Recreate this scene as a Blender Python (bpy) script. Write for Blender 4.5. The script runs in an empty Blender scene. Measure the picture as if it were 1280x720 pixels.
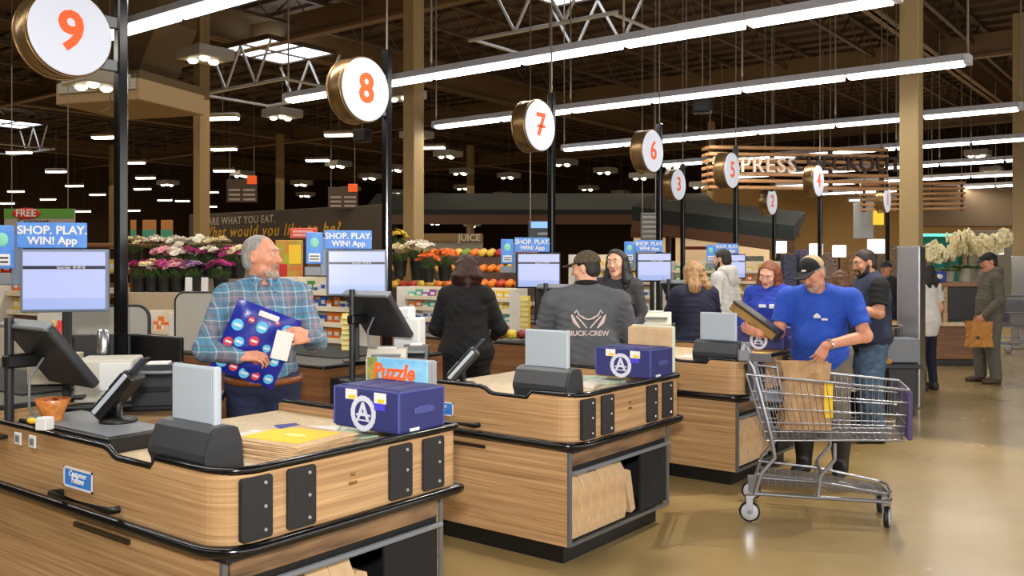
import bpy, bmesh, math, random
import numpy as np
from mathutils import Vector, Matrix, Euler

SC = bpy.context.scene
COL = SC.collection
random.seed(7)
PI = math.pi
F = 1148.0                      # focal length in pixels of a 1280 wide frame
YAW = math.radians(37.6)
CS, SN = math.cos(YAW), math.sin(YAW)
EYE = 1.6

# ------------------------------------------------------------------ camera
cam_d = bpy.data.cameras.new('camera')
cam = bpy.data.objects.new('camera', cam_d)
COL.objects.link(cam)
cam.location = (0, 0, EYE)
cam.rotation_euler = (PI / 2, 0, YAW)
cam_d.sensor_width = 36.0
cam_d.lens = 36.0 * F / 1280.0
cam_d.shift_y = -32.0 / 1280.0
cam_d.clip_start = 0.05
cam_d.clip_end = 300
SC.camera = cam

# ------------------------------------------------------------------ world and light
w = bpy.data.worlds.new('world')
SC.world = w
w.use_nodes = True
w.node_tree.nodes['Background'].inputs[0].default_value = (0.75, 0.85, 1.0, 1)
w.node_tree.nodes['Background'].inputs[1].default_value = 0.6
SC.view_settings.view_transform = 'Standard'
SC.view_settings.look = 'None'
SC.view_settings.gamma = 1.0
SC.view_settings.use_curve_mapping = False
SC.view_settings.exposure = 0.0


def area_lamp(name, loc, rot, size, size_y, power, color=(1, 1, 1), spread=180):
    d = bpy.data.lights.new(name, 'AREA')
    d.shape = 'RECTANGLE'
    d.size, d.size_y = size, size_y
    d.energy = power
    d.color = color
    d.spread = math.radians(spread)
    o = bpy.data.objects.new(name, d)
    COL.objects.link(o)
    o.location = loc
    o.rotation_euler = rot
    return o


TUBE_W = 80.0                    # watts of the lamp in each row of fluorescent tubes
TUBE_GLOW = 7.0
# the photographer's flash, just above and right of the lens
fl_d = bpy.data.lights.new('camera_flash', 'AREA')
fl_d.shape = 'DISK'
fl_d.size = 0.22
fl_d.energy = 95.0
fl_d.color = (1.0, 0.97, 0.93)
fl_d.spread = math.radians(120)
fl_o = bpy.data.objects.new('camera_flash', fl_d)
COL.objects.link(fl_o)
fl_o.location = (0.05, -0.12, 2.0)
fl_o.rotation_euler = (PI / 2 - 0.03, 0, YAW - 0.12)
# added fill lamp on the right, in place of shop windows that are not built
area_lamp('side_fill', (4.4, 6.0, 2.2), (0, PI / 2, 0), 2.6, 14.0, 420.0, (1.0, 0.97, 0.92))


# ------------------------------------------------------------------ colour and materials
def lin(c):
    out = []
    for x in c:
        x = x / 255.0
        out.append(x / 12.92 if x <= 0.04045 else ((x + 0.055) / 1.055) ** 2.4)
    return (*out, 1.0)


def mat(name, rgb, rough=0.5, metal=0.0, var=0.0, scale=(8, 8, 8), bump=0.0, bscale=40.0, emit=0.0, spec=None, coat=0.0, rgb2=None):
    m = bpy.data.materials.new(name)
    m.use_nodes = True
    nt = m.node_tree
    b = nt.nodes['Principled BSDF']
    b.inputs['Base Color'].default_value = lin(rgb)
    b.inputs['Roughness'].default_value = rough
    b.inputs['Metallic'].default_value = metal
    if spec is not None:
        b.inputs['Specular IOR Level'].default_value = spec
    if coat:
        b.inputs['Coat Weight'].default_value = coat
        b.inputs['Coat Roughness'].default_value = 0.12
    if emit:
        b.inputs['Emission Color'].default_value = lin(rgb)
        b.inputs['Emission Strength'].default_value = emit
    tc = None
    if var or rgb2 or bump:
        tc = nt.nodes.new('ShaderNodeTexCoord')
        mp = nt.nodes.new('ShaderNodeMapping')
        mp.inputs['Scale'].default_value = scale
        nt.links.new(tc.outputs['Object'], mp.inputs['Vector'])
    if var or rgb2:
        n = nt.nodes.new('ShaderNodeTexNoise')
        n.inputs['Scale'].default_value = 1.0
        n.inputs['Detail'].default_value = 5
        n.inputs['Roughness'].default_value = 0.6
        nt.links.new(mp.outputs[0], n.inputs['Vector'])
        r = nt.nodes.new('ShaderNodeValToRGB')
        c2 = rgb2 or tuple(min(255, x * (1 + var)) for x in rgb)
        c1 = rgb if rgb2 else tuple(x * (1 - var) for x in rgb)
        r.color_ramp.elements[0].position = 0.32
        r.color_ramp.elements[0].color = lin(c1)
        r.color_ramp.elements[1].position = 0.68
        r.color_ramp.elements[1].color = lin(c2)
        nt.links.new(n.outputs['Fac'], r.inputs['Fac'])
        nt.links.new(r.outputs['Color'], b.inputs['Base Color'])
    if bump:
        n2 = nt.nodes.new('ShaderNodeTexNoise')
        n2.inputs['Scale'].default_value = bscale
        n2.inputs['Detail'].default_value = 3
        nt.links.new(tc.outputs['Object'], n2.inputs['Vector'])
        bp = nt.nodes.new('ShaderNodeBump')
        bp.inputs['Strength'].default_value = bump
        bp.inputs['Distance'].default_value = 0.01
        nt.links.new(n2.outputs['Fac'], bp.inputs['Height'])
        nt.links.new(bp.outputs['Normal'], b.inputs['Normal'])
    return m


def wood_mat(name, dark, light, rough=0.42, zs=55.0, xs=1.2):
    """laminate with a fine level grain: broad bands plus thin streaks, stretched along the board"""
    m = bpy.data.materials.new(name)
    m.use_nodes = True
    nt = m.node_tree
    b = nt.nodes['Principled BSDF']
    b.inputs['Roughness'].default_value = rough
    tc = nt.nodes.new('ShaderNodeTexCoord')
    outs = []
    for k, (sz, sx, det) in enumerate(((zs, xs, 4), (zs * 3.6, xs * 2.0, 2), (7.0, 0.5, 2))):
        mp = nt.nodes.new('ShaderNodeMapping')
        mp.inputs['Scale'].default_value = (sx, sx, sz)
        mp.inputs['Location'].default_value = (k * 3.1, k, 0)
        n = nt.nodes.new('ShaderNodeTexNoise')
        n.inputs['Scale'].default_value = 1.0
        n.inputs['Detail'].default_value = det
        n.inputs['Distortion'].default_value = 0.25
        nt.links.new(tc.outputs['Object'], mp.inputs['Vector'])
        nt.links.new(mp.outputs[0], n.inputs['Vector'])
        outs.append(n.outputs['Fac'])

    def mth(op, a, bb):
        q = nt.nodes.new('ShaderNodeMath')
        q.operation = op
        for i, s in enumerate((a, bb)):
            if isinstance(s, (int, float)):
                q.inputs[i].default_value = s
            else:
                nt.links.new(s, q.inputs[i])
        return q.outputs[0]
    s = mth('ADD', mth('MULTIPLY', outs[0], 0.5), mth('MULTIPLY', outs[1], 0.25))
    s = mth('ADD', s, mth('MULTIPLY', outs[2], 0.25))
    r = nt.nodes.new('ShaderNodeValToRGB')
    r.color_ramp.elements[0].position = 0.36
    r.color_ramp.elements[0].color = lin(dark)
    r.color_ramp.elements[1].position = 0.62
    r.color_ramp.elements[1].color = lin(light)
    nt.links.new(s, r.inputs['Fac'])
    nt.links.new(r.outputs['Color'], b.inputs['Base Color'])
    return m


MT = dict(
    post_grey=mat('dark post grey', (92, 92, 92), 0.4),
    wood=wood_mat('light laminate', (140, 104, 66), (206, 166, 120), rough=0.34, zs=75),
    wood_brown=wood_mat('brown laminate', (104, 66, 40), (150, 104, 66)),
    rustic=wood_mat('rustic drawer wood', (78, 56, 38), (150, 116, 82), zs=22, xs=3.0),
    slat=wood_mat('sign slat wood', (150, 102, 60), (206, 152, 98), zs=30, xs=2.0),
    black=mat('black plastic', (14, 14, 15), 0.42),
    blackgloss=mat('black gloss', (12, 12, 13), 0.18),
    blackmatte=mat('black matte', (16, 16, 17), 0.75),
    plate=mat('black rubber plate', (30, 31, 34), 0.6, bump=0.05, bscale=120),
    charcoal=mat('charcoal plastic', (44, 46, 50), 0.38, bump=0.03, bscale=300),
    hood=mat('dark grey hood', (52, 54, 58), 0.35, bump=0.03, bscale=300),
    grey=mat('grey plastic', (120, 124, 130), 0.45),
    lightgrey=mat('pale grey panel', (178, 188, 198), 0.4),
    partition=mat('warm grey partition', (172, 168, 158), 0.6),
    beige=mat('beige counter top', (206, 184, 150), 0.45, var=0.06, scale=(30, 30, 30)),
    offwhite=mat('off white plastic', (206, 200, 186), 0.5),
    white=mat('white plastic', (228, 228, 226), 0.5),
    paper=mat('white paper', (226, 224, 220), 0.8),
    steel=mat('brushed steel', (206, 208, 212), 0.27, 0.95),
    chrome=mat('cart steel', (158, 160, 168), 0.3, 0.85),
    cartgrey=mat('grey cart plastic', (112, 112, 122), 0.5),
    screw=mat('screw head', (200, 200, 200), 0.3, 0.8),
    brass=mat('brass pull', (150, 120, 70), 0.35, 0.8),
    kraft=mat('kraft paper', (176, 140, 100), 0.85, var=0.08, scale=(20, 20, 6), bump=0.15, bscale=30),
    kraft_light=mat('pale kraft paper', (204, 172, 132), 0.85, var=0.05, scale=(12, 12, 12), bump=0.1, bscale=30),
    kraft_orange=mat('orange kraft paper', (190, 132, 66), 0.85, var=0.08, scale=(12, 12, 12), bump=0.2, bscale=20),
    yellow=mat('yellow print', (242, 196, 44), 0.7),
    navy=mat('navy bag fabric', (42, 46, 108), 0.62, bump=0.12, bscale=420),
    navytrim=mat('navy bag binding', (66, 72, 140), 0.6),
    blueprint=mat('sticker blue', (52, 132, 226), 0.5),
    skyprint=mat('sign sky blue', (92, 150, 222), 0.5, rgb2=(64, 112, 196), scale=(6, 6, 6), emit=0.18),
    screen=mat('lit screen', (146, 154, 192), 0.25, emit=0.9),
    screenbar=mat('screen bar', (44, 50, 66), 0.3, emit=0.1),
    screenlow=mat('screen lower band', (142, 158, 206), 0.3, emit=0.5),
    monitor=mat('monitor bezel', (112, 124, 142), 0.4),
    disc=mat('lit sign face', (196, 200, 214), 0.4, emit=0.4),
    drum=mat('bronze sign drum', (140, 112, 74), 0.3, 0.75),
    orange=mat('orange numeral', (232, 92, 34), 0.5, emit=0.25),
    red=mat('red', (200, 44, 40), 0.5),
    green=mat('green', (88, 150, 60), 0.6),
    floor=None,
)


# ------------------------------------------------------------------ placing helpers
def P(u, v, d):
    """the point of the room that the photograph shows at (u, v), d metres in front of the camera"""
    r = (u - 640.0) / F * d
    return Vector((CS * r - SN * d, SN * r + CS * d, EYE + (328.0 - v) / F * d))


def on_floor(u, v, z=0.0):
    return P(u, v, (EYE - z) * F / (v - 328.0))


def on_y(u, v, y):
    t = (u - 640.0) / F
    return P(u, v, y / (CS + SN * t))


def on_x(u, v, x):
    t = (u - 640.0) / F
    return P(u, v, x / (CS * t - SN))


# ------------------------------------------------------------------ mesh building
class MB:
    def __init__(s):
        s.v, s.f, s.m, s.sm = [], [], [], []

    def add(s, vs, fs, mi=0, smooth=False, mx=None):
        o = len(s.v)
        if mx is not None:
            vs = [mx @ Vector(p) for p in vs]
        s.v += [tuple(p) for p in vs]
        s.f += [tuple(i + o for i in f) for f in fs]
        s.m += [mi] * len(fs)
        s.sm += [smooth] * len(fs)
        return s

    def box(s, x0, x1, y0, y1, z0, z1, mi=0, mx=None):
        vs = [(x, y, z) for x in (x0, x1) for y in (y0, y1) for z in (z0, z1)]
        fs = [(0, 1, 3, 2), (4, 6, 7, 5), (0, 4, 5, 1), (2, 3, 7, 6), (0, 2, 6, 4), (1, 5, 7, 3)]
        return s.add(vs, fs, mi, False, mx)

    def rbox(s, x0, x1, y0, y1, z0, z1, r=0.005, mi=0, mx=None):
        """box with chamfered edges"""
        r = min(r, abs(x1 - x0) / 2.01, abs(y1 - y0) / 2.01, abs(z1 - z0) / 2.01)
        bm = bmesh.new()
        bmesh.ops.create_cube(bm, size=1.0)
        for q in bm.verts:
            q.co = ((x0 + x1) / 2 + q.co.x * (x1 - x0), (y0 + y1) / 2 + q.co.y * (y1 - y0), (z0 + z1) / 2 + q.co.z * (z1 - z0))
        bmesh.ops.bevel(bm, geom=list(bm.edges), offset=r, segments=2 if r > 0.008 else 1, affect='EDGES', profile=0.5)
        bm.verts.index_update()
        vs = [q.co.copy() for q in bm.verts]
        fs = [tuple(q.index for q in f.verts) for f in bm.faces]
        bm.free()
        return s.add(vs, fs, mi, False, mx)

    def tube(s, pts, r, n=8, mi=0, closed=False, mx=None, smooth=True):
        pts = [Vector(p) for p in pts]
        if mx is not None:
            pts = [mx @ p for p in pts]
        N = len(pts)
        rs = r if isinstance(r, (list, tuple)) else [r] * N
        t0 = (pts[1] - pts[0]).normalized()
        up = Vector((0, 0, 1)) if abs(t0.z) < 0.9 else Vector((1, 0, 0))
        a = t0.cross(up).normalized()
        vs, fs = [], []
        for i, p in enumerate(pts):
            if closed:
                t = (pts[(i + 1) % N] - pts[i - 1])
            elif i == 0:
                t = pts[1] - pts[0]
            elif i == N - 1:
                t = pts[-1] - pts[-2]
            else:
                t = (pts[i + 1] - p).normalized() + (p - pts[i - 1]).normalized()
            t = t.normalized() if t.length > 1e-9 else t0
            a = (a - t * a.dot(t))
            a = a.normalized() if a.length > 1e-6 else t.orthogonal().normalized()
            b = t.cross(a)
            for k in range(n):
                ang = 2 * PI * k / n
                vs.append(p + (a * math.cos(ang) + b * math.sin(ang)) * rs[i])
        for i in range(N if closed else N - 1):
            j = (i + 1) % N
            for k in range(n):
                fs.append((i * n + k, i * n + (k + 1) % n, j * n + (k + 1) % n, j * n + k))
        s.add(vs, fs, mi, smooth)
        if not closed:
            s.add(vs[:n], [tuple(range(n))[::-1]], mi)
            s.add(vs[-n:], [tuple(range(n))], mi)
        return s

    def lathe(s, prof, c=(0, 0, 0), n=20, mi=0, mx=None, smooth=True, cap=True):
        """profile of (radius, z) turned about the vertical through c"""
        vs, fs = [], []
        for (r, z) in prof:
            for k in range(n):
                a = 2 * PI * k / n
                vs.append((c[0] + r * math.cos(a), c[1] + r * math.sin(a), c[2] + z))
        for i in range(len(prof) - 1):
            for k in range(n):
                fs.append((i * n + k, i * n + (k + 1) % n, (i + 1) * n + (k + 1) % n, (i + 1) * n + k))
        s.add(vs, fs, mi, smooth, mx)
        if cap:
            s.add(vs[:n], [tuple(range(n))[::-1]], mi, False, mx)
            s.add(vs[-n:], [tuple(range(n))], mi, False, mx)
        return s

    def prism(s, poly, axis, a, b, mi=0, mx=None, smooth=False):
        """polygon in the two other axes (in xyz order) swept along axis from a to b"""
        n = len(poly)
        vs = []
        for h in (a, b):
            for (p, q) in poly:
                vs.append({'x': (h, p, q), 'y': (p, h, q), 'z': (p, q, h)}[axis])
        fs = [tuple(range(n))[::-1], tuple(range(n, 2 * n))]
        s.add(vs, fs, mi, False, mx)
        s.add(vs, [(i, (i + 1) % n, n + (i + 1) % n, n + i) for i in range(n)], mi, smooth, mx)
        return s

    def ball(s, c, r, sc=(1, 1, 1), nu=10, nv=6, mi=0, mx=None):
        vs, fs = [], []
        for j in range(1, nv):
            th = PI * j / nv
            for k in range(nu):
                ph = 2 * PI * k / nu
                vs.append((c[0] + r * sc[0] * math.sin(th) * math.cos(ph), c[1] + r * sc[1] * math.sin(th) * math.sin(ph), c[2] + r * sc[2] * math.cos(th)))
        vs.append((c[0], c[1], c[2] + r * sc[2]))
        vs.append((c[0], c[1], c[2] - r * sc[2]))
        t, b = len(vs) - 2, len(vs) - 1
        for j in range(nv - 2):
            for k in range(nu):
                fs.append((j * nu + k, (j + 1) * nu + k, (j + 1) * nu + (k + 1) % nu, j * nu + (k + 1) % nu))
        for k in range(nu):
            fs.append((t, k, (k + 1) % nu))
            fs.append((b, (nv - 2) * nu + (k + 1) % nu, (nv - 2) * nu + k))
        return s.add(vs, fs, mi, True, mx)

    def mesh(s, name, mats):
        me = bpy.data.meshes.new(name)
        me.from_pydata(s.v, [], s.f)
        for m in mats if isinstance(mats, (list, tuple)) else [mats]:
            me.materials.append(m)
        me.polygons.foreach_set('material_index', s.m)
        me.polygons.foreach_set('use_smooth', s.sm)
        bm = bmesh.new()
        bm.from_mesh(me)
        bmesh.ops.recalc_face_normals(bm, faces=bm.faces)
        bm.to_mesh(me)
        bm.free()
        me.update()
        return me

    def build(s, name, mats, parent=None, loc=None, rot=None):
        return link(name, s.mesh(name, mats), parent, loc, rot)


def link(name, me, parent=None, loc=None, rot=None):
    o = bpy.data.objects.new(name, me)
    COL.objects.link(o)
    if parent is not None:
        o.parent = parent
    if loc is not None:
        o.location = loc
    if rot is not None:
        o.rotation_euler = rot
    return o


def tag(o, label, cat, group=None):
    o['label'] = label
    o['category'] = cat
    if group:
        o['group'] = group
    return o


def thing(name, label, cat, loc=(0, 0, 0), rz=0.0, group=None):
    o = bpy.data.objects.new(name, None)
    o.empty_display_size = 0.1
    COL.objects.link(o)
    o.location = loc
    o.rotation_euler = (0, 0, rz)
    return tag(o, label, cat, group)


def struct(o):
    o['kind'] = 'structure'
    return o


def stuff(o):
    o['kind'] = 'stuff'
    return o


def dup(o, loc=None, rz=None, label=None, parent=None):
    """a copy of a thing with copies of its parts and their sub-parts"""
    c = o.copy()
    COL.objects.link(c)
    if parent is not None:
        c.parent = parent
    if loc is not None:
        c.location = loc
    if rz is not None:
        c.rotation_euler = (0, 0, rz)
    if label:
        c['label'] = label
    for ch in list(o.children):
        dup(ch, parent=c)
    return c


_tc = {}


def text_mesh(txt, size, ext=0.002, bold=0.0, align='CENTER', shear=0.0, spacing=1.0):
    """lettering in the local XZ plane, facing -Y, centred on the origin"""
    key = (txt, size, ext, bold, align, shear, spacing)
    if key not in _tc:
        c = bpy.data.curves.new('lettering', 'FONT')
        c.body = txt
        c.size = size
        c.extrude = ext
        c.offset = bold
        c.shear = shear
        c.space_character = spacing
        c.align_x = align
        c.align_y = 'CENTER'
        c.resolution_u = 3
        o = bpy.data.objects.new('lettering', c)
        COL.objects.link(o)
        dg = bpy.context.evaluated_depsgraph_get()
        me = bpy.data.meshes.new_from_object(o.evaluated_get(dg))
        bpy.data.objects.remove(o)
        bpy.data.curves.remove(c)
        me.transform(Matrix.Rotation(PI / 2, 4, 'X'))
        _tc[key] = me
    return _tc[key]


def text(name, txt, size, m, parent, loc, rot=(0, 0, 0), **kw):
    me = text_mesh(txt, size, **kw)
    me = me.copy()
    me.materials.clear()
    me.materials.append(m)
    return link(name, me, parent, loc, rot)

# ================================================================== the building
def floor_mat():
    m = bpy.data.materials.new('polished concrete')
    m.use_nodes = True
    nt = m.node_tree
    b = nt.nodes['Principled BSDF']
    tc = nt.nodes.new('ShaderNodeTexCoord')
    n = nt.nodes.new('ShaderNodeTexNoise')
    n.inputs['Scale'].default_value = 0.9
    n.inputs['Detail'].default_value = 8
    n.inputs['Roughness'].default_value = 0.65
    nt.links.new(tc.outputs['Object'], n.inputs['Vector'])
    r = nt.nodes.new('ShaderNodeValToRGB')
    r.color_ramp.elements[0].position = 0.3
    r.color_ramp.elements[0].color = lin((146, 123, 80))
    r.color_ramp.elements[1].position = 0.7
    r.color_ramp.elements[1].color = lin((168, 144, 97))
    nt.links.new(n.outputs['Fac'], r.inputs['Fac'])
    nt.links.new(r.outputs['Color'], b.inputs['Base Color'])
    n2 = nt.nodes.new('ShaderNodeTexNoise')
    n2.inputs['Scale'].default_value = 2.2
    n2.inputs['Detail'].default_value = 4
    nt.links.new(tc.outputs['Object'], n2.inputs['Vector'])
    mr = nt.nodes.new('ShaderNodeMapRange')
    mr.inputs['To Min'].default_value = 0.22
    mr.inputs['To Max'].default_value = 0.30
    nt.links.new(n2.outputs['Fac'], mr.inputs['Value'])
    nt.links.new(mr.outputs[0], b.inputs['Roughness'])
    b.inputs['Specular IOR Level'].default_value = 0.5
    b.inputs['Coat Weight'].default_value = 0.12
    b.inputs['Coat Roughness'].default_value = 0.1
    return m


MT['floor'] = floor_mat()
M_deck = mat('dark roof deck', (78, 57, 38), 0.8)
M_joist = mat('brown steel joist', (80, 60, 40), 0.6)
M_girder = mat('tan steel girder', (112, 86, 54), 0.6)
M_column = mat('tan painted column', (156, 131, 88), 0.55)
M_darkwall = mat('dark brown wall', (74, 52, 34), 0.85)
M_tanwall = mat('tan wall', (150, 116, 66), 0.8)
ZC = 7.1

struct(MB().box(-46, 6, -6, 46, -0.1, 0).build('floor', MT['floor']))
ceil = MB().box(-46, 6, -6, 46, ZC, ZC + 0.2)
struct(ceil.build('ceiling', M_deck))
rib = MB().box(-46, 6, -0.07, 0.07, ZC - 0.09, ZC).mesh('ceiling_rib', M_deck)
# ribs of the roof deck, then the open-web joists below them
rb = MB()
for k in range(60):
    rb.box(-46, 6, 3 + k * 0.7, 3 + k * 0.7 + 0.2, ZC - 0.08, ZC)
o = struct(rb.build('ceiling_panel', M_deck))
jm = MB()
jm.box(-0.05, 0.05, 0, 43, ZC - 0.16, ZC - 0.08)
jm.box(-0.04, 0.04, 0, 43, ZC - 0.72, ZC - 0.66)
for k in range(36):
    y = k * 1.2
    jm.tube([(0, y, ZC - 0.69), (0, y + 0.6, ZC - 0.12)], 0.018, 4, smooth=False)
    jm.tube([(0, y + 0.6, ZC - 0.12), (0, y + 1.2, ZC - 0.69)], 0.018, 4, smooth=False)
jme = jm.mesh('ceiling_joist', M_joist)
for k in range(23):
    struct(link('ceiling_joist', jme, loc=(2.0 - k * 2.1, 3.0, 0)))
# girders run along the aisle and across it
for x in (-5.0, -16.2, -27.5, -38.5):
    g = MB().box(x - 0.14, x + 0.14, -2, 46, ZC - 0.95, ZC - 0.90).box(x - 0.03, x + 0.03, -2, 46, ZC - 0.95, ZC - 0.3).box(x - 0.14, x + 0.14, -2, 46, ZC - 0.35, ZC - 0.30)
    struct(g.build('ceiling_beam', M_girder))
for y in (12.0, 22.2, 33.0):
    g = MB().box(-46, 6, y - 0.1, y + 0.1, ZC - 1.02, ZC - 0.95).box(-46, 6, y - 0.03, y + 0.03, ZC - 1.0, ZC - 0.5)
    struct(g.build('ceiling_beam', M_girder))
struct(MB().box(-46, 6, 45.8, 46, 0, ZC).build('wall_back', M_darkwall))
struct(MB().box(-46.2, -46, -6, 46, 0, ZC).build('wall_left', M_darkwall))
struct(MB().box(-46, 6, -6.2, -6, 0, ZC).build('wall_front', mat('pale front wall', (150, 138, 118), 0.8)))
struct(MB().box(6, 6.2, -6, 46, 0, ZC).build('wall_right', mat('pale side wall', (150, 138, 118), 0.8)))

# ------------------------------------------------------------------ columns
cols = [(1139, 10.2, 0.205), (517, 13.2, 0.215), (252, 17.0, 0.215), (350, 33.0, 0.22), (889, 30.0, 0.2), (1275, 17.0, 0.22), (141, 36.0, 0.22), (588, 36.0, 0.22)]
for u, d, wd in cols:
    p = P(u, 328, d)
    h = wd / 2
    c = MB().rbox(-h, h, -h, h, 0, ZC - 0.9, 0.012)
    o = struct(c.build('column', M_column, loc=(p.x, p.y, 0)))
    if u in (1139, 1275):
        zt = 1.78 if u == 1139 else 1.72
        k = h + 0.02
        struct(MB().rbox(-k, k, -k, k, 0.0, zt, 0.015).build('column_trim', MT['steel'], loc=(p.x, p.y, 0)))
# low steel guard and shelf by the column, second wrap seen under it
# ------------------------------------------------------------------ rows of fluorescent tubes
M_house = mat('white light housing', (196, 196, 202), 0.45)
M_tube = mat('glowing tube lens', (255, 252, 244), 0.4, emit=TUBE_GLOW)
M_rod = mat('hanger rod', (120, 108, 92), 0.5)
LZ = 3.55
hm = MB().prism([(-0.09, 0.02), (0.09, 0.02), (0.05, 0.095), (-0.05, 0.095)], 'x', 0.0, 1.165).mesh('housing', M_house)
tm = MB().prism([(-0.062, 0.018), (0.062, 0.018), (0.05, -0.022), (-0.05, -0.022)], 'x', 0.03, 1.135).mesh('tube_lens', M_tube)
em = MB().rbox(-0.03, 0.03, -0.075, 0.075, -0.012, 0.085, 0.006).mesh('end_cap', M_house)
row_names = ['directly above lane 9', 'between the 9 and 8 signs, longest in view', 'crossing in front of the tan column', 'passing behind the tan column',
             'fourth beyond the tan column', 'fifth and just above the express sign', 'sixth beyond the express sign', 'seventh far down the lanes', 'eighth far down the lanes']
for k, y in enumerate((1.0, 4.15, 7.15, 9.85, 13.2, 16.5, 19.8, 23.0, 26.2, 29.5)):
    x1 = -1.85 - 0.05 * max(0, k - 1)
    x0 = x1 - 7.02
    lab = ('row of bright fluorescent tubes, ' + row_names[k - 1]) if k else 'row of fluorescent tubes over the camera side of lane 9'
    t = thing('fluorescent_light_row', lab, 'light', (x0, y, LZ), 0, 'rows of fluorescent tubes over the checkouts')
    for i in range(6):
        link('housing', hm, t, (i * 1.17, 0, 0))
        link('tube_lens', tm, t, (i * 1.17, 0, 0))
    for i in (0, 6):
        link('end_cap', em, t, (i * 1.17, 0, 0))
    for i in (0, 2, 4, 6):
        MB().tube([(i * 1.17, 0, 0.09), (i * 1.17, 0, ZC - 0.9 - LZ)], 0.011, 6).build('hanger_rod', M_rod, t)
    area_lamp('tube_lamp', (x0 + 3.5, y, LZ - 0.04), (0, 0, 0), 7.0, 0.12, TUBE_W, (1.0, 0.965, 0.9), 170)
    area_lamp('ceiling_fill', (x0 + 3.5, y, LZ + 0.16), (PI, 0, 0), 7.0, 0.16, TUBE_W * 0.12, (1.0, 0.9, 0.76), 170)  # added upward fill that brightens the dark ceiling above the row
area_lamp('tube_lamp', (-5, -2.0, LZ - 0.04), (0, 0, 0), 7.0, 0.12, TUBE_W, (1.0, 0.965, 0.9), 170)

# ------------------------------------------------------------------ pendant lamps of the shop floor
M_glow = mat('warm glowing lens', (255, 244, 214), 0.4, emit=9.0)
M_pend = mat('pendant housing', (170, 156, 128), 0.5)
M_boxl = mat('grey spot box', (168, 162, 152), 0.5)
pl = thing('pendant_lamp', 'slim glowing white pendant lamp hung on wire under dark ceiling', 'lamp', (0, 0, -50), 0, 'slim glowing pendant lamps over the sales floor')
MB().prism([(-0.1, 0.0), (0.1, 0.0), (0.13, 0.05), (0.05, 0.1), (-0.05, 0.1), (-0.13, 0.05)], 'x', -0.36, 0.36).build('lamp_housing', M_pend, pl)
MB().prism([(-0.1, 0.0), (0.1, 0.0), (0.07, -0.05), (-0.07, -0.05)], 'x', -0.35, 0.35).build('glowing_lens', M_glow, pl)
bl = thing('spot_box_lamp', 'square grey ceiling spot box with three glowing bulbs below', 'lamp', (0, 0, -50), 0, 'square grey spot boxes over the sales floor')
MB().rbox(-0.31, 0.31, -0.31, 0.31, 0.0, 0.17, 0.015).build('lamp_housing', M_boxl, bl)
bm_ = MB().lathe([(0.075, 0.0), (0.07, -0.03), (0.04, -0.05)], (0, 0, 0), 12).mesh('bulb', M_glow)
for bx, by in ((-0.15, -0.12), (0.15, -0.12), (0.0, 0.14)):
    link('bulb', bm_, bl, (bx, by, 0))
PZ = 4.75
pend = [(278, 147), (280, 186), (280, 213), (182, 222), (178, 236), (133, 171), (167, 203), (70, 214), (24, 190), (93, 232), (20, 239), (60, 249), (8, 254),
        (104, 264), (122, 243), (424, 168), (397, 200), (540, 184), (206, 250), (166, 263), (228, 251), (262, 258), (263, 240)]
boxl = [(257, 70), (353, 142), (120, 103), (505, 119), (521, 168), (560, 191), (423, 203), (377, 226), (382, 240), (463, 218), (438, 233), (303, 215), (210, 226),
        (577, 212), (580, 231), (545, 241), (636, 217), (628, 240), (592, 246), (676, 243), (706, 201), (757, 211), (736, 232), (776, 238), (651, 255),
        (590, 278), (545, 275), (495, 208), (497, 237), (802, 218), (843, 204), (1222, 190), (1240, 210), (1258, 262), (1207, 266),
        (877, 229), (1075, 223), (935, 262)]
MARKS = [('the green FREE banner', 50, 275), ('the sign with numeral nine', 90, 60), ('the nine post', 154, 230), ('the left tan column', 252, 230), ('the white bouquets', 240, 290), ('the first aisle sign', 302, 238), ('the second aisle sign', 428, 247),
         ('the sign with numeral eight', 457, 112), ('the eight post', 487, 220), ('the second tan column', 517, 210), ('the round white bouquet', 523, 305), ('the canopy behind the grey hoodie', 650, 262), ('the sign with numeral seven', 672, 157), ('the seven post', 689, 230), ('the sign with numeral six', 815, 190),
         ('the sign with numeral three', 848, 231), ('the sign with numeral five', 915, 213), ('the sign with numeral two', 965, 252), ('the sign with numeral four', 1022, 226), ('the tan column by the cart', 1139, 230), ('the orchids', 1215, 310), ('the far right column', 1275, 230), ('the ends of the far tube rows', 1255, 215)]
ORDN = ('', ', second one', ', third one', ', fourth one', ', fifth one')
_lab = {}


def lamp_label(kind, u, v):
    n, mu, mv = min(MARKS, key=lambda q: (q[1] - u) ** 2 + (q[2] - v) ** 2)
    d = 'above' if v < mv - abs(u - mu) else 'below' if v > mv + abs(u - mu) else 'left of' if u < mu else 'right of'
    s = '%s hanging %s %s' % (kind, d, n)
    _lab[s] = _lab.get(s, -1) + 1
    return s + ORDN[min(4, _lab[s])]


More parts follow.
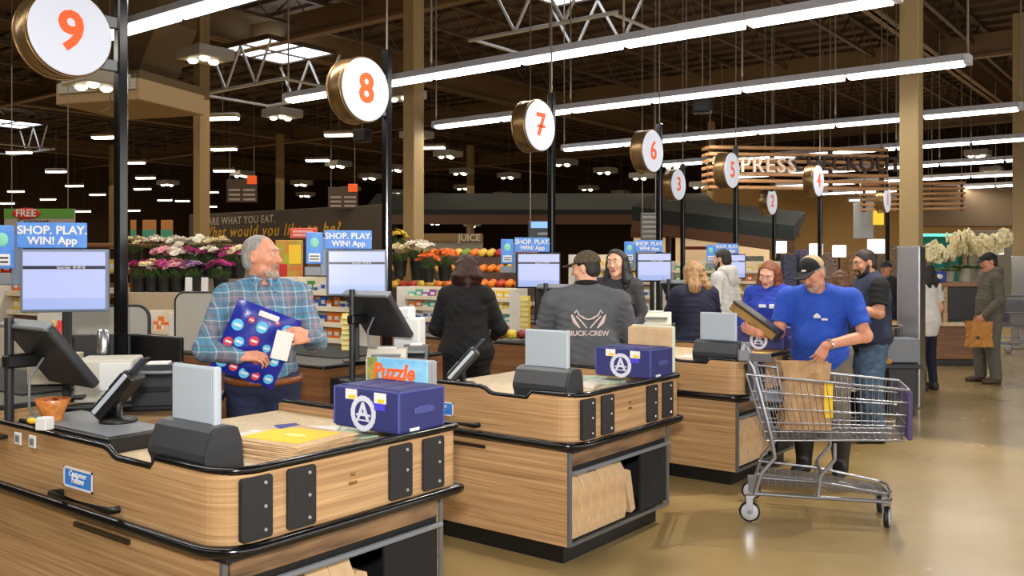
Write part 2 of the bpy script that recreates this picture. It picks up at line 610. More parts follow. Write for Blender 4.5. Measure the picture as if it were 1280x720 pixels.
PLAB = {(278, 147): 'slim glowing pendant lamp just right of the tan column, highest of a trio',
        (280, 186): 'slim glowing pendant lamp right of the tan column, middle of a trio',
        (280, 213): 'slim glowing pendant lamp right of the tan column, lowest of a trio',
        (424, 168): 'large slim glowing pendant lamp hanging just below the number 8 sign',
        (397, 200): 'slim glowing pendant lamp below and left of the number 8 sign',
        (540, 184): 'glowing white pendant lamp right of the second tan column',
        (133, 171): 'slim glowing pendant lamp close to the black post of sign 9'}
BLAB = {(257, 70): 'large square grey spot box in front of the left tan column',
        (353, 142): 'square grey spot box hanging left of the number 8 sign',
        (120, 103): 'square grey spot box lit just under the number 9 sign',
        (505, 119): 'square grey spot box just right of the number 8 sign',
        (521, 168): 'square grey spot box in front of the second tan column'}
for (u, v) in pend:
    zz = (EYE + 0) + 0
    d = (PZ - EYE) * F / (328 - v)
    p = P(u, v, d)
    if d > 47:
        p = P(u, v, 47)
        d = 47
    if p.x < -44:
        p = p * (-44 / p.x) + Vector((0, 0, EYE)) * (1 + 44 / p.x)
    s = dup(pl, p, 0.5)
    MB().tube([(0.0, 0, 0.09), (0.0, 0, ZC - p.z - 0.01)], 0.008, 4).build('wire', M_rod, s)
    s['label'] = PLAB.get((u, v)) or lamp_label('slim glowing pendant lamp', u, v)
for (u, v) in boxl:
    d = min(46, (PZ - EYE) * F / (328 - v))
    if u == 120:
        d = 12.0
    if u > 790:
        d = min(d, 30)
    p = P(u, v + 5, d)
    if p.x > 4 or p.y > 44:
        p = P(u, v + 5, 25)
    s = dup(bl, p, 0.0)
    MB().tube([(0.0, 0, 0.17), (0.0, 0, ZC - p.z - 0.01)], 0.008, 4).build('wire', M_rod, s)
    s['label'] = BLAB.get((u, v)) or lamp_label('square grey spot box', u, v)
# area lamps added to brighten the sales floor, standing in for its many pendants
for x, y in ((-16, 14), (-27, 14), (-16, 25), (-27, 25), (-7, 24), (-38, 20), (-4, 34), (-18, 36), (-32, 36), (-15, 5)):
    area_lamp('sales_floor_fill', (x, y, 4.6), (0, 0, 0), 9.0, 9.0, 340.0 if y < 16 else 150.0, (1.0, 0.84, 0.62), 170)
    area_lamp('roof_fill', (x, y, 4.95), (PI, 0, 0), 9.0, 9.0, 22.0, (1.0, 0.8, 0.56), 170)  # added upward fill for the roof, no fixture of its own
# one spot box just above the frame throws the light under the shopping cart
q = Vector((-1.75, 8.1, PZ))
s = dup(bl, q, 0.0, 'square grey spot box above the aisle beyond the shopping cart')
MB().tube([(0.0, 0, 0.17), (0.0, 0, ZC - PZ - 0.01)], 0.008, 4).build('wire', M_rod, s)
sp = bpy.data.lights.new('spot_box_light', 'SPOT')
sp.energy = 620
sp.spot_size = math.radians(75)
sp.shadow_soft_size = 0.03
sp.color = (1.0, 0.9, 0.74)
so = bpy.data.objects.new('spot_box_light', sp)
COL.objects.link(so)
so.location = (q.x, q.y, q.z - 0.08)
so.rotation_euler = (math.radians(-26), 0, 0)
for o in (pl, bl):
    for ch in list(o.children):
        bpy.data.objects.remove(ch)
    bpy.data.objects.remove(o)

# ------------------------------------------------------------------ skylights with bare white trusses below
M_sky = mat('skylight panel', (226, 238, 255), 0.4, emit=4.0)
M_white_truss = mat('white truss steel', (190, 186, 178), 0.5)
for (u, v, d, lab) in ((345, 64, 19.6, 'bright skylight with white truss bars above the number 8 sign'),
                       (8, 154, 31.2, 'bright skylight with white truss bars at the far left'),
                       (712, -18, 15.8, 'skylight well with white truss bars above the long tube row')):
    p = P(u, v, d)
    t = thing('skylight', lab, 'skylight', (p.x, p.y, p.z), 0, 'skylights in the dark roof')
    sk = MB().box(-0.85, 0.85, -0.85, 0.85, 0, 0.03)
    sk.build('glazing', M_sky, t)
    fr = MB()
    for a in (-0.88, 0.88, 0.0):
        fr.box(a - 0.03, a + 0.03, -0.9, 0.9, -0.03, 0.06).box(-0.9, 0.9, a - 0.03, a + 0.03, -0.03, 0.06)
    fr.build('frame', M_joist, t)
    tr = MB()
    for yy in (-0.9, 0.9):
        tr.tube([(-1.5, yy, -0.9), (1.5, yy, -0.9)], 0.035, 6)
        for i in range(2):
            tr.tube([(-0.5 + i * 1.0, yy, -0.9), (-1.0 + i * 1.0 + 1.0, yy, -0.05)], 0.028, 6)
            tr.tube([(-0.5 + i * 1.0, yy, -0.9), (-1.0 + i * 1.0, yy, -0.05)], 0.028, 6)
    tr.tube([(-1.4, -0.9, -0.9), (-1.4, 0.9, -0.9)], 0.03, 6)
    tr.tube([(1.4, -0.9, -0.9), (1.4, 0.9, -0.9)], 0.03, 6)
    tr.build('truss_bars', M_white_truss, t)

# ------------------------------------------------------------------ air diffuser hung under a duct at the left
p = P(166, 118, 16)
t = thing('air_diffuser', 'large tan box air diffuser hung under a dark duct behind sign 9 post', 'vent', tuple(p), 0.35)
M_duct = mat('duct metal', (112, 92, 66), 0.6)
MB().rbox(-0.85, 0.85, -0.85, 0.85, -0.28, 0.22, 0.02).build('body', mat('tan diffuser', (150, 128, 96), 0.6), t)
sl = MB().box(-0.78, 0.78, -0.875, -0.85, -0.1, 0.15)
sl.build('grille', mat('pale grille', (158, 160, 156), 0.5), t)
MB().prism([(-0.5, 0.22), (0.5, 0.22), (0.95, 1.15), (0.95, ZC - p.z), (-0.95, ZC - p.z), (-0.95, 1.15)], 'y', -0.5, 0.5).build('duct', M_duct, t)
MB().tube([(0.3, -0.9, ZC - p.z), (0.3, -0.9, -0.4), (0.15, -0.9, -0.45)], 0.015, 6).build('hanger_rod', M_rod, t)

# ================================================================== the checkout lanes
def arc(cx, cy, r, a0, a1, n):
    return [(cx + r * math.cos(a0 + (a1 - a0) * i / n), cy + r * math.sin(a0 + (a1 - a0) * i / n)) for i in range(n + 1)]


W9 = 1.15                      # width of a checkstand


def wall_strip(mb, path, zs, z0, th, mi=0):
    """upright wall along an open path (x, y) with a top height for each point"""
    n = len(path)
    inn = []
    for i, (x, y) in enumerate(path):
        a = Vector(path[max(0, i - 1)])
        b = Vector(path[min(n - 1, i + 1)])
        t = (b - a).normalized()
        inn.append((x - t.y * th, y + t.x * th))
    vs, fs = [], []
    for i in range(n):
        vs += [(path[i][0], path[i][1], z0), (path[i][0], path[i][1], zs[i]), (inn[i][0], inn[i][1], zs[i]), (inn[i][0], inn[i][1], z0)]
    for i in range(n - 1):
        a, b = i * 4, i * 4 + 4
        fs += [(a, b, b + 1, a + 1), (a + 1, b + 1, b + 2, a + 2), (a + 2, b + 2, b + 3, a + 3)]
    fs += [(0, 1, 2, 3), (n * 4 - 1, n * 4 - 2, n * 4 - 3, n * 4 - 4)]
    return mb.add(vs, fs, mi)


def screw_head(mb, x, y, z):
    mb.tube([(x, y, z), (x + 0.004, y, z)], [0.007, 0.005], 8)


def checkstand(X, Y, dip, label, side_wood, detail=2, bags=6, short=''):
    """bagging end with tray and bumper plates, black cashier bay, and the belt counter behind; the end face is x = 0, the near side y = 0"""
    t = thing('checkstand', label, 'counter', (X, Y, 0), 0, 'wood clad checkstands')
    a, b, c, d = dip
    near = [(-1.9 if side_wood else -1.15, 0), (a, 0), ((a + b) / 2 - 0.02, 0), ((a + b) / 2 + 0.02, 0), (b, 0), (c, 0), (d, 0), (-0.13, 0)]
    zn = [0.898, 0.898, 0.892, 0.870, 0.864, 0.864, 0.898, 0.898]
    corner = arc(-0.13, 0.13, 0.13, -PI / 2, 0, 8)[1:]
    far = [(0, W9 - 0.03)] + arc(-0.03, W9 - 0.03, 0.03, 0, PI / 2, 3)[1:] + [(-1.15, W9)]
    path = near + corner + far
    zs = zn + [0.898] * (len(corner) + len(far))
    mb = MB()
    wall_strip(mb, path, zs, 0.655, 0.028)
    mb.build('upper_panel', MT['wood'], t)
    # sunken tray
    tray = [(-1.15, 0.025), (-0.13, 0.025)] + arc(-0.13, 0.13, 0.105, -PI / 2, 0, 6) + [(-0.025, W9 - 0.03), (-0.06, W9 - 0.026), (-1.15, W9 - 0.026)]
    MB().prism(tray, 'z', 0.845, 0.862).build('tray_top', MT['beige'], t)
    # black edge trim along the top, thick bumper rail below
    MB().tube([(x, y + (0.012 if 0 < 1 else 0), z + 0.006) for (x, y), z in zip([(p[0], p[1]) for p in path], zs)], 0.0155, 6).build('edge_trim', MT['blackgloss'], t)
    rail_path = [(-1.9 if side_wood else -1.15, -0.012), (-0.13, -0.012)] + arc(-0.13, 0.13, 0.142, -PI / 2, 0, 8)[1:] + [(0.012, W9 - 0.02), (0.006, W9 + 0.012), (-0.03, W9 + 0.02)]
    MB().tube([(x, y, 0.640) for x, y in rail_path], 0.022, 8).build('bumper_rail', MT['blackgloss'], t)
    MB().box(-1.15, -0.02, 0.02, W9 - 0.02, 0.605, 0.656).build('shadow_gap', MT['blackmatte'], t)
    # lower cabinet: side panel, end frame, drawer, steel bar, shelf cavity
    xw = -1.9 if side_wood else -1.15
    MB().box(xw, -0.06, 0.03, 0.055, 0.105, 0.615).build('side_panel', MT['wood'], t)
    MB().box(-1.15, -0.06, W9 - 0.055, W9 - 0.03, 0.105, 0.615).build('side_panel', MT['wood'], t)
    MB().box(-1.02, -0.62, 0.018, 0.03, 0.557, 0.575).build('recessed_pull', mat('dark pull', (44, 34, 24), 0.4), t)
    fr = MB()
    fr.rbox(-0.07, -0.048, 0.028, 0.05, 0.105, 0.612, 0.003)
    fr.rbox(-0.07, -0.048, W9 - 0.05, W9 - 0.028, 0.105, 0.612, 0.003)
    fr.rbox(-0.07, -0.048, 0.05, W9 - 0.05, 0.105, 0.122, 0.003)
    fr.build('end_frame', MT['post_grey'], t)
    if detail == 1:
        MB().rbox(-0.3, 0.13, 0.075, 0.95, 0.445, 0.462, 0.004).build('pull_out_shelf', MT['beige'], t)
    dr = MB().rbox(-0.10, -0.052, 0.062, W9 - 0.062, 0.525, 0.606, 0.004)
    dr.build('drawer_front', MT['rustic'], t)
    MB().box(-0.09, -0.06, 0.062, W9 - 0.062, 0.48, 0.522).build('drawer_gap', MT['blackmatte'], t)
    MB().tube([(-0.042, 0.05, 0.492), (-0.042, W9 - 0.05, 0.492)], 0.013, 8).build('steel_bar', MT['grey'], t)
    cv = MB()
    cv.box(-0.52, -0.50, 0.056, W9 - 0.056, 0.13, 0.48)
    cv.box(-0.50, -0.08, 0.056, W9 - 0.056, 0.118, 0.13)
    cv.box(-0.50, -0.08, 0.056, 0.066, 0.13, 0.48)
    cv.box(-0.50, -0.08, W9 - 0.066, W9 - 0.056, 0.13, 0.48)
    cv.box(-0.07, -0.055, 0.78, W9 - 0.06, 0.14, 0.47)
    cv.build('shelf_cavity', MT['blackmatte'], t)
    MB().box(-1.15, -0.12, 0.07, W9 - 0.07, 0.0, 0.105).box(-1.95, -1.15, 0.07, 0.45, 0.0, 0.105).box(-4.2, -1.95, 0.07, W9 - 0.07, 0.0, 0.105).build('toe_kick', MT['black'], t)
    # bumper plates with screw heads
    for (y0, y1) in ((0.06, 0.185), (0.25, 0.375), (0.745, 0.87), (0.935, 1.06)):
        e = 0.0
        if y0 < 0.13:
            e = -0.004
        p = MB().prism([(y0 + 0.008, 0.668), (y1 - 0.008, 0.668), (y1, 0.676), (y1, 0.872), (y1 - 0.008, 0.880), (y0 + 0.008, 0.880), (y0, 0.872), (y0, 0.676)], 'x', -0.004 + e, 0.012)
        po = p.build('bumper_plate', MT['plate'], t)
        if detail > 0:
            for z in (0.695, 0.775, 0.855):
                s = MB()
                screw_head(s, 0.012, y1 - 0.03, z)
                s.build('screw', MT['screw'], po)
    if detail > 0:
        q = MB()
        for z, r in ((0.808, 0.012), (0.776, 0.022)):
            q.rbox(-0.002, 0.006, 0.56 - r, 0.56 + r, z - 0.007, z + 0.007, 0.004)
        q.build('latch_slots', MT['brass'], t)
    # cashier bay and belt counter
    MB().box(-1.95, -1.15, 0.06, 0.45, 0.1, 0.845).build('cashier_bay', MT['blackmatte'], t)
    for bx_ in ((-4.2, -1.95 if not side_wood else -1.9, 0.0, 0.03), (-4.2, -1.95, W9 - 0.03, W9), (-4.2, -4.17, 0.03, W9 - 0.03), (-1.98, -1.95, 0.03, W9 - 0.03)):
        MB().box(*bx_, 0.105, 0.905).build('counter_panel', MT['wood'] if side_wood == 2 else MT['wood_brown'], t)
    MB().rbox(-4.2, -1.95, 0.0, W9, 0.9, 0.93, 0.008).build('counter_top', MT['black'], t)
    MB().rbox(-4.1, -2.2, 0.35, 0.85, 0.93, 0.938, 0.004).build('belt', MT['blackmatte'], t)
    # long black grab bar under the sticker on the near side
    if detail > 0:
        hb = MB().tube([(-1.06, -0.004, 0.690), (-1.06, -0.05, 0.694), (-0.64, -0.05, 0.694), (-0.64, -0.004, 0.690)], 0.014, 8)
        hb.build('grab_bar', MT['black'], t)
        st = MB().box(-1.11, -0.9, -0.004, 0, 0.715, 0.785)
        so = st.build('blue_sticker', MT['blueprint'], t, (0.065, 0, 0.008))
        sb = MB()
        for (x0, x1, z0, z1) in ((-1.115, -0.895, 0.782, 0.79), (-1.115, -0.895, 0.71, 0.718), (-1.115, -1.108, 0.71, 0.79), (-0.902, -0.895, 0.71, 0.79)):
            sb.box(x0, x1, -0.006, -0.003, z0, z1)
        sb.build('white_border', MT['white'], so)
        text('lettering', 'Customer', 0.032, MT['white'], so, (-1.005, -0.005, 0.766))
        text('lettering', 'Follow', 0.034, MT['white'], so, (-1.005, -0.005, 0.742), bold=0.0008)
    if bags:
        bgm = None
        for i in range(bags):
            y = 0.075 + i * (0.56 / bags)
            h = 0.325 + 0.01 * math.sin(i * 2.3)
            w_ = 0.56 / bags - 0.004
            prof = [(-0.02, 0.005), (0.0, 0.0), (0.012, 0.06), (0.0, h * 0.55), (0.01, h * 0.8), (-0.03, h), (-0.05, h * 0.99), (-0.35, h * 0.96), (-0.35, 0.0)]
            m_ = MB().prism([(px - 0.075, pz + 0.133) for px, pz in prof], 'y', 0, w_, smooth=False)
            for s_ in (0.25, 0.5, 0.75):
                m_.box(-0.08, -0.062, w_ * s_ - 0.003, w_ * s_ + 0.003, 0.16, 0.133 + h * 0.8)
            bo = m_.build('paper_bag', MT['kraft_light'], None, (X, Y + y, 0))
            bo.rotation_euler = (0.0, 0, 0)
            tag(bo, '%s folded kraft paper bag on the shelf of %s' % (('nearest', 'second', 'third', 'fourth', 'fifth', 'sixth', 'last')[i], short), 'paper bag', 'folded bags on the checkstand shelves')
        tl = MB().prism([(0, 0), (0.05, 0.0), (0.06, 0.24), (0.02, 0.27), (-0.01, 0.25)], 'x', -0.34, -0.085, smooth=False)
        to = tl.build('paper_bag', MT['kraft_light'], None, (X, Y + 0.72, 0.137), (0.28, 0, 0))
        tag(to, 'single leaning kraft bag beside the bag row of %s' % short, 'paper bag', 'folded bags on the checkstand shelves')
    return t


LY = [1.80 + 2.16 * i for i in range(6)]
LX = [-2.57, -2.64, -2.66, -2.70, -2.80, -3.75]
dip9 = (-0.76, -0.66, -0.44, -0.41)
dip8 = (-0.64, -0.54, -0.31, -0.28)
dip7 = (-0.60, -0.5, -0.28, -0.25)
checkstand(LX[0], LY[0], dip9, 'lane 9 checkstand, nearest wood clad counter with curved corner', 2, bags=5, short='the nearest checkstand')
checkstand(LX[1], LY[1], dip8, 'lane 8 checkstand, middle wood counter with kraft bags on its shelf', 0, short='the middle checkstand')
checkstand(LX[2], LY[2], dip7, 'lane 7 checkstand, wood counter end behind the shopping cart', 1, bags=4, short='the checkstand behind the cart')
checkstand(LX[3], LY[3], dip7, 'lane 6 checkstand, wood counter behind the man in the cap', 0, 1, bags=0)
checkstand(LX[4], LY[4], dip7, 'lane 5 checkstand, wood counter near the steel wrapped column', 0, 0, bags=0)
checkstand(LX[5], LY[5], dip7, 'lane 4 checkstand, wood counter beyond the column', 0, 0, bags=0)
ln = ['9', '8', '7', '6', '5', '4']


def L(i, x, y, z=0.0):
    return (LX[i] + x, LY[i] + y, z)


# ------------------------------------------------------------------ hanging lane number signs on black posts
def lane_sign(num, u, v, d, label, full=True):
    p = P(u, v, d)
    t = thing('lane_sign', label, 'sign', (p.x, p.y, 0.0), 0, 'round lane number signs on posts')
    R, T = 0.229, 0.15
    dm = MB()
    prof = [(R, 0.0), (R, T)]
    mx = Matrix.Translation((0, 0, p.z)) @ Matrix.Rotation(PI / 2, 4, 'Y')
    dm.lathe([(R - 0.004, -0.004), (R, 0.004), (R, T - 0.004), (R - 0.004, T)], (0, 0, -T), 48, mx=mx)
    dm.lathe([(R, -0.012), (R + 0.006, -0.012), (R + 0.006, 0.0), (R, 0.0)], (0, 0, -0.01), 48, mx=mx, cap=False)
    dm.lathe([(R, -0.012), (R + 0.006, -0.012), (R + 0.006, 0.0), (R, 0.0)], (0, 0, -T + 0.012), 48, mx=mx, cap=False)
    dm.build('drum', MT['drum'], t)
    fc = MB().lathe([(R - 0.006, 0.0), (R - 0.006, 0.006), (R - 0.012, 0.008)], (0, 0, 0), 48, mx=mx, smooth=False)
    fo = fc.build('face', MT['disc'], t)
    nm = text('numeral', num, 0.285, MT['orange'], fo, (0.010, 0.0, p.z), (0, 0, PI / 2), ext=0.003, bold=0.008 if num in '98' else 0.004)
    if num == '7':
        MB().box(0.008, 0.013, -0.045, 0.062, p.z - 0.018, p.z + 0.006).build('crossbar', MT['orange'], fo)
    # post behind the far edge, with two short brackets
    yp = 0.325 if num == '9' else 0.285
    ps = MB().rbox(-T / 2 - 0.03, -T / 2 + 0.03, yp - 0.03, yp + 0.03, 0.93, p.z + 0.34, 0.008)
    ps.build('post', MT['blackgloss'], t)
    for zz in (p.z + 0.12, p.z - 0.12):
        bk = MB()
        bk.rbox(-T / 2 - 0.025, -T / 2 + 0.025, R - 0.04, yp - 0.033, zz - 0.03, zz + 0.03, 0.004)
        bk.build('bracket', MT['grey'], t)
    MB().tube([(-T / 2, yp, p.z + 0.33), (-T / 2, yp, ZC - 0.9)], 0.008, 5).build('hanger_wire', M_rod, t)
    return t


for num, u, v, d, lab in (('9', 88, 41, 4.87, 'large round number 9 sign on black post above the nearest lane'),
                          ('8', 457, 112, 6.49, 'round number 8 sign on black post above the second lane'),
                          ('7', 675, 157, 8.2, 'round number 7 sign on black post above the third lane'),
                          ('6', 816, 189, 9.95, 'round number 6 sign with bronze drum on black post'),
                          ('5', 915, 213, 11.7, 'round number 5 sign in front of the wooden slat sign'),
                          ('4', 1023, 226, 13.4, 'round number 4 sign on black post below the slat lettering'),
                          ('3', 848, 231, 13.6, 'small round number 3 sign beside the number 6 post'),
                          ('2', 965, 252, 16.0, 'small round number 2 sign below the number 5 sign'),
                          ('1', 1109, 250, 16.6, 'small round number 1 sign just left of the tan column')):
    lane_sign(num, u, v, d, lab)

# ------------------------------------------------------------------ dark hoods with pale bag panels at the bagging ends
def bag_hood(i, x0, x1, label):
    t = thing('bag_dispenser', label, 'bag dispenser', L(i, 0, 0, 0.862), 0, 'dark hoods with pale panels on the bagging ends')
    prof = [(0.035, 0.0), (0.03, 0.035), (0.018, 0.062), (0.02, 0.085), (0.05, 0.155), (0.07, 0.170), (0.12, 0.174), (0.155, 0.166), (0.172, 0.12), (0.182, 0.0)]
    MB().prism(prof, 'x', x0, x1).build('hood', MT['hood'], t)
    MB().prism([(p * 0.985 + 0.003, q * 0.985) for p, q in prof], 'x', x1, x1 + 0.012).build('end_plate', MT['charcoal'], t)
    pn = MB().rbox(x0 + 0.02, x1 - 0.055, 0.10, 0.122, 0.165, 0.372, 0.01)
    pn.build('pale_panel', MT['lightgrey'], t)
    MB().rbox(x1 - 0.058, x1 - 0.035, 0.094, 0.126, 0.162, 0.374, 0.010).build('panel_edge', MT['lightgrey'], t)
    return t


bag_hood(0, -0.485, -0.155, 'dark hood with tall pale panel on the corner of lane 9')
bag_hood(1, -0.42, -0.075, 'dark hood with pale panel on the corner of lane 8')
bag_hood(2, -0.40, -0.06, 'dark hood with pale panel on the lane 7 counter left of the cart')


# ------------------------------------------------------------------ navy fabric carriers with the round letter emblem
def ring_mesh(R):
    mb = MB()
    vs, fs = [], []
    n = 40
    for k in range(n):
        a = 2 * PI * k / n
        ro = R * (1.0 + (0.018 if k % 2 else -0.01))
        for r, y in ((ro, -0.003), (R * 0.70, -0.003), (ro, 0.0), (R * 0.70, 0.0)):
            vs.append((r * math.cos(a), y, r * math.sin(a)))
    for k in range(n):
        a, b = k * 4, ((k + 1) % n) * 4
        fs += [(a, b, b + 1, a + 1), (a, a + 2, b + 2, b), (a + 1, b + 1, b + 3, a + 3)]
    mb.add(vs, fs)
    # crossbar leaf shapes either side of the letter
    mb.rbox(-R * 0.58, R * 0.58, -0.003, 0.0, -R * 0.16, -R * 0.04, 0.001)
    mb.rbox(-R * 0.5, R * 0.5, -0.003, 0.0, -R * 0.44, -R * 0.36, 0.001)
    return mb


M_emb = mat('pale emblem print', (206, 210, 226), 0.6)


def carrier(loc, label, sx=0.385, sy=0.27, sz=0.172, rz=0.0, tags_=True):
    """origin at the lower front right corner as seen from the front face (-y)"""
    t = thing('fabric_carrier', label, 'bag', loc, rz, 'navy fabric carriers with round emblem')
    b = MB().rbox(-sx, 0, 0, sy, 0, sz, 0.012)
    b.build('body', MT['navy'], t)
    e = MB()
    for x in (-sx + 0.004, -0.004):
        e.tube([(x, 0.002, 0.01), (x, 0.002, sz - 0.006), (x, sy - 0.004, sz - 0.006), (x, sy - 0.004, 0.01)], 0.005, 5)
    e.tube([(-sx, 0.002, sz - 0.006), (0, 0.002, sz - 0.006)], 0.004, 5)
    e.build('binding', MT['navytrim'], t)
    lid = MB()
    for k in range(3):
        lid.rbox(-sx + 0.02 + k * (sx - 0.04) / 3, -sx + 0.01 + (k + 1) * (sx - 0.04) / 3, 0.02, sy - 0.02, sz - 0.002, sz + 0.004, 0.003)
    lid.build('folded_lid', MT['navy'], t)
    R = 0.072
    em_ = ring_mesh(R).build('emblem', M_emb, t, (-sx * 0.53, -0.0005, sz * 0.40))
    text('letter', 'A', R * 1.5, M_emb, em_, (0, -0.003, 0.002), bold=0.002)
    hd = MB().rbox(-0.002, 0.008, sy * 0.36, sy * 0.66, sz * 0.42, sz * 0.60, 0.003)
    hd.rbox(-0.002, 0.012, sy * 0.30, sy * 0.37, sz * 0.43, sz * 0.58, 0.003).rbox(-0.002, 0.012, sy * 0.65, sy * 0.72, sz * 0.43, sz * 0.58, 0.003)
    hd.build('side_handle', MT['navytrim'], t)
    if tags_:
        for x, zz in ((-sx * 0.80, 0.82), (-sx * 0.36, 0.80)):
            g = MB().box(x, x + 0.066, -0.004, 0.0, sz * zz - 0.02, sz * zz + 0.022)
            go = g.build('price_tag', MT['white'], t)
            MB().box(x + 0.022, x + 0.06, -0.006, -0.003, sz * zz - 0.017, sz * zz - 0.002).build('yellow_patch', MT['yellow'], go)
        MB().box(-sx * 0.36, -sx * 0.36 + 0.06, -0.004, 0, sz * 0.52, sz * 0.68).build('violet_tag', mat('violet tag', (70, 66, 206), 0.5), t)
        MB().box(0.0, 0.003, sy * 0.22, sy * 0.42, 0.008, 0.02).build('maker_label', MT['white'], t)
    return t


carrier(L(0, -0.004, 0.81, 0.913), 'navy fabric carrier with white round letter emblem on lane 9 rim')
carrier(L(1, -0.004, 0.81, 0.913), 'navy fabric carrier with white emblem on the lane 8 rim')

# ------------------------------------------------------------------ lit customer displays with app signs
M_app_green = mat('app card green', (126, 200, 176), 0.5, emit=0.15)


def customer_display(i, x, y, z, label, sc=1.0):
    t = thing('customer_display', label, 'monitor', L(i, x, y, 0.93), math.radians(52), 'customer displays with app signs')
    h = z - 0.93
    MB().rbox(-0.2 * sc, 0.2 * sc, -0.018, 0.025, h - 0.155, h + 0.155, 0.01).build('bezel', MT['monitor' if i < 2 else 'black'], t)
    s = MB().box(-0.185 * sc, 0.185 * sc, -0.021, -0.017, h - 0.085, h + 0.057)
    so = s.build('screen', MT['screen'], t)
    MB().box(-0.185 * sc, 0.185 * sc, -0.021, -0.017, h + 0.073, h + 0.142).build('screen_upper', MT['screen'], so)
    MB().box(-0.185 * sc, 0.185 * sc, -0.0212, -0.017, h + 0.057, h + 0.073).build('screen_bar', MT['screenbar'], so)
    MB().box(-0.185 * sc, 0.185 * sc, -0.0211, -0.017, h - 0.140, h - 0.085).build('screen_lower', MT['screenlow'], so)
    text('lettering', 'Saturday  8/18/18', 0.018, MT['white'], so, (0.03, -0.0225, h + 0.065))
    MB().rbox(-0.02, 0.02, 0.022, 0.06, 0.0, h + 0.05, 0.006).rbox(-0.09, 0.09, -0.04, 0.1, 0.0, 0.012, 0.004).build('stand', MT['black'], t)
    # wide app sign above
    MB().rbox(-0.215 * sc, 0.10 * sc, -0.012, -0.002, h + 0.160, h + 0.285, 0.004).build('sign_card', MT['skyprint'], t)
    text('lettering', 'SHOP. PLAY.', 0.057, MT['white'], t, (-0.055, -0.013, h + 0.246), bold=0.0014)
    text('lettering', 'WIN! App', 0.052, MT['white'], t, (-0.055, -0.013, h + 0.195), bold=0.0014)
    # tall phone card at the left
    c = MB().rbox(-0.335, -0.225, -0.012, -0.002, h + 0.06, h + 0.27, 0.008)
    co = c.build('phone_card', MT['skyprint'], t)
    MB().rbox(-0.318, -0.242, -0.016, -0.011, h + 0.075, h + 0.13, 0.003).build('white_label', MT['white'], co)
    k = MB().box(-0.310, -0.25, -0.018, -0.015, h + 0.108, h + 0.116).box(-0.310, -0.25, -0.018, -0.015, h + 0.088, h + 0.096)
    k.build('print_lines', MT['black'], co)
    MB().ball((-0.28, -0.013, h + 0.2), 0.026, (1.2, 0.2, 1.3), 12, 8).build('picture', M_app_green, co)
    MB().rbox(-0.345, -0.235, -0.012, 0.0, h - 0.02, h + 0.04, 0.006).build('side_plate', MT['grey'], t)
    MB().rbox(-0.24, -0.19, 0.0, 0.012, h - 0.02, h + 0.24, 0.003).build('bracket', MT['monitor'], t)
    return t


customer_display(0, -1.93, 0.44, 1.51, 'lit customer display with blue app sign at the far left on lane 9')
customer_display(1, -1.97, 0.31, 1.53, 'lit customer display with blue app sign right of the man in plaid')
customer_display(2, -2.02, 0.33, 1.53, 'lit customer display with blue app sign left of the grey hoodie man')
customer_display(3, -2.05, 0.35, 1.55, 'lit customer display with blue app sign right of the dark haired woman')
customer_display(4, -2.05, 0.35, 1.55, 'small customer display with app sign beyond the man in white hoodie')


# ------------------------------------------------------------------ cashier touch screens seen from behind
def till_screen(i, x, y, z, label):
    t = thing('till_screen', label, 'monitor', L(i, x, y, 0.845), 0, 'cashier touch screens')
    h = z - 0.845
    mx = Matrix.Translation((0, 0, h)) @ Matrix.Rotation(math.radians(38), 4, 'X')
    MB().rbox(-0.2, 0.2, -0.03, 0.015, -0.17, 0.17, 0.012, mx=mx).build('back_shell', MT['charcoal'], t)
    MB().rbox(-0.205, 0.205, -0.035, 0.018, 0.165, 0.185, 0.006, mx=mx).build('top_edge', MT['grey'], t)
    MB().rbox(-0.185, 0.185, 0.014, 0.018, -0.15, 0.15, 0.003, mx=mx).build('glass', MT['blackgloss'], t)
    MB().tube([(-0.1, -0.14, 0.0), (-0.1, -0.14, h + 0.16)], 0.019, 12).build('pole', MT['charcoal'], t)
    MB().rbox(-0.13, -0.07, -0.16, -0.02, h - 0.06, h + 0.0, 0.008).build('mount', MT['black'], t)
    MB().rbox(-0.16, -0.04, -0.2, -0.06, 0, 0.015, 0.005).build('pole_base', MT['black'], t)
    MB().tube([(-0.02, -0.03, h - 0.02), (-0.0, -0.1, h - 0.10), (0.02, -0.11, h - 0.22), (0.05, -0.05, 0.02)], 0.006, 6).build('cable', MT['grey'], t)
    return t


till_screen(0, -1.50, 0.17, 1.20, 'black cashier touch screen seen from behind at the left edge')
till_screen(1, -1.60, 0.16, 1.27, 'black cashier touch screen seen from behind on lane 8')
till_screen(2, -1.62, 0.16, 1.27, 'black cashier touch screen behind the man in grey hoodie')
till_screen(3, -1.62, 0.2, 1.27, 'black cashier touch screen on lane 6 past the dark haired woman')


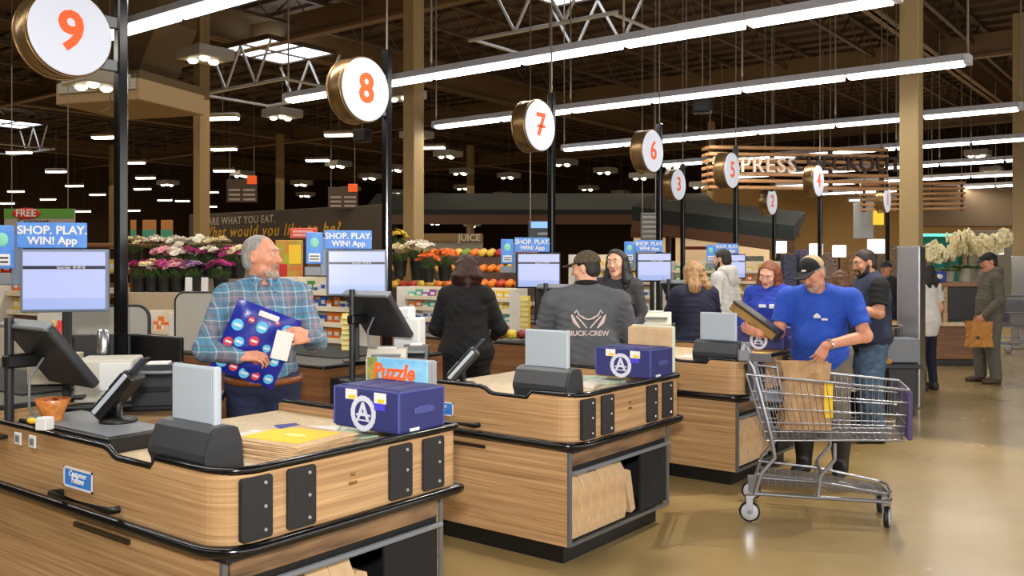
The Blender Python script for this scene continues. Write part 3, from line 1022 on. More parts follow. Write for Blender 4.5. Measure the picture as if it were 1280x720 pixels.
# ------------------------------------------------------------------ card readers, printers, small gear
def card_reader(loc, label, rz=0.0, tilt=-48):
    t = thing('card_reader', label, 'card reader', loc, rz, 'card readers on swivel stands')
    MB().lathe([(0.075, 0), (0.078, 0.006), (0.07, 0.016), (0.03, 0.022), (0.018, 0.03), (0.016, 0.10)], n=20).build('base', MT['black'], t)
    mx = Matrix.Translation((0, 0, 0.13)) @ Matrix.Rotation(math.radians(22), 4, 'Z') @ Matrix.Rotation(math.radians(tilt), 4, 'Y')
    MB().rbox(-0.13, 0.11, -0.055, 0.055, -0.042, 0.025, 0.014, mx=mx).build('body', MT['black'], t)
    MB().rbox(-0.12, 0.10, -0.059, -0.053, -0.008, 0.012, 0.003, mx=mx).build('grey_stripe', MT['lightgrey'], t)
    MB().rbox(0.0, 0.085, -0.045, 0.045, 0.022, 0.029, 0.003, mx=mx).build('display', MT['screenbar'], t)
    k = MB()
    for a in range(4):
        for b in range(3):
            k.rbox(-0.105 + a * 0.024, -0.088 + a * 0.024, -0.036 + b * 0.026, -0.018 + b * 0.026, 0.024, 0.03, 0.002, mx=mx)
    k.build('keypad', MT['grey'], t)
    MB().rbox(0.10, 0.19, -0.03, 0.03, -0.004, 0.006, 0.004, mx=mx).rbox(0.11, 0.18, -0.022, 0.022, 0.004, 0.012, 0.002, mx=mx).build('inserted_card', MT['screenbar'], t)
    return t


p = on_floor(148, 528, 0.925)
tr = MB().rbox(-1.55, -0.80, 0.045, 0.33, 0.862, 0.925, 0.006)
tro = tr.build('reader_tray', MT['black'], None, (LX[0], LY[0], 0))
tag(tro, 'flat black tray holding the card reader on lane 9', 'tray')
MB().rbox(-1.53, -0.83, 0.06, 0.315, 0.925, 0.928, 0.001).build('tray_surface', MT['grey'], tro)
card_reader((p.x, p.y, 0.928), 'black card reader with grey stripe on round stand, lane 9', 0.15)
card_reader(L(1, -0.95, 0.22, 0.868), 'black card reader on stand right of the picture bags', 0.25)
card_reader(L(2, -1.05, 0.22, 0.868), 'black card reader on the lane 7 counter', 0.3)
# orange cup of treats and a small white cube beside it
p = on_floor(66, 524, 0.93)
cup = thing('plastic_cup', 'amber plastic cup of treats on the lane 9 rim', 'cup', (p.x, p.y, 0.928))
M_amber = mat('amber plastic', (196, 108, 44), 0.2, rgb2=(224, 150, 84), scale=(40, 40, 40))
MB().lathe([(0.042, 0.0), (0.046, 0.03), (0.072, 0.088), (0.070, 0.09), (0.044, 0.032), (0.038, 0.004)], n=20).build('bowl', M_amber, cup)
cc = MB()
for k in range(12):
    a = k * 2.4
    cc.ball((0.035 * math.cos(a) * (k % 3) / 2, 0.035 * math.sin(a) * (k % 3) / 2, 0.066 + 0.008 * (k % 2)), 0.02, nu=8, nv=5)
cc.build('treats', mat('brown treat', (150, 70, 30), 0.4), cup)
p = on_floor(56, 537, 0.93)
cb = MB().rbox(-0.025, 0.025, -0.025, 0.025, 0, 0.05, 0.003).build('paper_cube', MT['white'], None, (p.x, p.y, 0.93), (0, 0, 0.4))
tag(cb, 'small white paper cube in front of the amber cup', 'note block')
p = on_floor(40, 529, 0.93)
cb = MB().ball((0, 0, 0.012), 0.018, (1.6, 1, 0.7)).build('wrapped_treat', MT['yellow'], None, (p.x, p.y, 0.928))
tag(cb, 'small yellow wrapped treat left of the white cube', 'sweet')
# two square stickers under the rim
for u, lab in ((24, 'left of the two small white square stickers under lane 9 rim'), (42, 'right of the two small white square stickers under lane 9 rim')):
    p = on_y(u, 548 if u < 30 else 552, LY[0])
    st = MB().rbox(-0.03, 0.03, -0.008, -0.001, -0.026, 0.026, 0.003)
    so = st.build('square_sticker', MT['white'], None, (p.x, LY[0], p.z))
    tag(so, lab, 'sticker', 'white square stickers on lane 9')
    MB().rbox(-0.017, 0.017, -0.01, -0.007, -0.014, 0.014, 0.002).build('grey_mark', MT['grey'], so)


def receipt_printer(loc, rz, label, m, sx=0.2, sz=0.2, sy=0.22):
    t = thing('receipt_printer', label, 'printer', loc, rz, 'receipt printers')
    MB().prism([(-sy / 2, 0), (sy / 2, 0), (sy / 2, sz), (-sy * 0.1, sz), (-sy / 2, sz * 0.62)], 'x', -sx / 2, sx / 2).build('body', m, t)
    MB().rbox(-sx * 0.38, sx * 0.38, -sy * 0.47, -sy * 0.1, sz * 0.8, sz * 0.86, 0.004).build('lid', MT['grey'], t)
    MB().rbox(-sx * 0.36, sx * 0.36, -sy * 0.52, -sy * 0.40, sz * 0.34, sz * 0.5, 0.003).build('slot', MT['blackmatte'], t)
    MB().rbox(-sx * 0.25, sx * 0.25, -sy * 0.1, sy * 0.3, sz, sz + 0.012, 0.003).build('receipt', MT['paper'], t)
    return t


# shelf with two printers behind lane 9, and the black privacy screen behind them
sh = MB().rbox(-0.55, 0.45, -0.22, 0.22, 0.0, 0.035, 0.008)
ps_ = P(165, 505, 4.75)
so = sh.build('printer_shelf', MT['black'], None, (ps_.x, ps_.y, 0.86), (0, 0, math.radians(50)))
tag(so, 'black shelf carrying two printers behind lane 9 card reader', 'shelf')
pp = P(137, 470, 4.72)
bx = thing('beige_printer', 'boxy beige printer on the black shelf under the sign 9 post', 'printer', (pp.x, pp.y, 0.897), math.radians(48))
MB().rbox(-0.14, 0.14, -0.13, 0.13, 0, 0.215, 0.012).build('body', MT['offwhite'], bx)
MB().rbox(-0.02, 0.13, -0.136, -0.128, 0.06, 0.2, 0.004).build('front_panel', MT['white'], bx)
pb = P(198, 470, 4.62)
receipt_printer((pb.x, pb.y, 0.897), math.radians(48), 'dark receipt printer with white paper right of the beige printer', MT['charcoal'], 0.21, 0.19)
pc = P(129, 440, 4.9)
cn = MB().lathe([(0.028, 0), (0.03, 0.01), (0.03, 0.12), (0.02, 0.13)], n=16).build('steel_canister', MT['steel'], None, (pc.x, pc.y, 1.113))
tag(cn, 'slim steel canister standing on the beige printer', 'canister')
a, b = P(86, 420, 5.15), P(165, 418, 5.25)
c_ = P(228, 424, 5.0)
sc_ = thing('privacy_screen', 'low black privacy screen around the lane 9 till', 'screen', (b.x, b.y, 0))
for q0, q1 in ((a, b), (b, c_)):
    v0 = Vector((q0.x - b.x, q0.y - b.y, 0))
    v1 = Vector((q1.x - b.x, q1.y - b.y, 0))
    dd = (v1 - v0)
    ang = math.atan2(dd.y, dd.x)
    mx = Matrix.Translation(v0) @ Matrix.Rotation(ang, 4, 'Z')
    MB().rbox(0, dd.length, -0.015, 0.015, 0.86, 1.195, 0.012, mx=mx).build('panel', MT['black'], sc_)


# ------------------------------------------------------------------ tall rounded partitions between the lanes
def partition(u0, u1, vt, vb, d, label):
    q0, q1 = P(u0, vt, d), P(u1, vt, d)
    h = q0.z - P(u0, vb, d).z
    t = thing('lane_partition', label, 'partition', (q0.x, q0.y, q0.z - h), YAW, 'rounded grey lane partitions')
    wd = (q1 - q0).length
    r = 0.07
    poly = [(0, 0)] + [(x, z) for x, z in arc(r, h - r, r, PI, PI / 2, 5)] + [(x, z) for x, z in arc(wd - r, h - r, r, PI / 2, 0, 5)] + [(wd, 0)]
    MB().prism(poly, 'y', -0.012, 0.012).build('panel', MT['partition'], t)
    MB().tube([(x, 0, z) for x, z in poly], 0.014, 6).build('edge_trim', MT['black'], t)
    MB().rbox(0.05, wd - 0.05, -0.02, 0.02, -(q0.z - h) + 0.93 if q0.z - h > 0.93 else -0.02, 0.0, 0.004).build('foot', MT['black'], t)
    return t


partition(82, 186, 383, 425, 5.75, 'pale grey partition behind the sign 9 post')
partition(220, 300, 366, 446, 7.0, 'tall pale grey rounded partition behind the man in plaid')

# ================================================================== people: bodies and garments grown from smooth distance fields
def nv(v):
    return np.array(v, dtype=np.float64)


def rotm(yaw=0, pitch=0, roll=0):
    """yaw left, pitch down (positive looks down), roll to the person's right; person faces +y"""
    return np.array((Matrix.Rotation(math.radians(yaw), 3, 'Z') @ Matrix.Rotation(math.radians(-pitch), 3, 'X') @ Matrix.Rotation(math.radians(roll), 3, 'Y')))


def C(a, b, ra, rb=None, k=0.02, flat=None):
    return ('c', nv(a), nv(b), ra, ra if rb is None else rb, k, flat)


def E(c, r, R=None, k=0.02):
    return ('e', nv(c), nv(r), R, k)


def G(prims, cuts=(), k=0.0):
    return ('g', prims, [(nv(p), nv(n)) for p, n in cuts], k)


def bounds(p):
    if p[0] == 'c':
        r = max(p[3], p[4])
        return np.minimum(p[1], p[2]) - r, np.maximum(p[1], p[2]) + r
    if p[0] in ('e', '-e'):
        r = np.max(p[2]) if p[3] is not None else p[2]
        return p[1] - r, p[1] + r
    bs = [bounds(q) for q in p[1] if q[0] != '-e']
    return np.min([b[0] for b in bs], axis=0), np.max([b[1] for b in bs], axis=0)


def eval_prims(prims, org, res, shape):
    g = np.full(shape, 0.25, dtype=np.float32)
    ax = [(org[i] + res * np.arange(shape[i])).astype(np.float32) for i in range(3)]
    for p in prims:
        lo, hi = bounds(p)
        k = p[3] if p[0] == 'g' else p[4] if p[0] in ('e', '-e') else p[5]
        m = k + 3 * res
        i0 = np.clip(np.floor((lo - m - org) / res).astype(int), 0, None)
        i1 = np.minimum(np.ceil((hi + m - org) / res).astype(int) + 1, shape)
        if np.any(i1 <= i0):
            continue
        sl = tuple(slice(a, b) for a, b in zip(i0, i1))
        X, Y, Z = np.meshgrid(ax[0][sl[0]], ax[1][sl[1]], ax[2][sl[2]], indexing='ij', sparse=True)
        if p[0] == 'c':
            a, b = p[1], p[2]
            ba = b - a
            bb = max(1e-9, float(ba @ ba))
            qx, qy, qz = X - a[0], Y - a[1], Z - a[2]
            t = np.clip((qx * ba[0] + qy * ba[1] + qz * ba[2]) / bb, 0, 1)
            qx, qy, qz = qx - t * ba[0], qy - t * ba[1], qz - t * ba[2]
            d2 = qx * qx + qy * qy + qz * qz
            if p[6] is not None:
                n, f = p[6]
                cc = qx * n[0] + qy * n[1] + qz * n[2]
                d2 = d2 + (f * f - 1) * cc * cc
            d = np.sqrt(d2) - (p[3] + (p[4] - p[3]) * t)
        elif p[0] in ('e', '-e'):
            c, r, R = p[1], p[2], p[3]
            qx, qy, qz = X - c[0], Y - c[1], Z - c[2]
            if R is not None:
                qx, qy, qz = (R[0, 0] * qx + R[1, 0] * qy + R[2, 0] * qz, R[0, 1] * qx + R[1, 1] * qy + R[2, 1] * qz, R[0, 2] * qx + R[1, 2] * qy + R[2, 2] * qz)
            ux, uy, uz = qx / r[0], qy / r[1], qz / r[2]
            k0 = np.sqrt(ux * ux + uy * uy + uz * uz)
            k1 = np.sqrt((ux / r[0]) ** 2 + (uy / r[1]) ** 2 + (uz / r[2]) ** 2) + 1e-9
            d = k0 * (k0 - 1.0) / k1
        else:
            sh = tuple(int(b - a) for a, b in zip(i0, i1))
            d = eval_prims(p[1], org + res * i0, res, sh)
            for (pt, n) in p[2]:
                d = np.maximum(d, (X - pt[0]) * n[0] + (Y - pt[1]) * n[1] + (Z - pt[2]) * n[2])
        cur = g[sl]
        d = np.broadcast_to(d, cur.shape).astype(np.float32)
        if p[0] == '-e':
            d = -d
            if k > 0:
                h = np.clip(0.5 - 0.5 * (cur - d) / k, 0, 1)
                g[sl] = cur * (1 - h) + d * h + k * h * (1 - h)
            else:
                g[sl] = np.maximum(cur, d)
        elif k > 0:
            h = np.clip(0.5 + 0.5 * (cur - d) / k, 0, 1)
            g[sl] = cur * (1 - h) + d * h - k * h * (1 - h)
        else:
            g[sl] = np.minimum(cur, d)
    return g


def sdf_mesh(name, prims, res, mats, fold=0.0, fseed=0.0, paint=(), cuts=()):
    bs = [bounds(p) for p in prims if p[0] != '-e']
    lo = np.min([b[0] for b in bs], axis=0) - 4 * res
    hi = np.max([b[1] for b in bs], axis=0) + 4 * res
    shape = tuple(np.ceil((hi - lo) / res).astype(int) + 1)
    g = eval_prims(prims, lo, res, shape)
    if fold or cuts:
        X, Y, Z = np.meshgrid(*[(lo[i] + res * np.arange(shape[i])).astype(np.float32) for i in range(3)], indexing='ij', sparse=True)
        for (pt, n) in cuts:
            g = np.maximum(g, (X - pt[0]) * n[0] + (Y - pt[1]) * n[1] + (Z - pt[2]) * n[2])
        if fold:
            s = fseed
            w1 = np.sin(X * 9 + s) * 1.3 + np.sin(Y * 11 + 2 * s) + np.sin(Z * 7 + s) * 1.2
            f = np.sin(Z * 46 + X * 24 + 2.2 * w1 + s) * np.sin(X * 13 - Z * 9 + Y * 10 + s * 1.7)
            f2 = np.sin(Z * 95 - X * 40 + Y * 30 + 1.7 * w1)
            g = g + fold * (0.75 * np.abs(f) + 0.25 * f2 * f).astype(np.float32)
    s = g < 0
    nx, ny, nz = (q - 1 for q in shape)
    cnt = np.zeros((nx, ny, nz), np.int8)
    offs = [(i, j, k) for i in (0, 1) for j in (0, 1) for k in (0, 1)]
    for (i, j, k) in offs:
        cnt += s[i:nx + i, j:ny + j, k:nz + k]
    act = np.argwhere((cnt > 0) & (cnt < 8))
    idx = np.full((nx, ny, nz), -1, np.int32)
    idx[act[:, 0], act[:, 1], act[:, 2]] = np.arange(len(act))
    acc = np.zeros((len(act), 3))
    num = np.zeros(len(act))
    val = {o: g[act[:, 0] + o[0], act[:, 1] + o[1], act[:, 2] + o[2]].astype(np.float64) for o in offs}
    for o in offs:
        for axx in range(3):
            if o[axx] == 1:
                continue
            q = list(o)
            q[axx] = 1
            a, b = val[o], val[tuple(q)]
            cr = (a < 0) != (b < 0)
            t = np.where(cr, a / np.where(np.abs(a - b) < 1e-12, 1, a - b), 0)
            pt = np.array(o, float)[None, :].repeat(len(act), 0)
            pt[:, axx] += t
            acc += pt * cr[:, None]
            num += cr
    verts = lo + res * (act + acc / np.maximum(num, 1)[:, None])
    quads = []
    for axx in range(3):
        sl0 = [slice(None)] * 3
        sl1 = [slice(None)] * 3
        sl0[axx] = slice(0, -1)
        sl1[axx] = slice(1, None)
        a, b = s[tuple(sl0)], s[tuple(sl1)]
        ed = np.argwhere(a != b)
        u, v = (axx + 1) % 3, (axx + 2) % 3
        ok = (ed[:, u] > 0) & (ed[:, v] > 0) & (ed[:, u] < shape[u] - 1) & (ed[:, v] < shape[v] - 1)
        ed = ed[ok]
        fl_ = a[ed[:, 0], ed[:, 1], ed[:, 2]]

        def cell(du, dv):
            e = ed.copy()
            e[:, u] -= du
            e[:, v] -= dv
            return idx[e[:, 0], e[:, 1], e[:, 2]]
        q = np.stack([cell(1, 1), cell(0, 1), cell(0, 0), cell(1, 0)], 1)
        q[~fl_] = q[~fl_][:, ::-1]
        quads.append(q)
    quads = np.concatenate(quads)
    quads = quads[(quads >= 0).all(1)]
    me = bpy.data.meshes.new(name)
    me.vertices.add(len(verts))
    me.vertices.foreach_set('co', verts.astype(np.float32).ravel())
    me.loops.add(quads.size)
    me.loops.foreach_set('vertex_index', quads.astype(np.int32).ravel())
    me.polygons.add(len(quads))
    me.polygons.foreach_set('loop_start', np.arange(0, quads.size, 4, dtype=np.int32))
    me.update(calc_edges=True)
    me.validate()
    me.polygons.foreach_set('use_smooth', [True] * len(me.polygons))
    for m in mats if isinstance(mats, (list, tuple)) else [mats]:
        me.materials.append(m)
    if paint:
        ctr = np.empty(len(me.polygons) * 3)
        me.polygons.foreach_get('center', ctr)
        ctr = ctr.reshape(-1, 3)
        mi = np.zeros(len(ctr), np.int32)
        for (c, r, R, i) in paint:
            q = (ctr - nv(c)) @ (R if R is not None else np.eye(3))
            mi[((q / nv(r)) ** 2).sum(1) < 1] = i
        me.polygons.foreach_set('material_index', mi)
    return me


# ------------------------------------------------------------------ materials of people
def skin(name, rgb):
    m = mat(name, rgb, 0.5, var=0.06, scale=(30, 30, 30), bump=0.05, bscale=300)
    b = m.node_tree.nodes['Principled BSDF']
    b.inputs['Subsurface Weight'].default_value = 0.08
    b.inputs['Subsurface Radius'].default_value = (0.01, 0.004, 0.002)
    return m


def cloth(name, rgb, var=0.05, rough=0.85):
    return mat(name, rgb, rough, var=var, scale=(14, 14, 14), bump=0.25, bscale=260)


def plaid_mat():
    m = bpy.data.materials.new('plaid shirt cloth')
    m.use_nodes = True
    nt = m.node_tree
    b = nt.nodes['Principled BSDF']
    b.inputs['Roughness'].default_value = 0.85
    tc = nt.nodes.new('ShaderNodeTexCoord')
    sep = nt.nodes.new('ShaderNodeSeparateXYZ')
    nz = nt.nodes.new('ShaderNodeTexNoise')
    nz.inputs['Scale'].default_value = 7
    nt.links.new(tc.outputs['Object'], nz.inputs['Vector'])
    mx = nt.nodes.new('ShaderNodeMix')
    mx.data_type = 'VECTOR'
    mx.inputs[0].default_value = 0.03
    nt.links.new(tc.outputs['Object'], mx.inputs[4])
    nt.links.new(nz.outputs['Color'], mx.inputs[5])
    nt.links.new(mx.outputs[1], sep.inputs[0])

    def math_(op, a, c):
        q = nt.nodes.new('ShaderNodeMath')
        q.operation = op
        for i, s_ in enumerate((a, c)):
            if isinstance(s_, (int, float)):
                q.inputs[i].default_value = s_
            else:
                nt.links.new(s_, q.inputs[i])
        return q.outputs[0]

    def ramp(src, period, shift):
        fr = math_('FRACT', math_('ADD', math_('MULTIPLY', src, 1.0 / period), shift), 0)
        r = nt.nodes.new('ShaderNodeValToRGB')
        r.color_ramp.interpolation = 'CONSTANT'
        els = [(0.0, (78, 132, 164)), (0.20, (184, 190, 200)), (0.25, (92, 108, 128)), (0.45, (126, 122, 132)), (0.55, (164, 134, 152)), (0.60, (108, 118, 130)), (0.76, (190, 196, 206)), (0.80, (74, 136, 160)), (0.93, (96, 96, 112))]
        r.color_ramp.elements[0].position = 0
        r.color_ramp.elements[0].color = lin(els[0][1])
        r.color_ramp.elements[1].position = els[1][0]
        r.color_ramp.elements[1].color = lin(els[1][1])
        for p, c in els[2:]:
            e = r.color_ramp.elements.new(p)
            e.color = lin(c)
        nt.links.new(fr, r.inputs['Fac'])
        return r.outputs['Color']
    hx = math_('ADD', sep.outputs['X'], math_('MULTIPLY', sep.outputs['Y'], 0.35))
    mc = nt.nodes.new('ShaderNodeMix')
    mc.data_type = 'RGBA'
    mc.inputs[0].default_value = 0.5
    nt.links.new(ramp(hx, 0.135, 0.1), mc.inputs[6])
    nt.links.new(ramp(sep.outputs['Z'], 0.15, 0.35), mc.inputs[7])
    nt.links.new(mc.outputs[2], b.inputs['Base Color'])
    return m


SK = dict(fair=skin('fair skin', (222, 168, 140)), ruddy=skin('ruddy skin', (214, 148, 118)), tan=skin('tan skin', (190, 134, 102)))
M_lip = mat('lip', (176, 96, 88), 0.45)
M_eye = mat('eye white', (226, 220, 212), 0.25)
M_iris = mat('iris', (52, 40, 34), 0.2)


def hair_mat(name, c1, c2):
    m = mat(name, c1, 0.5, rgb2=c2, scale=(90, 90, 12), bump=0.5, bscale=150)
    return m


def hand(wr, d, n, side, curl=35, spread=1.0, scale=1.0, point=None):
    """palm and five fingers; d along the hand, n out of the palm, side = +1 when the thumb lies along n x d"""
    wr, d, n = nv(wr), nv(d), nv(n)
    d = d / np.linalg.norm(d)
    n = n - d * (n @ d)
    n = n / np.linalg.norm(n)
    s = np.cross(n, d) * side
    pr = []
    S = scale
    lens = [(0.040, 0.025, 0.020), (0.044, 0.028, 0.021), (0.041, 0.026, 0.020), (0.032, 0.020, 0.018)]
    for f in range(4):
        off = (0.030 - 0.020 * f) * S * spread
        kn = wr + d * (0.088 - 0.004 * abs(f - 1)) * S + s * off
        pr.append(C(wr + s * off * 0.6 + d * 0.01 * S, kn, 0.0145 * S, 0.0115 * S, 0.012))
        p, a = kn, math.radians(curl * 0.6 * (1 + 0.12 * f))
        dd = d + s * 0.12 * (1 - f * 0.7) * spread
        dd = dd / np.linalg.norm(dd)
        r = (0.0095, 0.0092, 0.0093, 0.0080)[f] * S
        for q, ln_ in enumerate(lens[f]):
            v = dd * math.cos(a) + n * math.sin(a)
            e = p + v * ln_ * S
            pr.append(C(p, e, r, r * 0.9, 0.003))
            p, r = e, r * 0.9
            a += math.radians(curl)
    th0 = wr + s * 0.018 * S + d * 0.018 * S + n * 0.006 * S
    th1 = wr + s * 0.045 * S + d * 0.055 * S + n * 0.018 * S
    th2 = th1 + (s * 0.25 + d * 0.8 + n * 0.4) * 0.034 * S
    th3 = th2 + (s * -0.05 + d * 0.85 + n * 0.5) * 0.026 * S
    pr += [C(th0, th1, 0.015 * S, 0.0125 * S, 0.012), C(th1, th2, 0.0115 * S, 0.0105 * S, 0.004), C(th2, th3, 0.0105 * S, 0.0085 * S, 0.004)]
    return pr


def head_prims(c, R, s, jaw=1.0, nose=1.0):
    def h(x, y, z):
        return c + R @ (nv((x, y, z)) * s)

    def e(x, y, z, rx, ry, rz, k=0.02):
        return E(h(x, y, z), nv((rx, ry, rz)) * s, R, k * s)
    pr = [e(0, -0.012, 0.032, 0.076, 0.094, 0.084), e(0, 0.022, -0.025, 0.062, 0.073, 0.088, 0.03),
          C(h(-0.034 * jaw, 0.02, -0.078), h(0, 0.066, -0.100), 0.030 * s, 0.024 * s, 0.025 * s), C(h(0.034 * jaw, 0.02, -0.078), h(0, 0.066, -0.100), 0.030 * s, 0.024 * s, 0.025 * s),
          C(h(-0.034, 0.078, 0.028), h(0.034, 0.078, 0.028), 0.016 * s, None, 0.018 * s),
          e(-0.040, 0.066, -0.025, 0.022, 0.022, 0.020), e(0.040, 0.066, -0.025, 0.022, 0.022, 0.020)]
    for x in (-0.032, 0.032):
        pr.append(('-e', h(x, 0.104, 0.010), nv((0.017, 0.016, 0.012)) * s, R, 0.012 * s))
        pr.append(e(x, 0.078, 0.010, 0.0155, 0.0145, 0.0135, 0.004))
    pr += [C(h(0, 0.092, 0.012), h(0, 0.112 * (0.9 + 0.1 * nose), -0.030), 0.008 * s, 0.0125 * s * nose, 0.010 * s), e(-0.012, 0.100, -0.034, 0.009, 0.010, 0.007, 0.006), e(0.012, 0.100, -0.034, 0.009, 0.010, 0.007, 0.006),
           C(h(-0.018, 0.086, -0.064), h(0.018, 0.086, -0.064), 0.0075 * s, None, 0.006 * s), C(h(-0.014, 0.085, -0.076), h(0.014, 0.085, -0.076), 0.0085 * s, None, 0.006 * s),
           ('-e', h(0, 0.098, -0.0695), nv((0.022, 0.010, 0.002)) * s, R, 0.003 * s)]
    for x in (-1, 1):
        pr.append(e(x * 0.078, -0.008, -0.008, 0.010, 0.020, 0.033, 0.008))
        pr.append(('-e', h(x * 0.089, -0.004, -0.004), nv((0.006, 0.010, 0.018)) * s, R, 0.004 * s))
    return pr, h


def person(label, loc, rz, h=1.75, w=1.0, belly=0.0, res=0.009, J=None, head=(0, 0, 0), sk='fair', top=None, sleeve='long', hem=0.86, hem_loose=0.0, pants=None,
           pants_off=0.02, pants_cut=0.065, shoe=None, hair=None, hairc=None, cap=None, hands=None, collar=None, hood=None, beard=None, vest=None, fold=0.006, eyes=True, shoe_h=0.09, female=False, belt=None, headscale=1.0):
    t = thing('person', label, 'person', loc, rz, None)
    s = h / 1.75
    P_ = dict(pelvis=(0, 0, 0.96), chest=(0, 0, 1.29), neck=(0, -0.012, 1.475), head=(0, 0.02, 1.625), shR=(0.182, -0.01, 1.408), shL=(-0.182, -0.01, 1.408),
              elR=(0.235, -0.03, 1.13), elL=(-0.235, -0.03, 1.13), wrR=(0.25, 0.08, 0.88), wrL=(-0.25, 0.08, 0.88),
              hipR=(0.09, 0, 0.92), hipL=(-0.09, 0, 0.92), knR=(0.105, 0.02, 0.49), knL=(-0.105, 0.02, 0.49), anR=(0.11, -0.03, 0.08), anL=(-0.11, -0.03, 0.08))
    if female:
        for k_, q in (('shR', 0.165), ('shL', -0.165)):
            P_[k_] = (q, -0.01, 1.41)
    P_.update(J or {})
    p = {k_: nv(v) * s for k_, v in P_.items()}
    sw = w
    up = p['neck'] - p['pelvis']
    up = up / np.linalg.norm(up)
    xx = p['shR'] - p['shL']
    xx = xx - up * (xx @ up)
    xx = xx / np.linalg.norm(xx)
    yy = np.cross(up, xx)
    Rc = np.stack([xx, yy, up], 1)

    def tp(a, b, f):
        return p[a] * (1 - f) + p[b] * f

    def torso(o, loose=0.0):
        ch = p['chest']
        wa = tp('pelvis', 'chest', 0.45)
        l = [E(ch, (0.165 * sw * s + o, 0.112 * sw * s + o, 0.19 * s + o), Rc, 0.05),
             E(wa + yy * belly * 0.5, ((0.142 if not female else 0.125) * sw * s + o + loose, (0.10 * sw + belly * 0.6) * s + o + loose, 0.17 * s), Rc, 0.06),
             E(p['pelvis'] + yy * belly * 0.25, (0.165 * sw * s + o + loose, (0.115 * sw + belly * 0.3) * s + o + loose, 0.13 * s + o), Rc, 0.06),
             C(p['shL'] * 0.92 + p['neck'] * 0.08, p['shR'] * 0.92 + p['neck'] * 0.08, 0.058 * s + o, None, 0.05),
             C(tp('neck', 'shL', 0.1) + up * 0.005, tp('neck', 'shL', 0.9) - up * 0.005, 0.05 * s + o, 0.05 * s + o, 0.05), C(tp('neck', 'shR', 0.1) + up * 0.005, tp('neck', 'shR', 0.9) - up * 0.005, 0.05 * s + o, 0.05 * s + o, 0.05)]
        if female:
            for q in (-1, 1):
                l.append(E(ch + yy * 0.095 * s * sw + xx * q * 0.07 * s * sw - up * 0.02, (0.062 * s + o, 0.05 * s + o, 0.062 * s + o), Rc, 0.04))
        return l

    def arm(side, o, f0=0.0, f1=2.0, o2=None):
        a, b, c = p['sh' + side], p['el' + side], p['wr' + side]
        o2 = o if o2 is None else o2
        k = sw ** 0.5
        l = []
        if f0 < 1:
            l.append(C(a, a + (b - a) * min(1, f1), (0.050 * k) * s + o, (0.043 * k) * s + o, 0.05))
        if f1 > 1:
            l.append(C(b, b + (c - b) * (f1 - 1), (0.044 * k) * s + o, (0.044 - 0.014 * (f1 - 1)) * s + o2, 0.02))
        return l

    def leg(side, o, o2):
        k = sw ** 0.6
        return [C(p['hip' + side], p['kn' + side], 0.088 * k * s + o, 0.058 * s + o2, 0.03), C(p['kn' + side], p['an' + side], 0.058 * s + o2, 0.04 * s + o2, 0.03)]

    # ---- the body: one continuous surface
    Rh = Rc @ rotm(*head) if False else rotm(*head)
    hs = s * headscale
    hp, H = head_prims(p['head'], Rh, hs)
    body = torso(-0.018 if top is not None else -0.006)
    nb = p['neck']
    body += [C(nb - up * 0.03, H(0, -0.02, -0.04), 0.060 * s * sw ** 0.5, 0.056 * s, 0.03)]
    for sd_ in ('R', 'L'):
        body += arm(sd_, 0.0)
        body += leg(sd_, 0, 0)
        an = p['an' + sd_]
        body += [C(an, an + nv((0, 0.12, -0.05)) * s, 0.036 * s, 0.022 * s, 0.02)]
    body += [G(hp, (), 0.02)]
    hd = {'R': dict(d=None, n=None, curl=30), 'L': dict(d=None, n=None, curl=30)}
    for k_, v in (hands or {}).items():
        hd[k_].update(v)
    for sd_ in ('R', 'L'):
        q = hd[sd_]
        wr = p['wr' + sd_]
        d = nv(q['d']) if q['d'] is not None else wr - p['el' + sd_]
        n = nv(q['n']) if q['n'] is not None else (nv((-1, 0.2, 0)) if sd_ == 'R' else nv((1, 0.2, 0)))
        body += [G(hand(wr, d, n, (1 if sd_ == 'R' else -1) * q.get('flip', 1), q['curl'], q.get('spread', 1.0), s * 1.02), (), 0.012)]
    paint = [(H(0, 0.090, -0.0695), nv((0.024, 0.02, 0.0125)) * hs, Rh, 1)] if eyes else []
    link('body', sdf_mesh('body', body, res, [SK[sk], M_lip], paint=paint), t)
    if eyes:
        ey = MB()
        for x in (-0.032, 0.032):
            c0 = H(x, 0.0835, 0.010)
            ey.ball(c0, 0.0115 * hs, nu=10, nv=8, mi=0)
            c1 = H(x, 0.0925, 0.010)
            ey.ball(c1, 0.0045 * hs, nu=8, nv=6, mi=1)
        ey.build('eyes', [M_eye, M_iris], t)
        eb = MB()
        for x in (-1, 1):
            eb.tube([H(x * 0.016, 0.098, 0.030), H(x * 0.032, 0.0965, 0.036), H(x * 0.048, 0.084, 0.030)], [0.0035 * hs, 0.0042 * hs, 0.002 * hs], 6)
        eb.build('eyebrows', hairc, t)
    # ---- shirt
    if top is not None:
        o = 0.014
        sh = torso(o, hem_loose)
        sh += [C(tp('pelvis', 'chest', 0.1), p['pelvis'] - nv((0, 0, 0.10)), 0.125 * sw * s + o + hem_loose, 0.13 * sw * s + o + hem_loose, 0.06, (yy, 1.3 - belly))] if hem < 0.9 else []
        cuts = [(nv((0, 0, hem * s)), nv((0, 0, -1)))]
        prs = [G(sh, cuts, 0.0)]
        fs = {'long': 1.97, 'short': 0.66, 'none': 0.0, 'push': 1.6}[sleeve]
        if fs:
            for sd_ in ('R', 'L'):
                prs.append(G(arm(sd_, o + (0.006 if sleeve == 'short' else 0.004), 0, fs, o * 0.8), [], 0.03))
                if sleeve == 'short':
                    a, b = p['sh' + sd_], p['el' + sd_]
                    dd = (b - a) / np.linalg.norm(b - a)
                    prs[-1] = G(arm(sd_, o + 0.012, 0, 0.85, o), [(a + (b - a) * 0.72, dd)], 0.03)
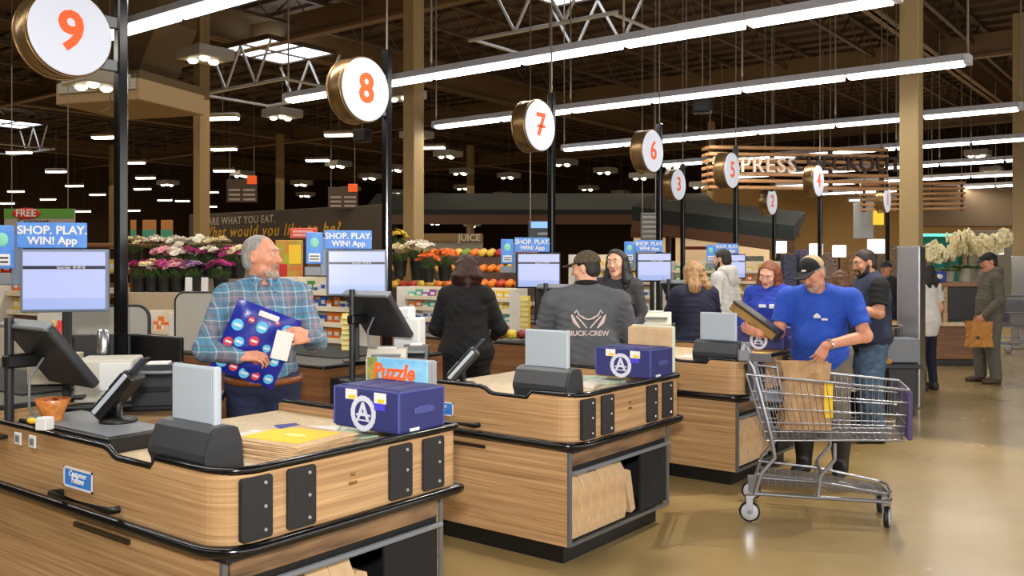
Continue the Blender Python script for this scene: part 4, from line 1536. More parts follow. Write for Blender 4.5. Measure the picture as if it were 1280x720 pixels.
        neck_cut = ('-e', nb + up * 0.045 + yy * 0.035, nv((0.066, 0.068, 0.055)) * s * (sw ** 0.3), Rc, 0.008)
        link('shirt', sdf_mesh('shirt', prs + [neck_cut], res, top, fold=fold, fseed=len(label) * 0.7), t)
    if collar is not None:
        cp = []
        for k in range(14):
            a = -PI / 2 + 0.35 + (2 * PI - 0.7) * k / 13 + PI
            cp.append(nb + up * (0.035 + 0.012 * math.cos(a + PI / 2)) + xx * 0.066 * s * math.cos(a) * 1.05 + yy * (0.070 * s * math.sin(a) + 0.012))
        pr = [C(cp[k], cp[k + 1], 0.017, None, 0.01) for k in range(13)]
        # turned-down collar points
        for q in (-1, 1):
            pr.append(C(nb + up * 0.015 + xx * q * 0.03 + yy * 0.085, nb - up * 0.045 + xx * q * 0.055 + yy * 0.105, 0.016, 0.008, 0.012))
        link('collar', sdf_mesh('collar', pr, min(res, 0.007), collar), t)
    if hood is not None:
        hp_ = []
        for k in range(9):
            a = PI * 1.02 + (PI * 0.96) * k / 8
            hp_.append(nb + up * (0.02 - 0.02 * math.sin(a)) + xx * 0.105 * s * math.cos(a) + yy * (0.10 * s * math.sin(a) + 0.01))
        pr = [C(hp_[k], hp_[k + 1], 0.036 + 0.006 * math.sin(k), None, 0.04) for k in range(8)]
        pr.append(E(nb - yy * 0.11 * s - up * 0.06, (0.10 * s, 0.035, 0.10 * s), Rc, 0.05))
        link('hood', sdf_mesh('hood', pr, res, hood, fold=0.004), t)
    if vest is not None:
        o = 0.030
        cuts = [(nv((0, 0, (hem - 0.04) * s)), nv((0, 0, -1)))]
        vs = [G(torso(o, 0.012), cuts, 0.0)]
        for sd_ in ('R', 'L'):
            a, b = p['sh' + sd_], p['el' + sd_]
            vs.append(('-e', a + xx * (0.055 if sd_ == 'R' else -0.055) - up * 0.03, nv((0.07, 0.095, 0.12)) * s, Rc, 0.01))
        vs.append(('-e', nb + up * 0.06 + yy * 0.06, nv((0.075, 0.085, 0.09)) * s, Rc, 0.01))
        link('vest', sdf_mesh('vest', vs, res, vest, fold=fold), t)
    # ---- trousers and shoes
    if pants is not None:
        pr = []
        o = pants_off
        for sd_ in ('R', 'L'):
            pr += leg(sd_, o, o + 0.004)
        pr += [E(p['pelvis'] + yy * belly * 0.15, (0.165 * sw * s + 0.014, (0.115 * sw + belly * 0.3) * s + 0.014, 0.15 * s), Rc, 0.05)]
        link('trousers', sdf_mesh('trousers', [G(pr, [(nv((0, 0, pants_cut)), nv((0, 0, -1))), (nv((0, 0, max(hem + 0.14, 1.02) * s)), nv((0, 0, 1)))], 0)], res, pants, fold=fold, fseed=2.0), t)
    if belt is not None:
        bz = belt * s
        cpt = tp('pelvis', 'chest', (bz - p['pelvis'][2]) / (p['chest'][2] - p['pelvis'][2]))
        bp = [cpt + yy * belly * 0.3 + xx * (0.165 * sw * s + 0.008) * math.cos(a) + yy * ((0.116 * sw + belly * 0.38) * s + 0.006) * math.sin(a) - nv((0, 0, 0.012 * math.sin(a))) for a in [2 * PI * k / 28 for k in range(28)]]
        pr = [C(bp[k], bp[(k + 1) % 28], 0.020, None, 0.005) for k in range(28)]
        link('belt', sdf_mesh('belt', pr, 0.006, mat('brown leather belt', (124, 70, 34), 0.4)), t)
    if shoe is not None:
        for sd_ in ('R', 'L'):
            an = p['an' + sd_]
            a = nv((an[0], an[1] - 0.025, 0.035))
            b = nv((an[0] + (0.02 if sd_ == 'R' else -0.02), an[1] + 0.155, 0.028))
            pr = [C(a, b, 0.042, 0.040, 0.03), C(a + nv((0, 0.02, 0.0)), nv((an[0], an[1], shoe_h)), 0.05 if shoe_h > 0.15 else 0.045, 0.10 if shoe_h > 0.15 else 0.042, 0.03)]
            pr.append(C(nv((an[0], an[1] + 0.01, 0.075)), nv((an[0], an[1] + 0.10, 0.045)), 0.046, 0.038, 0.03))
            link('shoe', sdf_mesh('shoe', pr, min(res, 0.008), shoe, cuts=[(nv((0, 0, 0.0)), nv((0, 0, -1))), (nv((0, 0, shoe_h + 0.02)), nv((0, 0, 1)))]), t)
    # ---- hair, beard, cap
    def he(x, y, z, rx, ry, rz, k=0.02):
        return E(H(x, y, z), nv((rx, ry, rz)) * hs, Rh, k * hs)

    def cut(x, y, z, nx, ny, nz_):
        return (H(x, y, z), Rh @ nv((nx, ny, nz_)))
    hres = min(res, 0.006)
    pr = None
    if hair == 'short':
        pr = [G([he(0, -0.012, 0.034, 0.0805, 0.0985, 0.091), he(0, -0.05, -0.02, 0.074, 0.055, 0.07)], [cut(0, 0.058, 0.06, 0, 0.85, -0.50), cut(0, 0.022, -0.01, 0, 0.85, -0.50), cut(0, 0, -0.075, 0, 0, -1)])] + [('-e', H(q * 0.085, 0.002, -0.026), nv((0.03, 0.034, 0.046)) * hs, Rh, 0.006) for q in (-1, 1)]
    elif hair == 'receding':
        pr = [G([he(0, -0.013, 0.031, 0.0785, 0.0965, 0.0865), he(0, -0.05, -0.02, 0.074, 0.054, 0.07)], [cut(0, 0.036, 0.09, 0, 0.93, -0.36), cut(0, 0.028, 0.0, 0, 0.92, -0.40), cut(0, 0, -0.072, 0, 0, -1)])] + [('-e', H(q * 0.085, 0.004, -0.024), nv((0.03, 0.034, 0.046)) * hs, Rh, 0.006) for q in (-1, 1)]
    elif hair == 'bun':
        pr = [G([he(0, -0.012, 0.034, 0.084, 0.102, 0.094), he(0, -0.05, -0.02, 0.078, 0.06, 0.075), he(0, -0.09, 0.06, 0.045, 0.045, 0.04)], [cut(0, 0.050, 0.05, 0, 0.80, -0.60), cut(0, 0, -0.085, 0, 0, -1)])]
    elif hair in ('long', 'bob'):
        ln_ = -0.35 if hair == 'long' else -0.15
        pr = [G([he(0, -0.014, 0.034, 0.086, 0.104, 0.094)], [cut(0, 0.058, 0.072, 0, 0.78, -0.62), cut(0, 0.040, 0.0, 0, 0.97, -0.24)])]
        for q in (-1, 1):
            for (x0, y0, x1, y1, l1) in ((0.066, 0.0, 0.086, 0.045, 1.0), (0.072, -0.045, 0.088, -0.05, 1.0), (0.045, -0.085, 0.055, -0.085, 1.0)):
                mid = H(q * (x1 + 0.004), y1 - 0.01, ln_ * 0.45)
                pr.append(C(H(q * x0, y0, 0.03), mid, 0.030 * hs, 0.036 * hs, 0.03))
                pr.append(C(mid, p['head'] + Rh @ (nv((q * x1, y1 * 0.7, 0)) * hs) + nv((0, 0, ln_ * l1)), 0.036 * hs, 0.020 * hs, 0.03))
        pr.append(C(H(0, -0.09, 0.0), p['head'] + Rh @ nv((0, -0.085, 0)) + nv((0, 0, ln_)), 0.042 * hs, 0.035 * hs, 0.03))
        if hair == 'bob':
            pr += [C(H(-0.05, 0.072, 0.082), H(0.05, 0.072, 0.082), 0.022 * hs, None, 0.02)]
    if pr is not None:
        link('hair', sdf_mesh('hair', pr, hres, hairc, fold=0.008 if hair in ('long', 'bob', 'bun') else 0.002, fseed=3), t)
    if beard is not None:
        m_, full = beard
        b_ = [C(H(-0.036, 0.026, -0.082), H(0, 0.070, -0.104), 0.031 * hs, 0.027 * hs, 0.02), C(H(0.036, 0.026, -0.082), H(0, 0.070, -0.104), 0.031 * hs, 0.027 * hs, 0.02),
              C(H(-0.024, 0.088, -0.056), H(0.024, 0.088, -0.056), 0.0085 * hs, None, 0.008), C(H(-0.028, 0.080, -0.060), H(-0.022, 0.078, -0.095), 0.010 * hs, None, 0.008), C(H(0.028, 0.080, -0.060), H(0.022, 0.078, -0.095), 0.010 * hs, None, 0.008)]
        if full:
            for q in (-1, 1):
                b_.append(C(H(q * 0.066, 0.005, -0.02), H(q * 0.045, 0.03, -0.085), 0.014 * hs, 0.026 * hs, 0.015))
        bc = [cut(0, 0.0, -0.048, 0, 0, 1)] if not full else [cut(0, 0.03, -0.015, 0, 0, 1)]
        link('beard', sdf_mesh('beard', [G(b_, bc + ([cut(0, 0.040, -0.08, 0, -1, 0.0)] if not full else [])), ('-e', H(0, 0.10, -0.071), nv((0.020, 0.03, 0.0085)) * hs, Rh, 0.004)], 0.0045, m_, fold=0.0015), t)
    if cap is not None:
        cm, bmat, back = cap
        g_ = [G([he(0, -0.012, 0.036, 0.088, 0.106, 0.094)], [cut(0, 0, 0.036, 0, 0.06, -1)])]
        link('cap_crown', sdf_mesh('cap_crown', g_, 0.005, [cm, bmat], paint=[(H(0, -0.08, 0.04), nv((0.2, 0.095, 0.2)) * hs, Rh, 1)] if not back else [(H(0, 0.08, 0.04), nv((0.2, 0.06, 0.2)) * hs, Rh, 1)]), t)
        q = 1 if not back else -1
        bp = [C(H(-0.035, q * 0.09, 0.040), H(-0.03, q * 0.148, 0.030), 0.042 * hs, 0.032 * hs, 0.02, (Rh @ nv((0, 0, 1)), 5.0)), C(H(0.035, q * 0.09, 0.040), H(0.03, q * 0.148, 0.030), 0.042 * hs, 0.032 * hs, 0.02, (Rh @ nv((0, 0, 1)), 5.0)), C(H(0, q * 0.09, 0.044), H(0, q * 0.155, 0.034), 0.042 * hs, 0.034 * hs, 0.02, (Rh @ nv((0, 0, 1)), 5.0))]
        link('cap_brim', sdf_mesh('cap_brim', bp, 0.005, cm), t)
    return t, p, H, Rh

carrier(L(2, -0.012, 0.80, 0.918), 'navy fabric carrier with white emblem behind the shopping cart handle', tags_=False)

# ================================================================== the people in view
def facing(loc, ang):
    """heading for a person at loc: 0 faces the camera, +90 faces the right of the picture, -90 the left"""
    c = Vector((-loc[0], -loc[1])).normalized()
    r = Vector((-c.y, c.x))           # towards the right of the picture as seen from the camera
    a = math.radians(ang)
    f = c * math.cos(a) + r * math.sin(a)
    return math.atan2(-f.x, f.y)


def stand(u, d):
    q = P(u, 328, d)
    return (q.x, q.y, 0.0)


HR = dict(grey=hair_mat('grey hair', (120, 116, 112), (176, 172, 168)), dark=hair_mat('dark hair', (20, 16, 14), (44, 34, 28)), black=hair_mat('black hair', (10, 9, 9), (26, 22, 22)),
          auburn=hair_mat('auburn hair', (72, 36, 20), (150, 82, 42)), redbrown=hair_mat('dark reddish hair', (34, 14, 10), (70, 32, 22)), blonde=hair_mat('blonde hair', (88, 60, 36), (196, 152, 100)),
          brown=hair_mat('brown hair', (66, 40, 24), (120, 78, 46)), beardgrey=hair_mat('greying beard', (140, 112, 94), (190, 174, 162)))
CL = dict(plaid=plaid_mat(), navyjeans=cloth('dark blue jeans', (30, 38, 66), 0.12), black=cloth('black cloth', (11, 11, 13)), grey=cloth('grey hoodie cloth', (84, 86, 90)), darkgrey=cloth('dark grey cloth', (52, 52, 56)),
          navy=cloth('navy cloth', (20, 24, 48)), white=cloth('white cloth', (214, 210, 204)), blue=cloth('bright blue tee', (36, 78, 184)), royal=cloth('royal blue tee', (32, 58, 164)),
          khaki=cloth('grey khaki cloth', (112, 104, 92)), jeans=cloth('faded jeans', (70, 92, 116), 0.18), vest=cloth('navy vest', (34, 42, 66)), olive=cloth('grey green cloth', (92, 86, 74)),
          greytrouser=cloth('grey trousers', (98, 94, 86)), shoe=mat('dark shoe', (28, 26, 26), 0.5), brownshoe=mat('brown shoe', (70, 52, 40), 0.5), camo=mat('camouflage cap', (54, 44, 32), 0.85, rgb2=(96, 80, 60), scale=(45, 45, 45)),
          capblack=mat('black cap', (14, 14, 15), 0.8), tan=mat('tan cap mesh', (176, 152, 118), 0.8))

# --- man in plaid with the blue package
loc = stand(329, 5.1)
rz = facing(loc, 6)
t, p, H, R = person('older grey haired man in plaid shirt holding blue package and paper', loc, rz, h=1.76, w=1.12, belly=0.05, res=0.0055, sk='ruddy',
    J=dict(shR=(0.20, -0.01, 1.395), shL=(-0.20, -0.01, 1.40), elR=(0.31, 0.12, 1.13), wrR=(0.15, 0.30, 1.105), elL=(-0.275, 0.06, 1.15), wrL=(-0.215, 0.31, 1.20), head=(0.015, 0.025, 1.625), neck=(0.0, -0.01, 1.475)),
    head=(58, -2, 0), top=CL['plaid'], sleeve='long', hem=0.968, pants=CL['navyjeans'], shoe=CL['shoe'], hair='receding', hairc=HR['grey'], beard=(HR['beardgrey'], False), collar=CL['plaid'], belt=0.955,
    hands=dict(R=dict(d=(-0.95, 0.12, 0.02), n=(0, -0.5, -0.9), curl=38, flip=-1), L=dict(d=(0.55, 0.15, 0.0), n=(0.2, -0.9, -0.3), curl=48, flip=-1)), fold=0.006)
M_pack = mat('blue package film', (34, 44, 150), 0.28, bump=0.1, bscale=60)
M_cyan = mat('cyan dot', (96, 196, 236), 0.35)
M_red = mat('red dot', (214, 64, 84), 0.35)
mw_ = Matrix.Translation(loc) @ Matrix.Rotation(rz, 4, 'Z')
pk = thing('blue_package', 'shiny blue package with cyan and red dots under the arm of the man in plaid', 'package', tuple(mw_ @ Vector((0.06, 0.215, 1.165))), rz)
pm = Matrix.Rotation(math.radians(-22), 4, 'Y') @ Matrix.Rotation(math.radians(-9), 4, 'X')
bm = bmesh.new()
nx_, nz_ = 14, 14
MBp = MB()
vs, fs = [], []
for side in (1, -1):
    for i in range(nx_ + 1):
        for j in range(nz_ + 1):
            a, b = i / nx_ * 2 - 1, j / nz_ * 2 - 1
            th = 0.034 * (1 - a ** 4) * (1 - b ** 4) + 0.004 * math.sin(a * 7 + b * 5)
            vs.append(pm @ Vector((a * 0.175, side * th * (1.0 if abs(a) < 1 and abs(b) < 1 else 0.2), b * 0.20)))
for q in range(2):
    o_ = q * (nx_ + 1) * (nz_ + 1)
    for i in range(nx_):
        for j in range(nz_):
            k_ = o_ + i * (nz_ + 1) + j
            fs.append((k_, k_ + 1, k_ + nz_ + 2, k_ + nz_ + 1) if q else (k_, k_ + nz_ + 1, k_ + nz_ + 2, k_ + 1))
bm.free()
MBp.add(vs, fs, 0, True)
MBp.build('film', M_pack, pk)
dots = [(-0.12, 0.13, 0, 0.030), (-0.12, 0.045, 1, 0.026), (-0.055, 0.005, 0, 0.022), (0.01, 0.10, 0, 0.031), (-0.055, 0.15, 1, 0.014), (0.075, 0.12, 1, 0.018), (0.02, 0.02, 1, 0.027), (0.13, 0.07, 0, 0.032), (0.09, -0.01, 0, 0.027), (0.14, -0.03, 1, 0.026),
        (-0.13, -0.15, 0, 0.027), (-0.06, -0.155, 1, 0.024), (0.0, -0.16, 0, 0.029), (0.065, -0.145, 1, 0.025), (0.13, -0.14, 0, 0.031), (-0.12, -0.05, 0, 0.026), (-0.03, -0.07, 1, 0.024)]
for (x, z, c_, r_) in dots:
    yb = 0.034 * (1 - (x / 0.175) ** 4) * (1 - (z / 0.20) ** 4)
    mx = pm @ Matrix.Translation((x, yb + 0.004, z))
    db = MB().lathe([(r_, -0.002), (r_ * 0.95, 0.002)], n=14, mx=mx @ Matrix.Rotation(-PI / 2, 4, 'X'), smooth=False)
    do = db.build('printed_dot', M_red if c_ else M_cyan, pk)
    MB().rbox(-r_ * 0.62, r_ * 0.62, 0.002, 0.004, -r_ * 0.22, r_ * 0.22, 0.001, mx=mx).build('white_band', MT['white'], do)
MB().rbox(-0.055, 0.055, 0.030, 0.042, 0.155, 0.185, 0.004, mx=pm).build('white_handle', MT['white'], pk)
pp_ = MB().rbox(-0.045, 0.045, -0.002, 0.002, -0.075, 0.075, 0.001, mx=Matrix.Rotation(math.radians(-14), 4, 'Y'))
po = pp_.build('folded_paper', MT['paper'], None, tuple(mw_ @ Vector((-0.06, 0.345, 1.165))), (0, 0, rz))
tag(po, 'folded white paper held in the hands of the man in plaid', 'paper')

# --- woman in black seen from behind
loc = stand(583, 7.2)
person('woman in long black coat with dark reddish hair, seen from behind', loc, facing(loc, 172), h=1.66, w=1.15, res=0.008, female=True, top=CL['black'], sleeve='long', hem=0.62, hem_loose=0.03, pants=CL['black'], shoe=CL['shoe'],
       hair='bob', hairc=HR['redbrown'], head=(12, 14, 0), J=dict(elR=(0.27, 0.06, 1.14), wrR=(0.2, 0.26, 1.05), elL=(-0.26, 0.05, 1.14), wrL=(-0.18, 0.26, 1.05)), fold=0.008, eyes=False)

# --- man in grey hoodie with camouflage cap, seen from behind
loc = stand(733, 6.45)
rz = facing(loc, 184)
t, p, H, R = person('broad man in grey hoodie and camouflage cap, seen from behind', loc, rz, h=1.68, w=1.42, belly=0.08, res=0.008, top=CL['grey'], sleeve='long', hem=0.84, hem_loose=0.03, pants=CL['navyjeans'], shoe=CL['shoe'],
       hair='short', hairc=HR['dark'], cap=(CL['camo'], CL['camo'], False), head=(62, 8, 0), J=dict(shR=(0.25, 0, 1.38), shL=(-0.25, 0, 1.38), elR=(0.33, 0.08, 1.12), wrR=(0.24, 0.30, 1.03), elL=(-0.33, 0.08, 1.12), wrL=(-0.24, 0.30, 1.03)),
       collar=CL['black'], fold=0.008, eyes=False)
# printed deer horn ornament and lettering on the back (person faces +y, so the back is -y)
M_print = mat('pale pink print', (206, 186, 184), 0.8)
gb = MB()
yb = -0.215
for q in (-1, 1):
    gb.tube([(q * 0.012, yb, 1.155), (q * 0.05, yb, 1.20), (q * 0.085, yb - 0.0, 1.235)], 0.0055, 5)
    gb.tube([(q * 0.06, yb, 1.155), (q * 0.095, yb + 0.003, 1.195), (q * 0.115, yb + 0.008, 1.245)], [0.006, 0.015, 0.006], 6)
    gb.tube([(q * 0.03, yb, 1.225), (q * 0.065, yb, 1.24), (q * 0.08, yb, 1.275), (q * 0.095, yb + 0.004, 1.255)], 0.0055, 5)
gb.tube([(-0.04, yb, 1.222), (0.0, yb, 1.212), (0.04, yb, 1.222)], 0.005, 5)
gb.build('back_print', M_print, t)
text('back_lettering', 'BUCK-CREW', 0.047, M_print, t, (0.0, -0.231, 1.118), ext=0.006, bold=0.001)

# --- dark haired woman facing the camera
loc = stand(771, 8.0)
rz = facing(loc, -8)
t, p, H, R = person('dark haired woman in charcoal top facing the camera', loc, rz, h=1.72, w=1.0, res=0.006, female=True, top=CL['darkgrey'], sleeve='long', hem=0.86, pants=CL['black'], shoe=CL['shoe'],
       hair='long', hairc=HR['black'], head=(-14, 2, 4), J=dict(elR=(0.23, 0.03, 1.12), wrR=(0.14, 0.26, 1.06), elL=(-0.23, 0.03, 1.12), wrL=(-0.14, 0.26, 1.06)))
MB().rbox(-0.125, -0.065, 0.135, 0.15, 1.30, 1.325, 0.004).build('chest_logo', MT['white'], t)

# --- blonde woman in navy, seen from behind
loc = stand(868, 8.25)
person('blonde woman in navy top leaning at lane 7, seen from behind', loc, facing(loc, 200), h=1.63, w=1.18, res=0.008, female=True, top=CL['navy'], sleeve='long', hem=0.84, hem_loose=0.02, pants=CL['black'], shoe=CL['shoe'], hair='long', hairc=HR['blonde'],
       head=(20, 18, 0), J=dict(elR=(0.27, 0.1, 1.1), wrR=(0.2, 0.3, 1.02), elL=(-0.27, 0.1, 1.1), wrL=(-0.2, 0.3, 1.02), head=(0, 0.045, 1.61)), fold=0.008, eyes=False)

# --- man in white hoodie
loc = stand(905, 10.6)
person('young man in white hoodie beyond the blonde woman', loc, facing(loc, -118), h=1.76, w=1.0, res=0.009, top=CL['white'], sleeve='long', hem=0.82, hem_loose=0.02, pants=CL['navyjeans'], shoe=CL['shoe'], hair='short', hairc=HR['dark'], hood=CL['white'], beard=(HR['dark'], True), head=(0, 6, 0))

# --- red haired woman in royal blue tee
loc = stand(962, 8.15)
rz = facing(loc, -12)
t, p, H, R = person('auburn haired woman in royal blue tee looking down', loc, rz, h=1.64, w=1.12, res=0.006, female=True, top=CL['royal'], sleeve='push', hem=0.86, pants=CL['black'], shoe=CL['shoe'], hair='long', hairc=HR['auburn'],
       head=(-10, 26, -8), J=dict(elR=(0.26, 0.04, 1.12), wrR=(0.14, 0.26, 1.06), elL=(-0.26, 0.04, 1.12), wrL=(-0.10, 0.28, 1.08), head=(0, 0.05, 1.60)))
MB().rbox(-0.10, -0.03, 0.145, 0.165, 1.20, 1.235, 0.003).build('name_badge', MT['white'], t)
MB().rbox(0.0, 0.06, 0.145, 0.165, 1.205, 1.232, 0.003).build('name_badge', MT['white'], t)
MB().rbox(-0.15, -0.115, 0.13, 0.15, 1.285, 1.315, 0.003).build('chest_logo', MT['white'], t)

# --- the bagger in bright blue tee and cap
loc = stand(1026, 6.95)
loc_bag = loc
rz = facing(loc, -14)
rz_bag = rz
t, p, H, R = person('man in bright blue tee and black cap packing the cart', loc, rz, h=1.76, w=1.2, belly=0.10, res=0.0055, sk='ruddy', top=CL['blue'], sleeve='short', hem=0.80, hem_loose=0.012, pants=CL['khaki'], pants_off=0.03, shoe=CL['shoe'], shoe_h=0.42, pants_cut=0.28,
       hair='short', hairc=HR['grey'], cap=(CL['capblack'], CL['tan'], False), beard=(HR['beardgrey'], False), head=(-14, 26, 6),
       J=dict(pelvis=(0, -0.02, 0.93), chest=(0.0, 0.05, 1.21), neck=(0.0, 0.10, 1.385), head=(0.02, 0.165, 1.515), shR=(0.235, 0.07, 1.32), shL=(-0.235, 0.05, 1.32), elR=(0.28, 0.14, 1.06), wrR=(0.33, 0.44, 1.07), elL=(-0.345, 0.12, 1.06), wrL=(-0.125, 0.36, 1.00),
              hipR=(0.10, -0.02, 0.90), hipL=(-0.10, -0.02, 0.90), knR=(0.12, 0.03, 0.48), knL=(-0.12, 0.0, 0.48), anR=(0.13, -0.02, 0.08), anL=(-0.13, -0.06, 0.08)),
       hands=dict(R=dict(d=(0.9, 0.02, 0.30), n=(0.1, -0.85, 0.45), curl=30, flip=-1), L=dict(d=(0.45, 0.2, -0.85), n=(0.5, -0.75, 0.1), curl=26, flip=1)), fold=0.006)
lg = MB().rbox(-0.055, -0.005, 0.222, 0.236, 1.19, 1.212, 0.004)
lg.prism([(-0.050, 1.21), (-0.030, 1.228), (-0.008, 1.21)], 'y', 0.222, 0.236)
lg.rbox(-0.105, -0.06, 0.217, 0.231, 1.175, 1.19, 0.003)
lg.build('chest_logo', MT['white'], t)
c1 = H(0, 0.098, 0.062)
cl = MB().rbox(-0.018, 0.018, -0.004, 0.004, -0.006, 0.010, 0.003)
lo = cl.build('cap_logo', MT['white'], t, tuple(c1), (math.radians(18), 0, math.radians(-14)))
wt = MB()
we, ww = p['elL'], p['wrL']
a_ = Vector(ww + (we - ww) * 0.10)
dv = Vector(we - ww).normalized()
s1 = dv.orthogonal().normalized()
s2 = dv.cross(s1)
wt.tube([a_ + (s1 * math.cos(k * PI / 8) + s2 * math.sin(k * PI / 8)) * 0.036 for k in range(16)], 0.008, 6, closed=True)
wt.rbox(-0.018, 0.018, -0.018, 0.018, -0.005, 0.006, 0.004, mx=Matrix.Translation(a_ + Vector((0.0, 0.015, 0.036))))
wt.build('wristwatch', MT['steel'], t)
mw_ = Matrix.Translation(loc) @ Matrix.Rotation(rz, 4, 'Z')
hb = thing('brown_carton', 'long brown and dark carton held in the right hand of the man in blue', 'carton', tuple(mw_ @ Vector((0.385, 0.36, 1.165))), rz)
mx = Matrix.Rotation(math.radians(32 + 0), 4, 'Y')
mx = Matrix.Rotation(math.radians(-34), 4, 'Y')
M_carton = mat('brown carton', (150, 112, 58), 0.6, var=0.1)
MB().rbox(-0.20, 0.20, -0.075, 0.075, -0.035, 0.025, 0.008, mx=mx).build('body', M_carton, hb)
MB().rbox(-0.205, 0.205, -0.08, 0.08, 0.026, 0.045, 0.006, mx=mx).rbox(-0.207, -0.195, -0.08, 0.08, -0.03, 0.04, 0.004, mx=mx).build('dark_lid', mat('dark lid', (48, 40, 34), 0.4), hb)

# --- bearded man in navy vest
loc = stand(1088, 8.25)
rz = facing(loc, -72)
person('bearded man in navy vest over black tee, in profile', loc, rz, h=1.73, w=1.3, belly=0.07, res=0.0065, sk='tan', top=CL['black'], sleeve='short', hem=0.80, pants=CL['jeans'], pants_off=0.03, shoe=CL['shoe'], hair='short', hairc=HR['dark'], beard=(HR['dark'], True),
       vest=CL['vest'], head=(10, 12, 0), J=dict(shR=(0.225, 0, 1.40), shL=(-0.225, 0, 1.40), elL=(-0.28, 0.02, 1.17), wrL=(-0.20, 0.28, 1.22), elR=(0.29, 0.05, 1.13), wrR=(0.16, 0.30, 1.12), head=(0, 0.05, 1.615)),
       hands=dict(L=dict(d=(0.2, 0.9, 0.0), n=(0.9, -0.2, -0.2), curl=35)))

# --- people further off
loc = stand(1108, 13.7)
person('man in black cap and dark top far behind the bearded man', loc, facing(loc, -20), h=1.62, w=1.05, res=0.011, sk='tan', top=CL['black'], sleeve='long', pants=CL['black'], shoe=CL['shoe'], hair='short', hairc=HR['dark'], cap=(CL['capblack'], CL['capblack'], False))
loc = stand(1050, 9.9)
person('brown haired woman half hidden behind the man in the black cap', loc, facing(loc, 160), h=1.52, w=1.0, res=0.011, female=True, top=CL['darkgrey'], sleeve='long', pants=CL['black'], shoe=CL['shoe'], hair='bob', hairc=HR['brown'], eyes=False)
loc = stand(1158, 11.5)
person('woman in white top and dark leggings beside the steel column', loc, facing(loc, -128), h=1.60, w=1.02, res=0.009, female=True, top=CL['white'], sleeve='short', hem=0.74, hem_loose=0.03, pants=CL['navy'], pants_off=0.008, shoe=CL['shoe'], hair='long', hairc=HR['dark'],
       head=(0, 14, 0), J=dict(elL=(-0.22, 0.05, 1.12), wrL=(-0.16, 0.26, 1.08)), eyes=False)
loc = stand(1238, 12.2)
loc_far, rz_far = loc, facing(stand(1238, 12.2), -68)
t, p, H, R = person('man in grey hoodie and trousers carrying an orange paper bag', loc, rz_far, h=1.73, w=1.12, belly=0.03, res=0.008, sk='ruddy', top=CL['olive'], sleeve='long', hem=0.86, hem_loose=0.02, pants=CL['greytrouser'], pants_off=0.03, shoe=CL['brownshoe'], hair='short', hairc=HR['dark'],
       cap=(CL['capblack'], CL['capblack'], False), hood=CL['olive'], head=(0, 14, 0), J=dict(elL=(-0.26, -0.02, 1.12), wrL=(-0.24, 0.18, 0.92), elR=(0.25, -0.02, 1.12), wrR=(0.24, 0.06, 0.87), anR=(0.11, 0.08, 0.08), knR=(0.105, 0.1, 0.49)))
mw_ = Matrix.Translation(loc) @ Matrix.Rotation(rz_far, 4, 'Z')


def carry_bag(loc, rz, label, wx=0.30, dy=0.17, hz=0.33, m=None, handles=True, emblem_=True, name='paper_bag', grp=None, group2=None):
    t = thing(name, label, 'paper bag', loc, rz, group2)
    mb = MB()
    x, y = wx / 2, dy / 2
    n = 9
    vs, fs = [], []
    lv = 7
    ring = []
    for (px, py) in ((-x, -y), (x, -y), (x, y), (-x, y)):
        ring.append((px, py))
    pts = []
    for i in range(4):
        a, b = ring[i], ring[(i + 1) % 4]
        for k in range(5):
            f = k / 5
            pts.append((a[0] + (b[0] - a[0]) * f, a[1] + (b[1] - a[1]) * f, i, k))
    for j in range(lv + 1):
        f = j / lv
        for (px, py, i, k) in pts:
            cr = 0.008 * math.sin(k * 2.1 + j * 1.7 + i) + 0.006 * math.sin(j * 3.3 + k)
            sq = 1.0 - 0.10 * math.sin(f * PI) + 0.02 * f
            vs.append((px * sq + cr, py * sq * (1.0 - 0.15 * f) + cr, f * hz))
    N = len(pts)
    for j in range(lv):
        for k in range(N):
            fs.append((j * N + k, j * N + (k + 1) % N, (j + 1) * N + (k + 1) % N, (j + 1) * N + k))
    fs.append(tuple(range(N))[::-1])
    mb.add(vs, fs)
    o = mb.build('bag_body', m or MT['kraft_orange'], t)
    if handles:
        h_ = MB()
        for yy in (-y * 0.5, y * 0.5):
            h_.tube([(-0.05, yy, hz - 0.01), (-0.045, yy * 0.5, hz + 0.07), (0.045, yy * 0.5, hz + 0.07), (0.05, yy, hz - 0.01)], 0.005, 5)
        h_.build('handles', m or MT['kraft_orange'], t)
    if emblem_:
        MB().ball((-0.07, -y - 0.004, hz * 0.38), 0.028, (1, 0.12, 0.8), 10, 6).build('printed_mark', MT['charcoal'], t)
    return t


hp_ = mw_ @ Vector((-0.24, 0.24, 0.50))
carry_bag((hp_.x, hp_.y, 0.50), YAW + 0.12, 'orange brown paper bag hanging from the hand of the man in grey')

